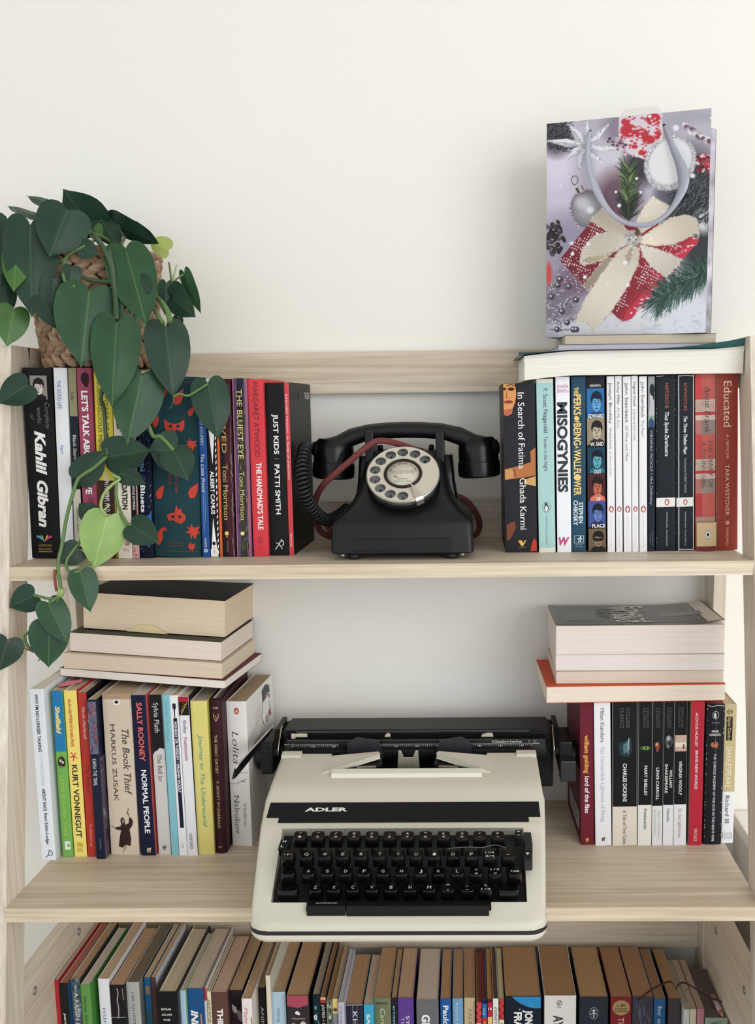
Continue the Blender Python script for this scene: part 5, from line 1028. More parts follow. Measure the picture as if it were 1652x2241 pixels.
cnt = {}
for f in keep:
    for i in range(len(f)):
        e = (f[i], f[(i + 1) % len(f)]); k = tuple(sorted(e)); cnt[k] = cnt.get(k, 0) + 1
for (a, c), n in cnt.items():
    if n == 1: fw.add([P2(vo[a], H1), P2(vo[c], H1), P2(vo[c], H0), P2(vo[a], H0)], [(0, 1, 2, 3)])
wheel = fw.build('finger_wheel', mat((204, 196, 180), 0.36, 0.25), tel)
MB().lathe([(0.0392, 0.0044), (0.0408, 0.0050), (0.0412, 0.0062), (0.0410, 0.0086), (0.0402, 0.0096), (0.0396, 0.0094), (0.0398, 0.0070), (0.0392, 0.0044)], DC, DN, 64, caps=False).build('wheel_rim', mat((190, 188, 186), 0.18, 0.85), wheel)
MB().lathe([(0.0206, 0.0060), (0.0215, 0.0095), (0.0205, 0.0112), (0.0188, 0.0112), (0.0180, 0.0096), (0.0206, 0.0060)], DC, DN, 48, caps=False).build('centre_ring', mat((28, 24, 22), 0.35, 0.4), tel)
MB().lathe([(0.0190, 0.0040), (0.0190, 0.0094), (0.0, 0.0094)], DC, DN, 48).build('number_card', mat((206, 198, 182), 0.6), tel)
DIG = '1234567890'
for i, a in enumerate(HANG):
    lettering(tel, DIG[i], frame(dp(0.0318, a, 0.00455), DXv, DYv), 0.0034, 0.0050, (30, 30, 34), 'b', name='digit')
for s_, v, L, c in (('PULL DIAL ROUND', 0.0035, 0.026, 0.0016), ('TO STOP & LET GO', 0.0008, 0.026, 0.0016), ('EASTMAN', -0.0078, 0.012, 0.0018), ('BACK BY TONE', -0.0112, 0.018, 0.0015)):
    lettering(tel, s_, frame(dp(0, 0, 0.0097) + DYv * v, DXv, DYv), L, c, (110, 100, 86), name='card_lettering')
lettering(tel, 'No.', frame(dp(0, 0, 0.0097) - DXv * 0.0075 - DYv * 0.0042, DXv, DYv), 0.006, 0.0026, (60, 52, 44), 's', name='card_lettering')
arc = 'LISTEN BEFORE CALLING'
for i, ch in enumerate(arc):
    if ch == ' ': continue
    a = math.radians(168 - 7.8 * i)
    lettering(tel, ch, frame(dp(0.0150, a, 0.0097), DXv * math.sin(a) - DYv * math.cos(a), DXv * math.cos(a) + DYv * math.sin(a)), 0.0012, 0.0020, (70, 62, 52), name='card_lettering')
fs_a = math.radians(-62)
rad = (DXv * math.cos(fs_a) + DYv * math.sin(fs_a)); tan = (-DXv * math.sin(fs_a) + DYv * math.cos(fs_a))
stop = MB()
sec = []
for r, w, h in ((0.0200, 0.0006, 0.0130), (0.0260, 0.0016, 0.0128), (0.0330, 0.0034, 0.0118), (0.0400, 0.0044, 0.0110), (0.0425, 0.0046, 0.0085), (0.0428, 0.0046, 0.0010)):
    q = DC + rad * r
    sec.append([q - tan * w + DN * h, q + tan * w + DN * h, q + tan * w + DN * (h - 0.0012) - rad * 0.0008, q - tan * w + DN * (h - 0.0012) - rad * 0.0008])
stop.loft(sec, smooth=False).build('finger_stop', mat((206, 200, 190), 0.2, 0.85), tel, bevel=0.0003)
# --- cords
CORD = stretch_mat('braided_cord', (84, 34, 36), (136, 66, 62), (900, 900, 900), rough=0.8, bump=0.6)
def cp(u, v, y): return at(u, v, Y=y)
braid = MB().tube([cp(925, 988, -0.085), cp(905, 983, -0.100), cp(880, 974, -0.112), cp(850, 966, -0.120), cp(823, 966, -0.124), cp(795, 984, -0.128), cp(765, 1010, -0.132), cp(735, 1035, -0.132), cp(710, 1058, -0.125), cp(695, 1082, -0.110), cp(688, 1110, -0.095), cp(690, 1140, -0.085), cp(702, 1163, -0.080), cp(716, 1172, -0.078), cp(738, 1180, -0.062)], 0.0037, 10, sub=6)
braid.build('braided_cord', CORD, tel)
MB().tube([cp(1000, 1085, -0.052), cp(1020, 1095, -0.046), cp(1040, 1120, -0.040), cp(1049, 1143, -0.036), cp(1047, 1162, -0.034), cp(1037, 1172, -0.036), cp(1018, 1172, -0.050)], 0.0034, 10, sub=6).build('braided_cord', CORD, tel)
MB().tube([cp(712, 1130, -0.085), cp(716, 1150, -0.088), cp(724, 1166, -0.085), cp(736, 1182, -0.070)], 0.0030, 8, sub=5).build('braided_cord', CORD, tel)
path = smooth_path([cp(668, 978, -0.110), cp(661, 1005, -0.132), cp(661, 1040, -0.145), cp(667, 1075, -0.146), cp(679, 1105, -0.136), cp(697, 1128, -0.115), cp(716, 1138, -0.090), cp(740, 1130, -0.080), cp(762, 1112, -0.066)], 60)
coil = []
n = len(path)
for i in range(n):
    t = (path[min(i + 1, n - 1)] - path[max(i - 1, 0)]).normalized(); a = t.orthogonal().normalized(); a = Vector((0, 1, 0)) - t * t.y; a.normalize(); bb = t.cross(a)
    ph = i / n * 2 * math.pi * 34
    coil.append(path[i] + (a * math.cos(ph) + bb * math.sin(ph)) * 0.0062)
MB().tube(coil, 0.0019, 6).build('coiled_cord', mat((22, 23, 26), 0.5), tel)
MB().tube([cp(690, 975, HY), cp(668, 978, -0.110)], 0.0045, 10).build('cord_sleeve', mat((20, 20, 22), 0.45), hso)
# ================================================================== typewriter
TX = -0.0745
CREAM = mat((209, 204, 188), 0.45, bump=0.10, bscale=700.0)
CREAM2 = mat((226, 222, 207), 0.4)
TBK = mat((12, 12, 14), 0.45, bump=0.08, bscale=500.0, spec=0.3)
STR = mat((34, 33, 42), 0.45)
tw = thing('typewriter', 'cream portable typewriter with black keys overhanging the front of the middle shelf', 'typewriter', (TX, -0.20, Z2))
def rr2(hw, y0, y1, z, r, n=6): return rrect(hw, y0, y1, z, r, n, TX)
# lower tray with its dark stripe; front corners rounded
def trayrings(zs): return [rr2(hw, y0, -0.052, z, r) for z, hw, y0, r in zs]
MB().loft(trayrings([(-0.3535, 0.1400, -0.3480, 0.015), (-0.3520, 0.1448, -0.3535, 0.018), (-0.3480, 0.1470, -0.3560, 0.019), (-0.3432, 0.1472, -0.3565, 0.019)])).build('lower_tray', CREAM2, tw, auto=0.9)
MB().loft(trayrings([(-0.3433, 0.1476, -0.3569, 0.019), (-0.3394, 0.1476, -0.3569, 0.019)])).build('stripe_band', STR, tw, auto=0.9)
MB().loft(trayrings([(-0.3396, 0.1470, -0.3560, 0.019), (-0.3330, 0.1458, -0.3540, 0.019), (-0.3322, 0.1440, -0.3520, 0.019)])).build('tray_rim', CREAM, tw, auto=0.9)
for sx in (-1, 1):
    MB().lathe([(0.008, 0.0), (0.009, 0.0036)], (TX + sx * 0.115, -0.262, Z2), seg=16).build('foot', mat((24, 24, 26), 0.7), tw)
    MB().lathe([(0.008, 0.0), (0.009, 0.0036)], (TX + sx * 0.115, -0.085, Z2), seg=16).build('foot', mat((24, 24, 26), 0.7), tw)
# casing: profile along depth x columns across
PRO = [(-0.3565, -0.3393, 0.1476), (-0.3563, -0.3350, 0.1474), (-0.3535, -0.3322, 0.1468), (-0.3480, -0.3300, 0.1462), (-0.3415, -0.3262, 0.1462), (-0.3340, -0.3212, 0.1465), (-0.2900, -0.2922, 0.1495), (-0.2640, -0.2752, 0.1512), (-0.2610, -0.2733, 0.1514), (-0.2580, -0.2720, 0.1516), (-0.2190, -0.2592, 0.1540), (-0.2150, -0.2550, 0.1524),
       (-0.1960, -0.2495, 0.1518), (-0.1800, -0.2462, 0.1512), (-0.1500, -0.2400, 0.1506), (-0.1380, -0.2390, 0.1500), (-0.1340, -0.2440, 0.1500), (-0.1340, -0.2800, 0.1500)]
def cornerx(y): return 0.0
cols = [(-1.0, None), (-1.0, -0.010), (-1.0, -0.0030), (-0.988, -0.0007), (-0.965, 0.0)]
INX = [-0.1290, -0.0935, 0.0945, 0.1240, 0.1285]
case = MB(); grid = []
# rows 4..7 hold the keyboard opening, row 3..4 the notch for the space bar, rows 13..15 the type basket cut-out
XC = [-0.1275, -0.0915, -0.0850, -0.0700, 0.0700, 0.0850, 0.0922, 0.1280]
for (y, z, hw) in PRO:
    rowp = []
    for s_, dz in cols:
        rowp.append(Vector((TX + s_ * hw, y, -0.3393 if dz is None else max(z + dz, -0.3393))))
    for x in XC: rowp.append(Vector((TX + x, y, z)))
    for s_, dz in cols[::-1]:
        rowp.append(Vector((TX - s_ * hw, y, -0.3393 if dz is None else max(z + dz, -0.3393))))
    # round the front corners in plan
    if y < -0.335:
        for k, p in enumerate(rowp):
            ex = abs(p.x - TX) - (hw - 0.019)
            if ex > 0: p.y = max(p.y, -0.3566 + 0.019 - math.sqrt(max(0.0, 0.019 ** 2 - min(ex, 0.019) ** 2)))
    grid.append(rowp)
nc = len(grid[0]); O = len(cols)
def hole(r, c):
    if 5 <= r <= 6 and O <= c < O + 7: return True          # keyboard well
    if r == 4 and O + 1 <= c < O + 6: return True           # space bar notch
    if 13 <= r <= 16 and O + 1 <= c < O + 6 and r >= 13: return r in (13, 14, 15, 16)
    return False
vid = {}
vsl = [p for r in grid for p in r]
fs = [(r * nc + c, r * nc + c + 1, (r + 1) * nc + c + 1, (r + 1) * nc + c) for r in range(len(grid) - 1) for c in range(nc - 1) if not hole(r, c)]
case.add(vsl, fs, 0, True)
# walls of the openings
def wallq(a, b, d): case.add([a, b, b + d, a + d], [(0, 1, 2, 3)])
nrm = Vector((0, 0.55, -0.84))
H = {(r, c) for r in range(len(grid) - 1) for c in range(nc - 1) if hole(r, c)}
for r, c in H:
    q = [grid[r][c], grid[r][c + 1], grid[r + 1][c + 1], grid[r + 1][c]]
    dd = nrm * (0.020 if r < 10 else 0.012)
    if (r - 1, c) not in H and r - 1 >= 0: wallq(q[0], q[1], dd)
    if (r + 1, c) not in H and r + 1 < len(grid) - 1: wallq(q[3], q[2], dd)
    if (r, c - 1) not in H: wallq(q[0], q[3], dd)
    if (r, c + 1) not in H: wallq(q[1], q[2], dd)
case.build('casing', CREAM, tw, auto=0.75)
# raised lip and wings round the type basket
def on(y):
    for (a, b) in zip(PRO[:-1], PRO[1:]):
        if a[0] <= y <= b[0] and b[0] > a[0]: return a[1] + (b[1] - a[1]) * (y - a[0]) / (b[0] - a[0])
    return PRO[-2][1]
lip = MB()
lipsec = []
for x in (-0.0855, -0.083, 0.0, 0.083, 0.0855):
    lipsec.append(x)
lip.prism([(-0.1905, on(-0.1905) - 0.001), (-0.1885, on(-0.1885) + 0.0040), (-0.1800, on(-0.18) + 0.0052), (-0.1785, on(-0.1785) + 0.0030), (-0.1785, on(-0.1785) - 0.010), (-0.1905, on(-0.1905) - 0.010)], TX - 0.0855, TX + 0.0855, 'x')
lip.build('basket_lip', CREAM2, tw, bevel=0.0010)
for sx in (-1, 1):
    w = MB()
    pl = [(0.0850, -0.1800, 0.0048), (0.0330, -0.1500, 0.0052), (0.0360, -0.1440, 0.0050), (0.1000, -0.1460, 0.0), (0.1000, -0.1810, 0.0)]
    topv = [Vector((TX + sx * x, y, on(y) + dz)) for x, y, dz in pl]
    botv = [p + Vector((0, 0, -0.006)) for p in topv]
    n = len(pl)
    w.add(topv + botv, [list(range(n)), list(range(n, 2 * n))[::-1]] + [(i, (i + 1) % n, n + (i + 1) % n, n + i) for i in range(n)])
    w.build('basket_wing', CREAM, tw, bevel=0.0006)
    # dark ribbon covers inside
    MB().prism([(TX + sx * 0.030, -0.158), (TX + sx * 0.078, -0.176), (TX + sx * 0.080, -0.120), (TX + sx * 0.034, -0.120)], -0.2480, -0.2440, 'z').build('ribbon_cover', mat((22, 22, 26), 0.5, spec=0.3), tw)
    MB().prism([(TX + sx * 0.030, -0.2475), (TX + sx * 0.036, -0.2270), (TX + sx * 0.062, -0.2225), (TX + sx * 0.074, -0.2300), (TX + sx * 0.074, -0.2475)], -0.1285, -0.1270, 'y').build('card_holder', mat((58, 58, 64), 0.25, alpha=0.75, trans=0.2), tw)
    MB().prism([(TX + sx * 0.036, -0.1720), (TX + sx * 0.058, -0.1745), (TX + sx * 0.058, -0.1705), (TX + sx * 0.036, -0.1685)], -0.2436, -0.2422, 'z').build('ribbon_latch', mat((150, 136, 116), 0.35, 0.6), tw, bevel=0.0004)
# type guide
guide = MB()
for sx in (-1, 1): guide.prism([(TX + sx * 0.0045, -0.2530), (TX + sx * 0.0130, -0.2530), (TX + sx * 0.0115, -0.2320), (TX + sx * 0.0085, -0.2320), (TX + sx * 0.0060, -0.2380)], -0.1500, -0.1470, 'y')
guide.prism([(TX - 0.010, -0.2530), (TX + 0.010, -0.2530), (TX + 0.007, -0.2400), (TX - 0.007, -0.2400)], -0.1490, -0.1475, 'y')
guide.build('type_guide', mat((206, 200, 186), 0.28, 0.75), tw, bevel=0.0003)
MB().prism([(-0.1780, -0.262), (-0.1000, -0.262), (-0.1000, -0.2600), (-0.1780, -0.2600)], TX - 0.09, TX + 0.09, 'x').build('basket_floor', TBK, tw)
# black name panel
def face_pt(x, y, k=0.0004): 
    return Vector((TX + x, y - 0.3 * k, on(y) + k))
nm = MB()
poly = [(-0.1468, -0.2275), (0.1468, -0.2275), (0.1472, -0.2505), (0.1345, -0.2505), (0.1345, -0.2578), (-0.1335, -0.2578), (-0.1335, -0.2505), (-0.1472, -0.2505)]
nm.add([face_pt(x, y, 0.0005) for x, y in poly], [list(range(len(poly)))[::-1]])
npn = nm.build('name_panel', mat((17, 18, 26), 0.45, spec=0.3), tw)
yn = -0.2300; dv = Vector((0, 1, (on(-0.225) - on(-0.235)) / 0.010)).normalized()
# heavy block logotype: letters built from bold text with a white slash cut
lettering(tw, 'ADLER', frame(face_pt(-0.0840, -0.2388, 0.0010), (1, 0, 0), dv), 0.0460, 0.0056, (240, 240, 236), 'B', name='maker_lettering')
# key bed
bed = MB().add([Vector((TX - 0.1290, -0.3470, -0.3385)), Vector((TX + 0.1278, -0.3470, -0.3385)), Vector((TX + 0.1278, -0.2560, -0.2865)), Vector((TX - 0.1290, -0.2560, -0.2865))], [(0, 1, 2, 3)])
bed.build('key_bed', mat((13, 13, 15), 0.6), tw)
# keys
KM = mat((9, 9, 11), 0.25, coat=0.15, spec=0.35)
CR = lambda x, y: (540 + x * 0.43584, 1560 + y * 0.43584)
def keymesh(wt, wb, dt, db, hh):
    m = MB(); 
    def ring(w, d, z, r): 
        out = []
        for (sx, sy, a0) in ((1, -1, -90), (1, 1, 0), (-1, 1, 90), (-1, -1, 180)):
            for k in range(4):
                a = math.radians(a0 + 30 * k); out.append(Vector((sx * (w / 2 - r) + r * math.cos(a), sy * (d / 2 - r) + r * math.sin(a), z)))
        return out
    m.loft([ring(wb, db, -hh, 0.0018), ring(wt * 1.02, dt * 1.02, -0.0010, 0.0026), ring(wt, dt, -0.0003, 0.0028), ring(wt * 0.9, dt * 0.88, -0.0003, 0.003), ring(wt * 0.5, dt * 0.5, -0.0009, 0.002)])
    o = m.build('key', KM); me = o.data; bpy.data.objects.remove(o); return me
K1 = keymesh(0.0128, 0.0142, 0.0118, 0.0128, 0.0110)
K2 = keymesh(0.0200, 0.0205, 0.0118, 0.0128, 0.0110)
stem = MB().box(-0.0018, 0.0018, -0.0010, 0.0010, -0.026, -0.0100); so = stem.build('key_stem', mat((26, 26, 28), 0.5)); STM = so.data; bpy.data.objects.remove(so)
KT = Matrix.Rotation(math.radians(14), 4, 'X')     # key tops tip towards the typist
ROWS = [
    (612, -0.2650, [(268, "*\n1"), (357, '"\n2'), (447, '/\n3'), (538, '@\n4'), (628, '\u00a3\n5'), (717, '_\n6'), (807, '&\n7'), (897, "'\n8"), (988, '(\n9'), (1080, ')\n0'), (1169, '+\n-'), (1260, '?\n=')]),
    (708, -0.2800, [(207, '-|-'), (300, 'Q'), (393, 'W'), (483, 'E'), (575, 'R'), (668, 'T'), (760, 'Y'), (850, 'U'), (942, 'I'), (1035, 'O'), (1128, 'P'), (1220, '1/4\n3/4'), (1312, '\u2014')]),
    (793, -0.2940, [(210, ''), (310, 'A'), (405, 'S'), (497, 'D'), (590, 'F'), (684, 'G'), (777, 'H'), (873, 'J'), (963, 'K'), (1058, 'L'), (1152, ':\n;'), (1247, '1/2\no'), (1345, 'TAB')]),
    (874, -0.3080, [(207, 'WIDE'), (345, 'Z'), (438, 'X'), (533, 'C'), (628, 'V'), (725, 'B'), (820, 'N'), (916, 'M'), (1010, "'\n,"), (1106, '.\n.'), (1200, '%\n1/3'), (1313, 'WIDE')])]
for cy, zt, ks in ROWS:
    for cx, lab in ks:
        wide = lab == 'WIDE'
        dz = -0.003 if lab in ('O', 'K') else 0.0
        p = at(*CR(cx, cy), Z=zt + dz)
        M = Matrix.Translation(p) @ KT
        k = link('key', K2 if wide else K1, tw, WM[tw].inverted() @ M)
        link('key_stem', STM, k, Matrix())
        if lab and not wide:
            parts = lab.split('\n')
            for i, t in enumerate(parts):
                n = len(t)
                oy = 0.0 if len(parts) == 1 else (0.0026 if i == 0 else -0.0026)
                lettering(k, t, M @ Matrix.Translation(Vector((0, oy - 0.0004, 0.00005))), min(0.0100, 0.0030 * n + (0.0010 if t in 'WMOQ' else 0)), 0.0040 if len(parts) == 1 and n < 3 else 0.0026, (214, 212, 206), name='key_legend')
# space bar and automatic key
for x0, x1, nm_, lab in ((305, 497, 'repeat_bar', 'AUTOMATIC'), (502, 1216, 'space_bar', '')):
    pa, pb = at(*CR(x0, 955), Z=-0.3190), at(*CR(x1, 955), Z=-0.3190)
    c = (pa + pb) / 2; L = pb.x - pa.x
    m = MB().prism([(-0.0075, -0.0170), (0.0060, -0.0170), (0.0060, -0.0020), (0.0035, 0.0), (-0.0040, -0.0010), (-0.0065, -0.0040)], -L / 2, L / 2, 'x')
    o = m.build(nm_, mat((12, 12, 14), 0.4, spec=0.3), tw, Matrix.Translation(c), bevel=0.0006)
    if lab: lettering(o, lab, Matrix.Translation(c) @ frame((0.0, -0.0004, 0.0002), (1, 0, 0), (0, 1, 0.13)), 0.022, 0.0024, (190, 188, 184), 'i', name='key_legend')
# side controls
pp = at(*CR(1365, 612), Z=-0.2680)
o = MB().box(-0.0035, 0.0035, -0.004, 0.008, -0.012, 0.0).build('pressure_switch', TBK, tw, Matrix.Translation(pp) @ KT, bevel=0.001)
lettering(o, '+', Matrix.Translation(pp) @ KT @ Matrix.Translation(Vector((0, 0.0048, 0.0004))), 0.0034, 0.0034, (232, 232, 230), 'b', name='key_legend'); lettering(o, '-', Matrix.Translation(pp) @ KT @ Matrix.Translation(Vector((0, -0.0004, 0.0004))), 0.0034, 0.0030, (232, 232, 230), 'b', name='key_legend')
pp = at(*CR(186, 660), Z=-0.2850)
o = MB().box(-0.005, 0.005, -0.007, 0.008, -0.010, 0.0).build('ribbon_switch', TBK, tw, Matrix.Translation(pp) @ KT, bevel=0.001)
lettering(o, 'H', Matrix.Translation(pp) @ KT @ Matrix.Translation(Vector((0, 0.0042, 0.0004))), 0.0036, 0.0036, (206, 222, 236), 'b', name='key_legend'); lettering(o, 'L', Matrix.Translation(pp) @ KT @ Matrix.Translation(Vector((-0.001, -0.0032, 0.0004))), 0.0032, 0.0036, (206, 222, 236), 'b', name='key_legend')
pp = at(*CR(1410, 712), Z=-0.2850)
MB().box(TX + 0.1278, TX + 0.1355, -0.300, -0.272, -0.3120, -0.2760 - 0.0005).build('tab_recess', mat((15, 15, 17), 0.5), tw)
o = MB().box(-0.0045, 0.0045, -0.010, 0.010, -0.012, 0.0).build('margin_release', mat((24, 24, 30), 0.3, coat=0.3), tw, Matrix.Translation(pp) @ KT, bevel=0.001)
MB().add([(-0.002, 0.0028, 0.0003), (0.002, 0.0028, 0.0003), (0, -0.001, 0.0003)], [(0, 1, 2)]).build('arrow_mark', mat((220, 226, 236), 0.5), o, Matrix.Translation(pp) @ KT)
hair = MB().tube([at(*CR(x, y), Z=-0.274 + dz) for x, y, dz in ((1010, 683, 0), (1060, 676, 0.002), (1120, 674, 0.002), (1180, 676, 0.002), (1240, 664, 0.002), (1270, 668, 0.002), (1300, 680, 0))], 0.00035, 5, sub=6)
hair.build('loose_wire', mat((120, 118, 114), 0.4, 0.5), tw)
# --- carriage
XA, XB = -0.2345, 0.1000
MB().box(XA, XB, -0.0930, -0.0480, -0.3000, -0.2270).build('carriage_cover', mat((15, 15, 17), 0.5, spec=0.3), tw, bevel=0.003)
MB().box(XA + 0.006, XB - 0.006, -0.0960, -0.0500, -0.2275, -0.2240).build('paper_table', mat((17, 17, 19), 0.45, spec=0.3), tw, bevel=0.001)
MB().lathe([(0.0, 0.0), (0.0145, 0.0), (0.0145, 0.316), (0.0, 0.316)], (TX - 0.158 + 0.006, -0.1040, -0.2470), (1, 0, 0), 36).build('platen', mat((14, 14, 16), 0.6, spec=0.3), tw, auto=0.6)
MB().box(XA + 0.012, XB - 0.012, -0.1175, -0.1150, -0.2440, -0.2300).build('paper_bail', mat((20, 20, 22), 0.35, coat=0.3), tw, bevel=0.0005)
sca = MB().box(XA + 0.010, XB - 0.020, -0.1182, -0.1176, -0.2388, -0.2352).build('line_scale', mat((40, 40, 42), 0.4), tw)
tk = MB()
x0s, x1s = XA + 0.018, XB - 0.028
for k in range(116):
    x = x0s + (x1s - x0s) * k / 115; h = 0.0026 if k % 10 == 0 else (0.0020 if k % 5 == 0 else 0.0012)
    tk.add([(x - 0.0003, -0.1184, -0.2354), (x + 0.0003, -0.1184, -0.2354), (x + 0.0003, -0.1184, -0.2354 - h), (x - 0.0003, -0.1184, -0.2354 - h)], [(0, 1, 2, 3)])
t_o = tk.build('scale_ticks', mat((196, 196, 192), 0.5), sca); t_o['kind'] = 'stuff'
for k in range(1, 12):
    x = x0s + (x1s - x0s) * k * 10 / 115
    lettering(sca, str(k * 10), frame((x, -0.1185, -0.2372), (1, 0, 0), (0, 0, 1)), 0.0048, 0.0018, (190, 190, 186), name='scale_numeral')
MB().box(XA + 0.0085, XB - 0.019, -0.1186, -0.1174, -0.2350, -0.2344).build('scale_rule', mat((210, 208, 202), 0.25, 0.8), tw)
lettering(tw, 'Gabriele', frame((XB - 0.058, -0.1178, -0.2322), (1, 0, 0), (0, 0, 1)), 0.036, 0.0030, (180, 178, 172), 'b', name='model_lettering')
lettering(tw, '12', frame((XB - 0.027, -0.1178, -0.2322), (1, 0, 0), (0, 0, 1)), 0.010, 0.0030, (110, 110, 110), 'b', name='model_lettering')
MB().box(-0.1600, -0.1375, -0.1195, -0.1172, -0.2400, -0.2318).build('scale_slider', mat((18, 18, 20), 0.3), tw, bevel=0.0006)
# rail with margin stops at the back
MB().box(XA + 0.020, XB - 0.030, -0.1010, -0.0990, -0.2262, -0.2245).build('margin_rail', mat((70, 70, 72), 0.35, 0.6), tw)
CRS = mat((214, 204, 180), 0.5)
for u, v, w in ((655, 1609, 0.020), (848, 1608.5, 0.0075), (1066, 1608, 0.0150)):
    p = at(u, v, Y=-0.1000)
    MB().prism([(-w / 2, -0.002), (w / 2, -0.002), (w / 2 - 0.001, 0.0022), (0.0, 0.0026), (-w / 2 + 0.001, 0.0005)], -0.0020, 0.0020, 'y').build('margin_stop', CRS, tw, Matrix.Translation(p), bevel=0.0004)
MB().box(-0.0025, 0.0025, -0.002, 0.002, -0.012, 0.003).build('paper_guide', CRS, tw, Matrix.Translation(at(642, 1611, Y=-0.1010)), bevel=0.0006)
for sx, x in ((-1, XA), (1, XB)):
    xa, xb = sorted((x, x + sx * 0.006))
    MB().prism([(-0.1210, -0.2480), (-0.0500, -0.2480), (-0.0500, -0.2220), (-0.0980, -0.2220), (-0.1210, -0.2400)], xa, xb, 'x').build('end_plate', mat((15, 15, 17), 0.45, spec=0.3), tw, bevel=0.001)
    xm = x + sx * -0.0015
    MB().tube([(xm, -0.1215, -0.2470), (xm, -0.1212, -0.2395), (xm, -0.0985, -0.2212), (xm, -0.0900, -0.2210)], 0.0009, 8).build('end_trim', CHR, tw)
    kn = MB().lathe([(0.0, 0.0), (0.008, 0.0), (0.008, 0.010), (0.0150, 0.0105), (0.0165, 0.012), (0.0165, 0.0180), (0.0150, 0.0195), (0.0, 0.0195)] if sx > 0 else [(0.0, 0.0), (0.008, 0.0), (0.008, 0.006), (0.0150, 0.0065), (0.0165, 0.008), (0.0165, 0.020), (0.0150, 0.0215), (0.0, 0.0215)], (x + sx * 0.006, -0.1040, -0.2530), (sx, 0, 0), 28)
    kn.build('platen_knob', mat((14, 14, 16), 0.45, spec=0.3), tw, auto=0.6)
    MB().box(min(x + sx * 0.004, x + sx * 0.020), max(x + sx * 0.004, x + sx * 0.020), -0.1250, -0.0700, -0.2700, -0.2300).build('carriage_end', mat((15, 15, 17), 0.45, spec=0.3), tw, bevel=0.003)
MB().box(XB + 0.004, XB + 0.0225, -0.1420, -0.1240, -0.2740, -0.2480).build('release_lever', mat((34, 35, 38), 0.35), tw, bevel=0.002)
# carriage return lever: flat plated blade reaching forward on the left
A_, B_ = at(596, 1592, Y=-0.105), at(512, 1690, Y=-0.200)
lev = MB()
ed = []
for t, wd in ((0.0, 0.004), (0.25, 0.007), (0.6, 0.0105), (0.9, 0.0115), (1.0, 0.0085)):
    p = A_.lerp(B_, t); up = Vector((0.25, 0.10, 1)).normalized(); th = Vector((0.9, 0.35, -0.1)).normalized() * 0.0007
    ed.append([p - up * wd + th, p + up * wd * 0.5 + th, p + up * wd * 0.5 - th, p - up * wd - th])
lev.loft(ed, smooth=False).build('return_lever', mat((60, 62, 68), 0.18, 0.85), tw, bevel=0.0003)
MB().tube([e[1] for e in ed], 0.0009, 6).build('lever_edge', mat((214, 212, 208), 0.3, 0.5), tw)

for sx in (-1, 1):
    xa, xb = sorted((TX + sx * 0.1265, TX + sx * 0.1500))
    MB().prism([(-0.1500, -0.2415), (-0.1350, -0.2420), (-0.1350, -0.2362), (-0.1400, -0.2358), (-0.1470, -0.2372)], xa, xb, 'x').build('casing_corner', CREAM, tw, bevel=0.0012)
# ================================================================== woven basket
BC, BZ, BH, RB, RT_ = Vector((-0.4300, -0.0885, 0.0)), 0.2142, 0.1240, 0.0600, 0.0720
bas = thing('woven_basket', 'round braided seagrass basket standing on top of the books', 'basket', (BC.x, BC.y, BZ))
STRAW = [stretch_mat('seagrass_%d' % k, c1, c2, (60, 60, 420), rough=0.75, bump=0.5) for k, (c1, c2) in enumerate((((126, 98, 74), (184, 152, 120)), ((112, 84, 62), (168, 136, 104)), ((142, 112, 86), (196, 164, 132))))]
MB().lathe([(0.0, 0.0), (RB - 0.004, 0.0), (RT_ - 0.004, BH), (RT_ - 0.008, BH), (RT_ - 0.010, BH - 0.012), (0.0, BH - 0.012)], (BC.x, BC.y, BZ + 0.0004), seg=40).build('liner', mat((40, 30, 24), 0.9), bas, auto=0.6)
def strand_mesh(m):
    rings = []; n = 7
    for i in range(n):
        t = i / (n - 1); x = (t - 0.5) * 2
        r = 0.30 + 0.70 * math.sin(math.pi * (0.10 + 0.80 * t))
        rings.append([Vector((0.0096 * x, -0.0042 * r * math.cos(a) + 0.0022 * x * x, 0.0062 * r * math.sin(a) + 0.0046 * math.sin(x * 1.35))) for a in [2 * math.pi * k / 7 for k in range(7)]])
    o = MB().loft(rings).build('woven_strand', m); me = o.data; bpy.data.objects.remove(o); return me
SM = [strand_mesh(m) for m in STRAW]
NR = 11
for r in range(NR):
    t = (r + 0.5) / NR; z = BZ + 0.004 + (BH - 0.004) * t; rad = RB + (RT_ - RB) * t
    ns = 24
    for k in range(ns):
        a = 2 * math.pi * (k + 0.5 * (r % 2)) / ns + 0.03 * random.random()
        p = Vector((BC.x + rad * math.cos(a), BC.y + rad * math.sin(a), z + 0.0008 * (random.random() - 0.5)))
        X = Vector((-math.sin(a), math.cos(a), 0)); Yv = Vector((-math.cos(a), -math.sin(a), 0)); Zv = Vector((0, 0, 1))
        s_ = 1.0 + 0.12 * (random.random() - 0.5)
        M = Matrix(((X.x, Yv.x, Zv.x, p.x), (X.y, Yv.y, Zv.y, p.y), (X.z, Yv.z, Zv.z, p.z), (0, 0, 0, 1))) @ Matrix.Diagonal((rad / 0.064 * s_, s_, 1.18 * (1 if r % 2 else -1), 1)) 
        link('woven_strand', SM[(k + r * 2 + random.randint(0, 1)) % 3], bas, WM[bas].inverted() @ M)
MB().lathe([(RT_ + 0.001, BH - 0.004), (RT_ + 0.0045, BH), (RT_ + 0.0025, BH + 0.005), (RT_ - 0.003, BH + 0.0055), (RT_ - 0.006, BH + 0.001), (RT_ - 0.004, BH - 0.004), (RT_ + 0.001, BH - 0.004)], (BC.x, BC.y, BZ), seg=44, caps=False).build('rim_coil', STRAW[1], bas)

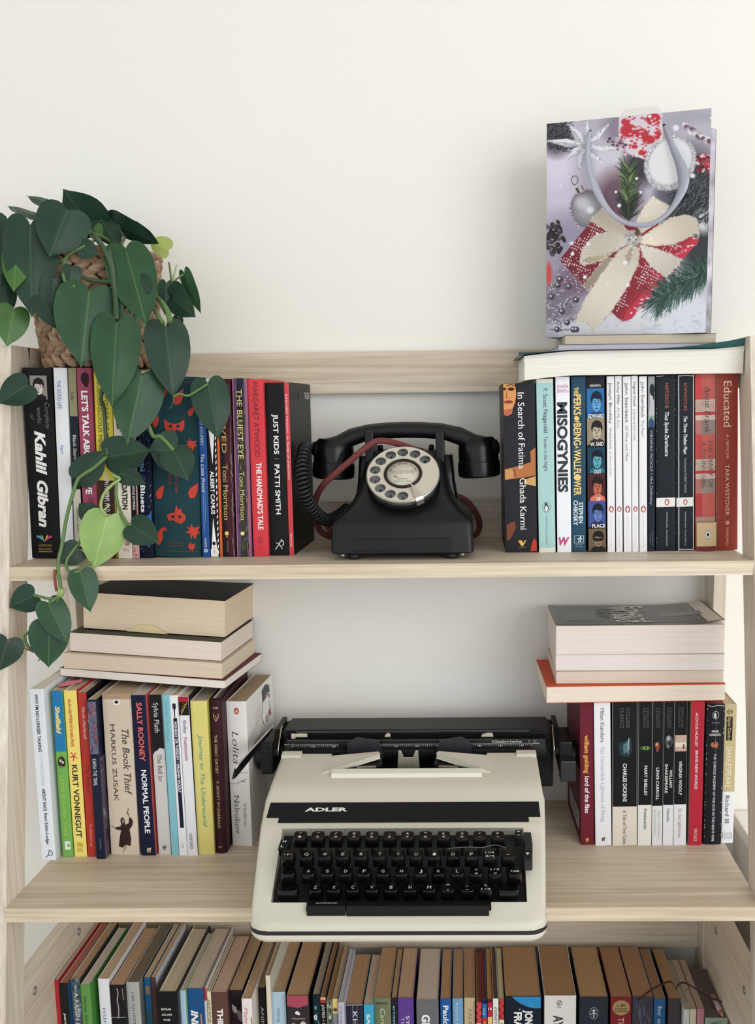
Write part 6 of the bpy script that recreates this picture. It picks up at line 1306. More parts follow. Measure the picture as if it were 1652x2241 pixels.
# ================================================================== trailing plant
plant = thing('trailing_plant', 'heartleaf plant with glossy green leaves trailing from the basket over the books', 'plant', (BC.x, BC.y, BZ + BH - 0.012))
MB().lathe([(0.0, 0.004), (0.030, 0.003), (RT_ - 0.011, 0.0), (RT_ - 0.011, -0.002), (0.0, -0.002)], (BC.x, BC.y, BZ + BH - 0.011), seg=24).build('soil', mat((44, 34, 28), 0.95, bump=0.8, bscale=400.0), plant)
def leaf_mat(name, base, vein, rough=0.40):
    m = bpy.data.materials.new(name); m.use_nodes = True
    nt = m.node_tree; b = nt.nodes['Principled BSDF']
    b.inputs['Roughness'].default_value = rough; b.inputs['Specular IOR Level'].default_value = 0.32
    uv = nt.nodes.new('ShaderNodeUVMap'); sep = nt.nodes.new('ShaderNodeSeparateXYZ'); nt.links.new(uv.outputs[0], sep.inputs[0])
    ab = nt.nodes.new('ShaderNodeMath'); ab.operation = 'ABSOLUTE'; nt.links.new(sep.outputs[0], ab.inputs[0])
    # side veins: bands across v, slanted by |u|
    mu = nt.nodes.new('ShaderNodeMath'); mu.operation = 'MULTIPLY_ADD'; nt.links.new(ab.outputs[0], mu.inputs[0]); mu.inputs[1].default_value = -0.8; nt.links.new(sep.outputs[1], mu.inputs[2])
    si = nt.nodes.new('ShaderNodeMath'); si.operation = 'MULTIPLY'; nt.links.new(mu.outputs[0], si.inputs[0]); si.inputs[1].default_value = 44.0
    sn = nt.nodes.new('ShaderNodeMath'); sn.operation = 'SINE'; nt.links.new(si.outputs[0], sn.inputs[0])
    r2 = nt.nodes.new('ShaderNodeValToRGB'); r2.color_ramp.elements[0].position = 0.86; r2.color_ramp.elements[1].position = 1.0
    r2.color_ramp.elements[0].color = (0, 0, 0, 1); r2.color_ramp.elements[1].color = (0.06, 0.06, 0.06, 1); nt.links.new(sn.outputs[0], r2.inputs[0])
    r1 = nt.nodes.new('ShaderNodeValToRGB'); r1.color_ramp.elements[0].position = 0.006; r1.color_ramp.elements[1].position = 0.022
    r1.color_ramp.elements[0].color = (0.42, 0.42, 0.42, 1); r1.color_ramp.elements[1].color = (0, 0, 0, 1); nt.links.new(ab.outputs[0], r1.inputs[0])
    ad = nt.nodes.new('ShaderNodeMath'); ad.operation = 'ADD'; ad.use_clamp = True; nt.links.new(r1.outputs[0], ad.inputs[0]); nt.links.new(r2.outputs[0], ad.inputs[1])
    tc = nt.nodes.new('ShaderNodeTexCoord'); n = nt.nodes.new('ShaderNodeTexNoise'); n.inputs['Scale'].default_value = 28.0; nt.links.new(tc.outputs['Object'], n.inputs['Vector'])
    r3 = nt.nodes.new('ShaderNodeValToRGB'); r3.color_ramp.elements[0].position = 0.3; r3.color_ramp.elements[1].position = 0.7
    l = lin(base); r3.color_ramp.elements[0].color = tuple(k * 0.8 for k in l[:3]) + (1,); r3.color_ramp.elements[1].color = tuple(min(1, k * 1.2) for k in l[:3]) + (1,); nt.links.new(n.outputs[0], r3.inputs[0])
    mx = nt.nodes.new('ShaderNodeMix'); mx.data_type = 'RGBA'; nt.links.new(ad.outputs[0], mx.inputs[0]); nt.links.new(r3.outputs[0], mx.inputs[6]); mx.inputs[7].default_value = lin(vein)
    nt.links.new(mx.outputs[2], b.inputs['Base Color'])
    b.inputs['Subsurface Weight'].default_value = 0.0
    return m
LM = {'d': leaf_mat('leaf_dark', (32, 58, 42), (70, 104, 66)), 'm': leaf_mat('leaf_green', (38, 74, 46), (90, 128, 74)), 'g': leaf_mat('leaf_bright', (66, 104, 50), (116, 150, 84)), 'l': leaf_mat('leaf_lime', (134, 164, 92), (182, 206, 136)), 'y': leaf_mat('leaf_yellow', (168, 182, 96), (204, 212, 140))}
OUT = [(0.0, 0.0), (-0.06, 0.05), (-0.105, 0.13), (-0.125, 0.23), (-0.105, 0.33), (-0.04, 0.42), (0.06, 0.48), (0.18, 0.50), (0.32, 0.495), (0.45, 0.462), (0.58, 0.40), (0.70, 0.31), (0.81, 0.20), (0.89, 0.105), (0.95, 0.042), (1.0, 0.0)]
def leaf(b, t, w, yb, yt, kind='m', roll=0.0, fold=0.16, droop=0.10, cup=0.0):
    B, T = at(b[0], b[1], Y=yb), at(t[0], t[1], Y=yt)
    a = T - B; L = a.length; a.normalize()
    W = w * (((B + T) / 2 - CAM).length) / FPX
    v = (CAM - (B + T) / 2).normalized(); n = (v - a * v.dot(a)).normalized(); n = Matrix.Rotation(math.radians(roll), 3, a) @ n
    s = a.cross(n)
    NS = 5; verts = []; uvs = []; idx = {}
    for k, (tt, ww) in enumerate(OUT):
        tm = max(tt, 0.0)
        for sd in (-1, 1):
            for j in range(NS):
                q = j / (NS - 1)
                if j == 0 and sd == 1: idx[(k, sd, j)] = idx[(k, -1, 0)]; continue
                lt = tm + (tt - tm) * q; lw = ww * q * sd
                z = -fold * W * abs(lw) * (1.0 - 0.35 * q) * 1.2 - droop * L * (lt - 0.25) ** 2 + cup * W * lw * lw * 2 + 0.012 * L * math.sin(lt * 9 + sd) * q
                idx[(k, sd, j)] = len(verts); verts.append(B + a * (lt * L) + s * (lw * W) + n * z); uvs.append((lw, lt))
    fs = []
    for k in range(len(OUT) - 1):
        for sd in (-1, 1):
            for j in range(NS - 1):
                f = [idx[(k, sd, j)], idx[(k + 1, sd, j)], idx[(k + 1, sd, j + 1)], idx[(k, sd, j + 1)]]
                f = list(dict.fromkeys(f))
                if len(f) > 2: fs.append(f if sd < 0 else f[::-1])
    P = WM[plant].inverted()
    me = bpy.data.meshes.new('leaf'); me.from_pydata([tuple(P @ p) for p in verts], [], fs)
    ul = me.uv_layers.new(name='UVMap')
    for lp in me.loops: ul.data[lp.index].uv = uvs[lp.vertex_index]
    me.polygons.foreach_set('use_smooth', [True] * len(fs)); me.materials.append(LM[kind]); me.update()
    link('leaf', me, plant)
    return B
LEAVES = [
    # around the basket
    ((205, 500), (136, 415), 92, -0.10, -0.12, 'd', -28), ((147, 461), (107, 562), 101, -0.178, -0.190, 'd', 10), ((18, 482), (2, 600), 84, -0.16, -0.17, 'd', 0), ((39, 537), (28, 638), 58, -0.175, -0.19, 'g', 20), ((66, 492), (68, 694), 104, -0.178, -0.184, 'd', 10), ((10, 560), (-4, 640), 60, -0.150, -0.155, 'd', 0), ((98, 520), (150, 560), 60, -0.13, -0.14, 'd', 15), ((215, 470), (262, 545), 56, -0.10, -0.12, 'd', -10),
    ((79, 473), (14, 446), 34, -0.10, -0.09, 'd', 62), ((134, 456), (57, 423), 44, -0.09, -0.08, 'd', 60), ((246, 484), (345, 536), 52, -0.10, -0.11, 'd', 38), ((293, 500), (347, 535), 36, -0.07, -0.08, 'd', 40), ((275, 546), (321, 711), 97, -0.165, -0.185, 'm', -6),
    ((368, 546), (326, 524), 44, -0.050, -0.055, 'y', 10), ((262, 517), (214, 520), 28, -0.09, -0.09, 'y', 40), ((403, 597), (438, 687), 30, -0.10, -0.11, 'm', 25), ((364, 620), (361, 690), 34, -0.115, -0.12, 'd', 0), ((378, 654), (427, 693), 48, -0.13, -0.14, 'd', 0), ((377, 626), (410, 659), 32, -0.12, -0.125, 'd', 10), ((390, 694), (386, 726), 22, -0.11, -0.115, 'd', 0),
    ((196, 637), (177, 803), 126, -0.185, -0.200, 'm', 0), ((255, 706), (244, 892), 99, -0.190, -0.205, 'm', 8), ((362, 714), (380, 870), 92, -0.175, -0.190, 'd', -4), ((30, 676), (15, 758), 64, -0.165, -0.175, 'g', 0), ((91, 650), (128, 722), 48, -0.178, -0.182, 'd', -10), ((158, 584), (153, 626), 40, -0.176, -0.180, 'd', 0), ((120, 610), (110, 700), 50, -0.176, -0.176, 'd', 0), ((259, 620), (268, 702), 16, -0.176, -0.180, 'm', 10), ((205, 500), (222, 522), 34, -0.12, -0.13, 'g', 20),
    ((176, 540), (215, 556), 40, -0.176, -0.180, 'd', 0), ((300, 610), (330, 640), 40, -0.170, -0.172, 'd', 0), ((10, 620), (20, 690), 40, -0.15, -0.155, 'd', 0),
    # trailing in front of the books
    ((60, 842), (-6, 884), 62, -0.200, -0.205, 'd', 0), ((311, 821), (278, 975), 102, -0.185, -0.200, 'm', 0), ((236, 1000), (330, 984), 80, -0.190, -0.200, 'd', 8, 0.05), ((172, 1046), (232, 985), 62, -0.195, -0.190, 'd', -10), ((262, 1034), (319, 1058), 40, -0.190, -0.195, 'd', 0), ((381, 988), (324, 982), 86, -0.180, -0.185, 'd', -4, 0.05), ((380, 986), (413, 1050), 70, -0.180, -0.188, 'd', -12),
    ((455, 838), (478, 962), 80, -0.175, -0.185, 'd', 0), ((235, 1132), (204, 1247), 93, -0.205, -0.215, 'l', 0), ((287, 1149), (347, 1187), 64, -0.200, -0.205, 'd', 0), ((201, 1128), (172, 1101), 42, -0.195, -0.195, 'd', 0), ((172, 1202), (122, 1231), 52, -0.206, -0.216, 'd', 0),
    ((177, 1254), (198, 1340), 58, -0.222, -0.226, 'm', 0), ((74, 1303), (18, 1330), 58, -0.224, -0.226, 'd', 0), ((106, 1320), (149, 1410), 60, -0.228, -0.232, 'm', 0), ((108, 1366), (106, 1462), 78, -0.224, -0.228, 'm', 0), ((17, 1400), (-3, 1470), 68, -0.246, -0.252, 'd', 0)]
bases = []
for L_ in LEAVES:
    b_, t_, w_, yb, yt, kd, rl = L_[:7]
    bases.append(leaf(b_, t_, w_, yb, yt, kd, rl, droop=(L_[7] if len(L_) > 7 else 0.10)))
ST = {'g': mat((92, 122, 66), 0.45), 'l': mat((150, 172, 104), 0.45), 'd': mat((52, 76, 46), 0.45), 'b': mat((120, 96, 66), 0.7), 'r': mat((132, 66, 40), 0.7)}
def stem(pts, r, kind='g', r1=None): 
    MB().tube([at(u, v, Y=y) for u, v, y in pts], (lambda t: r + ((r1 or r) - r) * t), 7, sub=6).build('stem', ST[kind], plant)
stem([(262, 560, -0.09), (235, 525, -0.12), (200, 510, -0.145), (182, 514, -0.158), (165, 535, -0.165), (143, 570, -0.170), (138, 590, -0.175), (141, 612, -0.183), (150, 624, -0.186), (165, 627, -0.187)], 0.0018, 'g')
stem([(40, 546, -0.176), (60, 560, -0.172), (90, 570, -0.168), (128, 574, -0.166), (160, 552, -0.172), (190, 536, -0.174), (215, 520, -0.150)], 0.0016, 'g')
stem([(147, 461, -0.156), (168, 478, -0.157), (184, 508, -0.157)], 0.0014, 'g'); stem([(205, 502, -0.11), (192, 506, -0.135), (182, 512, -0.155)], 0.0014, 'g')
stem([(200, 508, -0.14), (225, 540, -0.174), (243, 580, -0.176), (252, 640, -0.178), (255, 700, -0.188)], 0.0030, 'd'); stem([(238, 545, -0.176), (250, 600, -0.176), (246, 615, -0.176), (225, 616, -0.172), (195, 612, -0.172), (170, 602, -0.170)], 0.0022, 'd')
stem([(275, 548, -0.166), (266, 535, -0.15), (272, 520, -0.13), (262, 505, -0.11)], 0.0016, 'd'); stem([(300, 640, -0.15), (295, 690, -0.178), (300, 705, -0.180), (280, 760, -0.182), (272, 820, -0.184)], 0.0018, 'd'); stem([(262, 640, -0.17), (285, 670, -0.176), (276, 700, -0.178)], 0.0018, 'd')
stem([(340, 650, -0.13), (352, 660, -0.155), (366, 680, -0.168), (372, 705, -0.176)], 0.0030, 'g'); stem([(335, 672, -0.15), (345, 690, -0.168), (358, 708, -0.175)], 0.0022, 'g')
stem([(370, 575, -0.08), (374, 605, -0.10), (376, 622, -0.11), (385, 612, -0.108), (402, 600, -0.101)], 0.0012, 'g'); stem([(376, 622, -0.11), (384, 590, -0.105), (386, 578, -0.104)], 0.0011, 'l', 0.0005)
stem([(32, 480, -0.14), (40, 474, -0.13), (28, 456, -0.10)], 0.0011, 'd')
stem([(225, 850, -0.196), (221, 872, -0.192), (227, 895, -0.186), (230, 930, -0.184), (232, 965, -0.186), (235, 998, -0.190)], 0.0022, 'd')
stem([(315, 905, -0.182), (325, 930, -0.180), (336, 955, -0.180), (352, 956, -0.180), (380, 986, -0.180)], 0.0024, 'g'); stem([(380, 868, -0.190), (392, 862, -0.188), (408, 866, -0.186), (420, 862, -0.183), (455, 840, -0.176)], 0.0013, 'g'); stem([(380, 866, -0.19), (378, 885, -0.185), (370, 895, -0.182)], 0.0006, 'g', 0.0003)
stem([(232, 1000, -0.190), (205, 1024, -0.194), (180, 1040, -0.198), (169, 1052, -0.200), (158, 1085, -0.204), (146, 1130, -0.206), (139, 1170, -0.210), (134, 1200, -0.213), (128, 1226, -0.216), (127, 1250, -0.220), (131, 1275, -0.222), (133, 1296, -0.224)], 0.0020, 'g')
stem([(133, 1296, -0.224), (122, 1310, -0.226), (106, 1320, -0.228)], 0.0016, 'g'); stem([(130, 1308, -0.224), (105, 1310, -0.225), (74, 1302, -0.224)], 0.0016, 'g'); stem([(128, 1305, -0.222), (118, 1340, -0.222), (110, 1366, -0.224)], 0.0016, 'g')
stem([(92, 1366, -0.224), (74, 1376, -0.225), (57, 1388, -0.226), (54, 1394, -0.226), (60, 1412, -0.226), (74, 1427, -0.226)], 0.0016, 'g'); stem([(74, 1427, -0.226), (52, 1418, -0.232), (17, 1402, -0.246)], 0.0010, 'b')
stem([(120, 1247, -0.222), (120, 1268, -0.223), (124, 1294, -0.224)], 0.0016, 'r'); stem([(90, 1440, -0.224), (84, 1446, -0.224)], 0.0006, 'r')
stem([(246, 1040, -0.192), (262, 1048, -0.194), (244, 1062, -0.198), (226, 1084, -0.202), (221, 1110, -0.204), (234, 1130, -0.205)], 0.0017, 'l'); stem([(248, 1036, -0.190), (254, 1052, -0.192), (254, 1085, -0.194), (262, 1115, -0.197), (275, 1142, -0.200), (288, 1149, -0.200)], 0.0018, 'g')
stem([(184, 1165, -0.200), (176, 1184, -0.204), (160, 1205, -0.208), (147, 1224, -0.213), (145, 1240, -0.217), (154, 1252, -0.221), (177, 1250, -0.222)], 0.0017, 'g'); stem([(154, 1252, -0.221), (176, 1242, -0.220), (200, 1232, -0.218)], 0.0014, 'g'); stem([(172, 1200, -0.203), (184, 1208, -0.206), (196, 1214, -0.208)], 0.0008, 'l'); stem([(222, 1120, -0.204), (232, 1112, -0.204), (242, 1105, -0.203)], 0.0014, 'l', 0.0004)
nd = MB().lathe([(0.0, -0.006), (0.003, -0.005), (0.0042, 0.0), (0.0032, 0.004), (0.0, 0.0045)], at(133, 1296, Y=-0.2245), (0.3, 0, 1), 8); nd.build('node_sheath', ST['l'], plant)
# ================================================================== gift bag
BL, BR = at(1195, 742, Y=-0.1000), at(1544.4, 728, Y=-0.1480)
TL, TR = at(1192.7, 273.8, Y=-0.1000), at(1553, 237.8, Y=-0.1480)
z0b = BAGZ + 0.0001
dzb = z0b - (BL.z + BR.z) / 2
bx_ = (BR - BL); bx_.z = 0; BW = bx_.length; bx_.normalize()
up_ = Vector((0, 0, 1)); by_ = up_.cross(bx_)
BHt = ((TL.z - BL.z) + (TR.z - BR.z)) / 2
O_ = Vector((BL.x, BL.y, z0b))
BM = Matrix(((bx_.x, by_.x, 0, O_.x), (bx_.y, by_.y, 0, O_.y), (0, 0, 1, O_.z), (0, 0, 0, 1)))
BW = (TR - TL).to_2d().length
bag = thing('gift_bag', 'paper gift bag printed with a ribboned present and baubles, ribbon handle hanging in front', 'gift bag', BM)
FRONT = mat((188, 182, 198), 0.35, vary=0.28, vscale=17.0)
DB = 0.062
th = 0.0006
MB().box(0, BW, 0, th, 0, BHt).build('front_panel', FRONT, bag, BM)
MB().box(0.006, BW + 0.0035, DB - th, DB, 0, BHt - 0.006).build('back_panel', mat((104, 102, 108), 0.4, vary=0.6, vscale=60.0), bag, BM)
for x, fx, s in ((0.0, 0.006, 1), (BW, BW + 0.0035, -1)):
    g = MB(); xm = x + s * 0.022
    g.add([(x, th, 0), (xm, DB * 0.5, 0.0), (fx, DB, 0), (x, th, BHt), (xm, DB * 0.5, BHt - 0.003), (fx, DB, BHt - 0.006)], [(0, 1, 4, 3), (1, 2, 5, 4)])
    g.build('gusset', mat((176, 172, 182), 0.4, vary=0.5, vscale=45.0), bag, BM)
MB().add([(0, 0, 0.0003), (BW, 0, 0.0003), (BW + 0.0035, DB, 0.0003), (0.006, DB, 0.0003)], [(0, 1, 2, 3)]).build('base_panel', mat((190, 186, 196), 0.5), bag, BM)
# printed picture, painted point by point into the colours of a fine sheet over the front panel
import numpy as np
PW, PH = 300, 400
U_, V_ = np.meshgrid(np.linspace(0, 1, PW), np.linspace(0, 1, PH))
PX_ = 172.0 + 1150.0 * U_; PY_ = 238 - 116 * U_ + V_ * (1512 + 74 * U_)
CAN = np.zeros((PH, PW, 3)); CAN[:] = (190, 184, 198)
rs = np.random.RandomState(4)
def win(x0, x1, y0, y1):
    u0, u1 = (x0 - 172) / 1150.0, (x1 - 172) / 1150.0
    i0, i1 = max(0, int(u0 * PW) - 2), min(PW, int(u1 * PW) + 3)
    va = [(y - (238 - 116 * u)) / (1512 + 74 * u) for y in (y0, y1) for u in (min(max(u0, 0), 1), min(max(u1, 0), 1))]
    j0, j1 = max(0, int(min(va) * PH) - 2), min(PH, int(max(va) * PH) + 3)
    return slice(j0, max(j0, j1)), slice(i0, max(i0, i1))
def blend(w, m, c, a=1.0): 
    m = np.clip(m, 0, 1)[..., None] * a
    CAN[w] = CAN[w] * (1 - m) + np.array(c, float) * m
def pe(cx, cy, rx, ry, c, soft=0.06, a=1.0, rot=0.0):
    R_ = max(rx, ry) * (1 + soft)
    w = win(cx - R_, cx + R_, cy - R_, cy + R_); X, Y = PX_[w] - cx, PY_[w] - cy
    x, y = X * math.cos(rot) + Y * math.sin(rot), -X * math.sin(rot) + Y * math.cos(rot)
    d = np.sqrt((x / rx) ** 2 + (y / ry) ** 2)
    blend(w, (1 + soft / 2 - d) / max(soft, 1e-3), c, a)
def pl_(a, b, w0, w1, c, al=1.0):
    m = max(w0, w1) + 3
    w = win(min(a[0], b[0]) - m, max(a[0], b[0]) + m, min(a[1], b[1]) - m, max(a[1], b[1]) + m)
    X, Y = PX_[w], PY_[w]; dx, dy = b[0] - a[0], b[1] - a[1]; L2 = dx * dx + dy * dy or 1
    t = np.clip(((X - a[0]) * dx + (Y - a[1]) * dy) / L2, 0, 1)
    d = np.hypot(X - a[0] - t * dx, Y - a[1] - t * dy)
    blend(w, ((w0 + (w1 - w0) * t) - d) / 3.0 + 0.5, c, al)
def pp_(pts, c, al=1.0, shade=None):
    xs, ys = [p[0] for p in pts], [p[1] for p in pts]
    w = win(min(xs), max(xs), min(ys), max(ys)); X, Y = PX_[w], PY_[w]
    acc = np.zeros(X.shape)
    for ox, oy in ((-1, -1), (1, -1), (-1, 1), (1, 1)):
        ins = np.zeros(X.shape, bool); n = len(pts)
        for i in range(n):
            (xa, ya), (xb, yb) = pts[i], pts[(i + 1) % n]
            if ya == yb: continue
            cr = ((ya > Y + oy) != (yb > Y + oy)) & (X + ox < (xb - xa) * (Y + oy - ya) / (yb - ya) + xa); ins ^= cr
        acc += ins / 4.0
    if shade is None: blend(w, acc, c, al)
    else:
        col = np.array(c, float)[None, None, :] * shade(X, Y)[..., None]
        m = acc[..., None] * al; CAN[w] = CAN[w] * (1 - m) + np.clip(col, 0, 255) * m
def curve(pts, n=6):
    q = smooth_path([Vector((p[0], p[1], 0)) for p in pts] , n); return [(v.x, v.y) for v in q]
# soft out of focus ground
for cx, cy, rx, ry, c, al in ((300, 600, 190, 330, (214, 206, 226), .9), (250, 500, 110, 160, (232, 224, 240), .8), (640, 540, 180, 200, (222, 218, 230), .8), (330, 1080, 200, 220, (150, 140, 164), .8), (720, 260, 140, 120, (140, 128, 146), .9), (240, 330, 110, 120, (60, 56, 64), .9), (850, 520, 120, 130, (50, 40, 50), .9), (690, 740, 150, 180, (90, 56, 70), .8), (1200, 720, 190, 300, (44, 44, 50), .95), (1260, 1050, 130, 260, (48, 52, 54), .95), (1180, 200, 190, 60, (176, 172, 186), .9), (1270, 270, 110, 60, (196, 192, 204), .8), (250, 1560, 160, 260, (120, 110, 128), .9), (1000, 1620, 460, 130, (230, 232, 238), .95), (560, 1690, 420, 90, (220, 218, 226), .9), (1210, 1560, 150, 180, (226, 230, 238), .95), (430, 1330, 150, 120, (110, 78, 96), .8), (190, 1290, 24, 80, (214, 66, 62), .9), (1290, 900, 60, 90, (236, 236, 238), .9), (1040, 720, 90, 60, (96, 96, 112), .8)):
    pe(cx, cy, rx, ry, c, 0.8, al)
for k in range(60): pe(rs.uniform(600, 1300), rs.uniform(1560, 1720), rs.uniform(8, 30), rs.uniform(4, 12), (196, 196, 208), 0.8, 0.5)
# dark fir, top left and right
for k in range(120):
    x0, y0 = rs.uniform(175, 340), rs.uniform(230, 430); pl_((x0, y0), (x0 + rs.uniform(-10, 70), y0 + rs.uniform(-50, 20)), 3.5, 1.5, [(34, 32, 38), (76, 72, 80), (22, 20, 26)][k % 3])
for k in range(420):
    x0, y0 = rs.uniform(1090, 1330), rs.uniform(560, 900); pl_((x0, y0), (x0 + rs.uniform(-80, 20), y0 + rs.uniform(20, 70)), 3.5, 1.2, [(36, 38, 44), (80, 84, 88), (24, 26, 32), (110, 114, 116)][k % 4])
# knitted stocking
pp_([(690, 180), (690, 330), (760, 440), (880, 480), (1000, 330), (985, 150)], (226, 214, 222))
for x, y, rx, ry in ((760, 280, 60, 46), (850, 300, 50, 34), (930, 200, 50, 44), (800, 390, 26, 14), (900, 340, 44, 30), (740, 220, 34, 24), (860, 430, 30, 20), (960, 300, 26, 36)): pe(x, y, rx, ry, (196, 42, 56), 0.25, 0.95)
for k in range(140): x, y = rs.uniform(700, 990), rs.uniform(170, 460); pe(x, y, rs.uniform(5, 12), rs.uniform(4, 9), [(200, 44, 60), (232, 222, 230)][k % 2], 0.4, 0.85)
for k in range(26): pe(rs.uniform(610, 750), rs.uniform(330, 410), rs.uniform(8, 18), rs.uniform(6, 12), [(60, 58, 70), (190, 186, 198), (120, 40, 54)][k % 3], 0.4, 0.9)
# glitter star
for a, L in ((0.1, 250), (0.85, 190), (1.75, 230), (2.4, 170), (3.25, 290), (4.1, 210), (4.75, 230), (5.5, 250)):
    x, y = 450 + L * math.cos(a), 380 + L * 0.85 * math.sin(a); dx, dy = -math.sin(a) * 30, math.cos(a) * 30
    pp_([(450, 380), (450 + (x - 450) * .45 + dx, 380 + (y - 380) * .45 + dy), (x, y)], (238, 238, 244)); pp_([(450, 380), (450 + (x - 450) * .45 - dx, 380 + (y - 380) * .45 - dy), (x, y)], (196, 194, 206))
    for k in range(26): t = rs.uniform(0, 1); pe(450 + (x - 450) * t + rs.uniform(-8, 8), 380 + (y - 380) * t + rs.uniform(-8, 8), 4, 4, [(250, 250, 252), (160, 158, 168)][k % 2], 0.3)
# baubles
pe(1050, 500, 172, 200, (188, 188, 194), 0.08, 1, 0.5)
for k in range(420): a = rs.uniform(0, 6.28); q = rs.uniform(.82, 1.0); x, y = 172 * q * math.cos(a), 200 * q * math.sin(a); pe(1050 + x * math.cos(.5) - y * math.sin(.5), 500 + x * math.sin(.5) + y * math.cos(.5), 4, 4, [(250, 250, 252), (150, 150, 158), (214, 214, 220)][k % 3], 0.3)
pe(1050, 492, 138, 166, (238, 238, 241), 0.1, 1, 0.5)
pe(465, 825, 118, 132, (118, 108, 118), 0.06)
for k in range(16): t = k / 15; pe(465 - 10 * t + 14 * t, 825 - 26 * t, 116 * (1 - .85 * t), 128 * (1 - .85 * t), tuple(126 + (212 - 126) * t + d for d in (2, -2, 6)), 0.35, 0.6)
pe(492, 832, 26, 24, (246, 244, 248), 0.8); pe(430, 780, 50, 40, (224, 220, 228), 0.9, 0.7)
pp_([(372, 680), (428, 654), (455, 695), (398, 726)], (206, 200, 194)); pp_([(384, 684), (398, 677), (418, 712), (404, 719)], (48, 42, 46)); pp_([(424, 664), (432, 660), (446, 692), (438, 697)], (96, 88, 90))
for k in range(20): a0, a1 = k * .314, (k + 1) * .314; pl_((378 + 24 * math.cos(a0), 626 + 30 * math.sin(a0)), (378 + 24 * math.cos(a1), 626 + 30 * math.sin(a1)), 3, 3, (104, 98, 104))
for k in range(60): t = rs.uniform(0, 1); pe(345 + 70 * t * t, 800 + 160 * t, 4, 4, [(240, 240, 244), (120, 112, 122)][k % 2], 0.3)
# cone
for k in range(46): a = rs.uniform(0, 6.28); q = rs.uniform(0, 1) ** .5 * 95; pe(225 + q * math.cos(a) * .8, 1025 + q * math.sin(a) * 1.3, rs.uniform(14, 32), rs.uniform(10, 20), [(30, 25, 29), (54, 45, 50), (18, 14, 18), (78, 68, 74)][k % 4], 0.3, 1, rs.uniform(0, 3))
for k in range(14): pe(rs.uniform(190, 300), rs.uniform(940, 1110), 8, 4, (170, 160, 168), 0.5)
# present
sh = lambda X, Y: 0.80 + 0.35 * np.clip((X - 300) / 900.0, 0, 1)
pp_([(270, 1190), (490, 925), (1090, 925), (1262, 1012), (1240, 1060), (770, 1625), (700, 1605)], (146, 38, 52), 1, sh)
pp_([(1212, 1008), (1262, 1030), (1250, 1062), (800, 1610), (735, 1632), (760, 1560)], (198, 54, 74)); pp_([(1212, 1008), (1200, 1040), (760, 1560), (735, 1632), (690, 1600), (1100, 1080)], (172, 36, 52), 0.6)
for k in range(220):
    t, q = rs.uniform(0, 1), rs.uniform(0, 1); x = 300 + 860 * t; y = 1170 - 250 * t + q * 420 * (1 - abs(t - .5))
    if abs(x - 800) + abs(y - 1030) < 100: continue
    pe(x, y, 4.5, 4.5, (228, 208, 212), 0.4, 0.9)
for cx, cy in ((530, 965), (330, 1205), (725, 1495), (900, 1250), (1090, 1070), (430, 1240), (870, 1330), (390, 1090), (460, 1060), (960, 1310)):
    for dx in range(-3, 4):
        for dy in range(-3, 4):
            if (dx + dy) % 2 == 0 and (abs(dx) == abs(dy) or dx == 0 or dy == 0): pe(cx + dx * 13 + dy * 3, cy + dy * 13 - dx * 6, 5, 5, (234, 218, 222), 0.3)
for k in range(70): t = rs.uniform(0, 1); x = 800 + 440 * t + rs.uniform(-24, 24); y = 1600 - 560 * t + rs.uniform(-24, 24); pe(x, y, rs.uniform(5, 16), rs.uniform(4, 10), [(240, 226, 232), (206, 66, 86)][k % 2], 0.3, 0.9)
# fir twig and branch
for k in range(330):
    t = rs.uniform(0, 1); bx0, by0 = 768 - 10 * t, 905 - 370 * t; sg = rs.choice((-1, 1)); L = rs.uniform(60, 150) * (1 - 0.35 * t)
    pl_((bx0, by0), (bx0 + sg * L * rs.uniform(.3, .9), by0 - L * rs.uniform(.4, 1)), 4.5, 1.5, [(44, 62, 44), (88, 116, 66), (30, 44, 34), (128, 152, 96), (64, 88, 56)][k % 5] if t > 0.3 else [(30, 42, 34), (54, 72, 50), (20, 30, 26)][k % 3])
pl_((765, 915), (760, 560), 6, 3, (78, 66, 50))
for k in range(900):
    t = rs.uniform(0, 1); bx0, by0 = 1330 - 340 * t, 1250 + 210 * t; a = rs.uniform(-0.3, 1.0); L = rs.uniform(80, 190)
    pl_((bx0, by0), (bx0 - L * math.cos(a + .5) * (1 if k % 3 else .3), by0 + L * math.sin(a + .5) * (1 if k % 4 else -.8)), 4.0, 1.2, [(34, 62, 56), (60, 92, 82), (24, 44, 42), (92, 122, 112), (46, 76, 64)][k % 5])
# berries and silver sprig
for k in range(70): pe(rs.uniform(1235, 1330), rs.uniform(440, 560), rs.uniform(6, 15), rs.uniform(6, 13), [(150, 30, 44), (196, 60, 76), (90, 22, 32), (226, 206, 212)][k % 4], 0.3)
for k in range(14): pe(1150 + 13 * k, 240 + 8 * (k % 4) + 8 * k, 26, 16, [(232, 228, 236), (110, 84, 92), (186, 176, 186)][k % 3], 0.4, 1, 0.6)
for a, b_ in (((180, 1620), (450, 1385)), ((180, 1560), (272, 1250)), ((200, 1690), (410, 1695)), ((180, 1650), (385, 1500)), ((180, 1480), (300, 1410)), ((260, 1560), (345, 1465)), ((220, 1600), (290, 1670)), ((180, 1420), (250, 1330)), ((240, 1640), (400, 1610)), ((190, 1540), (420, 1460))):
    pl_(a, b_, 6, 3, (140, 134, 142))
    for k in range(46): t = rs.uniform(0, 1); pe(a[0] + (b_[0] - a[0]) * t + rs.uniform(-12, 12), a[1] + (b_[1] - a[1]) * t + rs.uniform(-12, 12), 4, 4, [(226, 222, 228), (110, 102, 112), (74, 66, 78)][k % 3], 0.3)
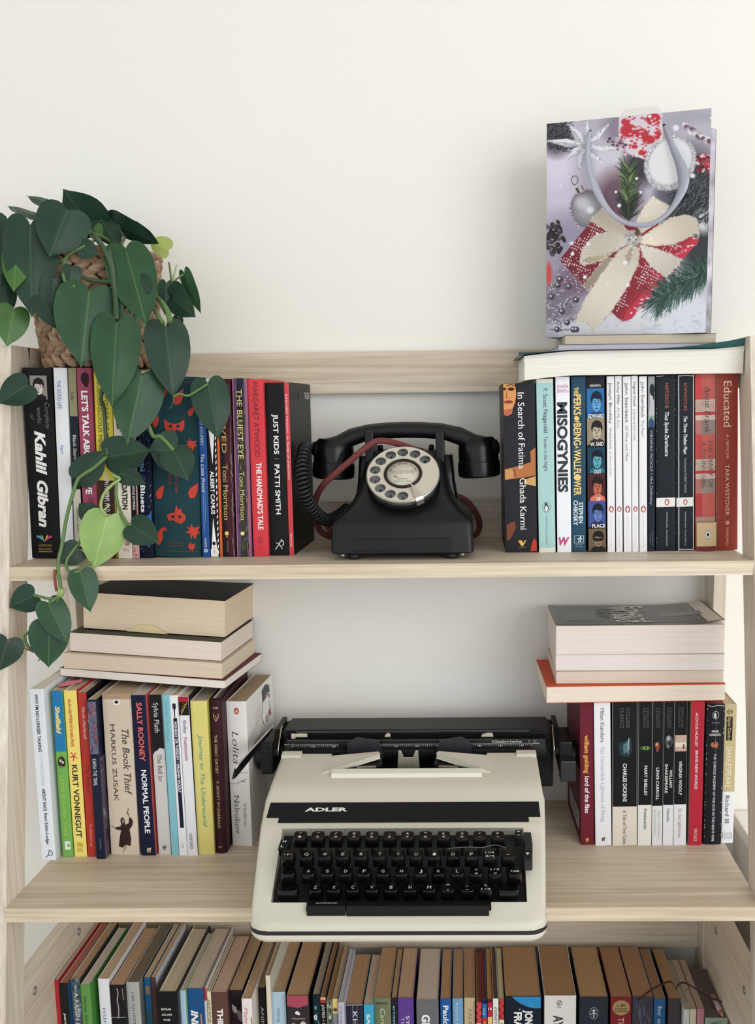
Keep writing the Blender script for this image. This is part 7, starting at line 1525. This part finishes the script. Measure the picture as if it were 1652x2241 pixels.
for x, y in ((260, 1370), (340, 1380), (275, 1328), (395, 1475), (290, 1560), (375, 1690), (255, 1690), (398, 1690), (212, 1455), (330, 1640)): pe(x, y, 22, 22, (70, 62, 72), 0.2); pe(x - 6, y - 6, 8, 8, (226, 222, 228), 0.5)
# bow: ribbed satin ribbon pieces with glitter edges
def rib_shade(k, ph, amp, ax, ay):
    def f(X, Y):
        s = X * ax + Y * ay
        return 1.0 + amp * np.sin(s / k + ph) + 0.025 * np.sin((X * -ay + Y * ax) / 3.0)
    return f
pieces = [([(488, 905), (582, 815), (700, 900), (790, 1010), (640, 995)], (196, 184, 166), (160, 0.5, 0.08, .7, .7)), ([(818, 925), (860, 830), (932, 735), (1052, 800), (1010, 890), (860, 1000)], (222, 212, 196), (150, 1.0, 0.08, .7, -.7)),
    ([(416, 1200), (440, 1105), (520, 1015), (640, 980), (760, 1015), (800, 1045), (700, 1110), (560, 1195), (450, 1226)], (226, 216, 200), (120, 0.0, 0.09, 1, 0)), ([(436, 1195), (480, 1165), (600, 1150), (700, 1095), (600, 1185), (480, 1216)], (190, 172, 140), (90, 0, 0.05, 1, 0)),
    ([(836, 1040), (960, 950), (1060, 885), (1170, 862), (1242, 890), (1264, 1000), (1232, 1004), (1080, 1075), (960, 1085), (860, 1070)], (228, 216, 196), (130, 1.2, 0.09, 1, 0)), ([(1215, 1000), (1262, 1000), (1250, 1030), (1236, 1040)], (110, 100, 92), (90, 0, 0, 1, 0)),
    ([(848, 1075), (960, 1100), (1060, 1140), (1150, 1180), (1040, 1312), (930, 1230), (872, 1150)], (220, 212, 200), (110, 2.0, 0.07, .7, .7)), ([(440, 1372), (610, 1165), (660, 1180), (482, 1412)], (164, 148, 132), (90, 0, 0.04, 1, 0)),
    ([(788, 1068), (850, 1108), (840, 1220), (760, 1390), (650, 1560), (520, 1716), (482, 1640), (388, 1636), (470, 1450), (600, 1260), (700, 1125)], (220, 211, 194), (150, 0.3, 0.06, .6, -.8)), ([(750, 1160), (785, 1085), (805, 1090), (790, 1180), (765, 1230)], (176, 162, 140), (90, 0, 0.03, 1, 0))]
for pts, c, q in pieces:
    pp_(pts, c, 1.0, rib_shade(*q))
    n = len(pts)
    for i in range(n):
        a, b_ = pts[i], pts[(i + 1) % n]; m = int(math.hypot(a[0] - b_[0], a[1] - b_[1]) / 5)
        for k in range(m): t = rs.uniform(0, 1); pe(a[0] + (b_[0] - a[0]) * t + rs.uniform(-4, 4), a[1] + (b_[1] - a[1]) * t + rs.uniform(-4, 4), 3.5, 3.5, [(240, 238, 236), (150, 144, 140), (206, 200, 196)][k % 3], 0.4, 0.9)
pe(800, 1030, 60, 58, (186, 180, 176), 0.3)
for k in range(170): a = rs.uniform(0, 6.28); q = rs.uniform(0, 70); pe(800 + q * math.cos(a), 1030 + q * math.sin(a), 5, 5, [(236, 234, 234), (130, 124, 124), (206, 202, 198)][k % 3], 0.4)
pe(832, 990, 20, 24, (110, 86, 62), 0.3)
for x, y, r in ((700, 800, 14), (890, 870, 10), (1005, 840, 9), (748, 1205, 17), (480, 1072, 14), (1207, 590, 17), (1085, 258, 20), (675, 705, 10), (275, 665, 7), (820, 610, 10), (365, 1145, 14), (770, 1365, 12), (625, 1365, 9), (458, 1310, 14), (905, 180, 12), (1320, 190, 8), (930, 1030, 12), (360, 1070, 12), (545, 1000, 9), (850, 705, 9)): pe(x, y, r, r, (246, 244, 248), 0.4)
CAN *= 0.94
lc = np.where(CAN / 255.0 <= 0.04045, CAN / 255.0 / 12.92, ((CAN / 255.0 + 0.055) / 1.055) ** 2.4)
co = np.stack([U_ * BW, np.full_like(U_, -0.0002), (1 - V_) * BHt], -1).reshape(-1, 3)
ids = np.arange(PW * PH).reshape(PH, PW)
fq = np.stack([ids[1:, :-1], ids[1:, 1:], ids[:-1, 1:], ids[:-1, :-1]], -1).reshape(-1, 4)
me = bpy.data.meshes.new('printed_picture')
me.from_pydata(co.tolist(), [], fq.tolist())
ca = me.color_attributes.new('print', 'FLOAT_COLOR', 'POINT')
ca.data.foreach_set('color', np.concatenate([lc.reshape(-1, 3), np.ones((PW * PH, 1))], 1).astype(np.float32).ravel())
pm_ = bpy.data.materials.new('printed_gloss_paper'); pm_.use_nodes = True
an = pm_.node_tree.nodes.new('ShaderNodeAttribute'); an.attribute_name = 'print'
pb = pm_.node_tree.nodes['Principled BSDF']; pm_.node_tree.links.new(an.outputs[0], pb.inputs['Base Color']); pb.inputs['Roughness'].default_value = 0.32; pb.inputs['Specular IOR Level'].default_value = 0.35
me.materials.append(pm_); me.update()
link('printed_picture', me, bag)
def bp(x, y, k):
    u = (x - 172.0) / 1150.0; v = (y - (238 - 116 * u)) / (1512 + 74 * u)
    return Vector((u * BW, -0.0004 - 0.0001 * k, (1 - v) * BHt))
# ribbon handle hanging in front, plastic tab at the top
RIB = mat((168, 170, 184), 0.28, coat=0.3)
def bw(x, y, d): v = bp(x, y, 0); return BM @ Vector((v.x, -d, v.z))
hp = smooth_path([bw(x, y, d) for x, y, d in ((488, 285, 0.001), (478, 380, 0.006), (490, 540, 0.010), (540, 690, 0.012), (620, 830, 0.014), (720, 920, 0.015), (830, 955, 0.016), (940, 945, 0.016), (1040, 880, 0.015), (1110, 780, 0.014), (1150, 660, 0.012), (1130, 540, 0.010), (1060, 380, 0.006), (1010, 240, 0.001))], 6)
n = len(hp); rings = []
for i, q in enumerate(hp):
    t = i / (n - 1); tg = (hp[min(i + 1, n - 1)] - hp[max(i - 1, 0)]).normalized()
    nr = tg.cross(by_).normalized(); tw_ = math.radians(12 + 14 * math.sin(t * 9)) 
    wdv = (nr * math.cos(tw_) + by_ * math.sin(tw_)); hw = 0.0024 + 0.0018 * math.exp(-((t - 0.22) / 0.10) ** 2) + 0.0042 * math.exp(-((t - 0.80) / 0.10) ** 2)
    if i == 0 or i == n - 1: hw = 0.002
    tk_ = wdv.cross(tg).normalized() * 0.0002
    rings.append([q - wdv * hw - tk_, q + wdv * hw - tk_, q + wdv * hw + tk_, q - wdv * hw + tk_])
MB().loft(rings).build('ribbon_handle', RIB, bag)
for x, y in ((488, 285), (1003, 240)): 
    v = bp(x, y, 2)
    MB().lathe([(0.0, 0.0), (0.0014, 0.0)], v, (0, -1, 0), 12).build('punched_hole', mat((40, 36, 42), 0.8), bag, BM)
tabx = bp(845, 200, 0).x
MB().prism([(tabx - 0.0220, BHt - 0.010), (tabx + 0.0200, BHt - 0.010), (tabx + 0.0205, BHt + 0.0040), (tabx + 0.0165, BHt + 0.0080), (tabx - 0.0180, BHt + 0.0080), (tabx - 0.0220, BHt + 0.0035)], 0.0010, 0.0018, 'y').build('hang_tab', mat((236, 234, 228), 0.25, alpha=0.55), bag, BM, bevel=0.0002)
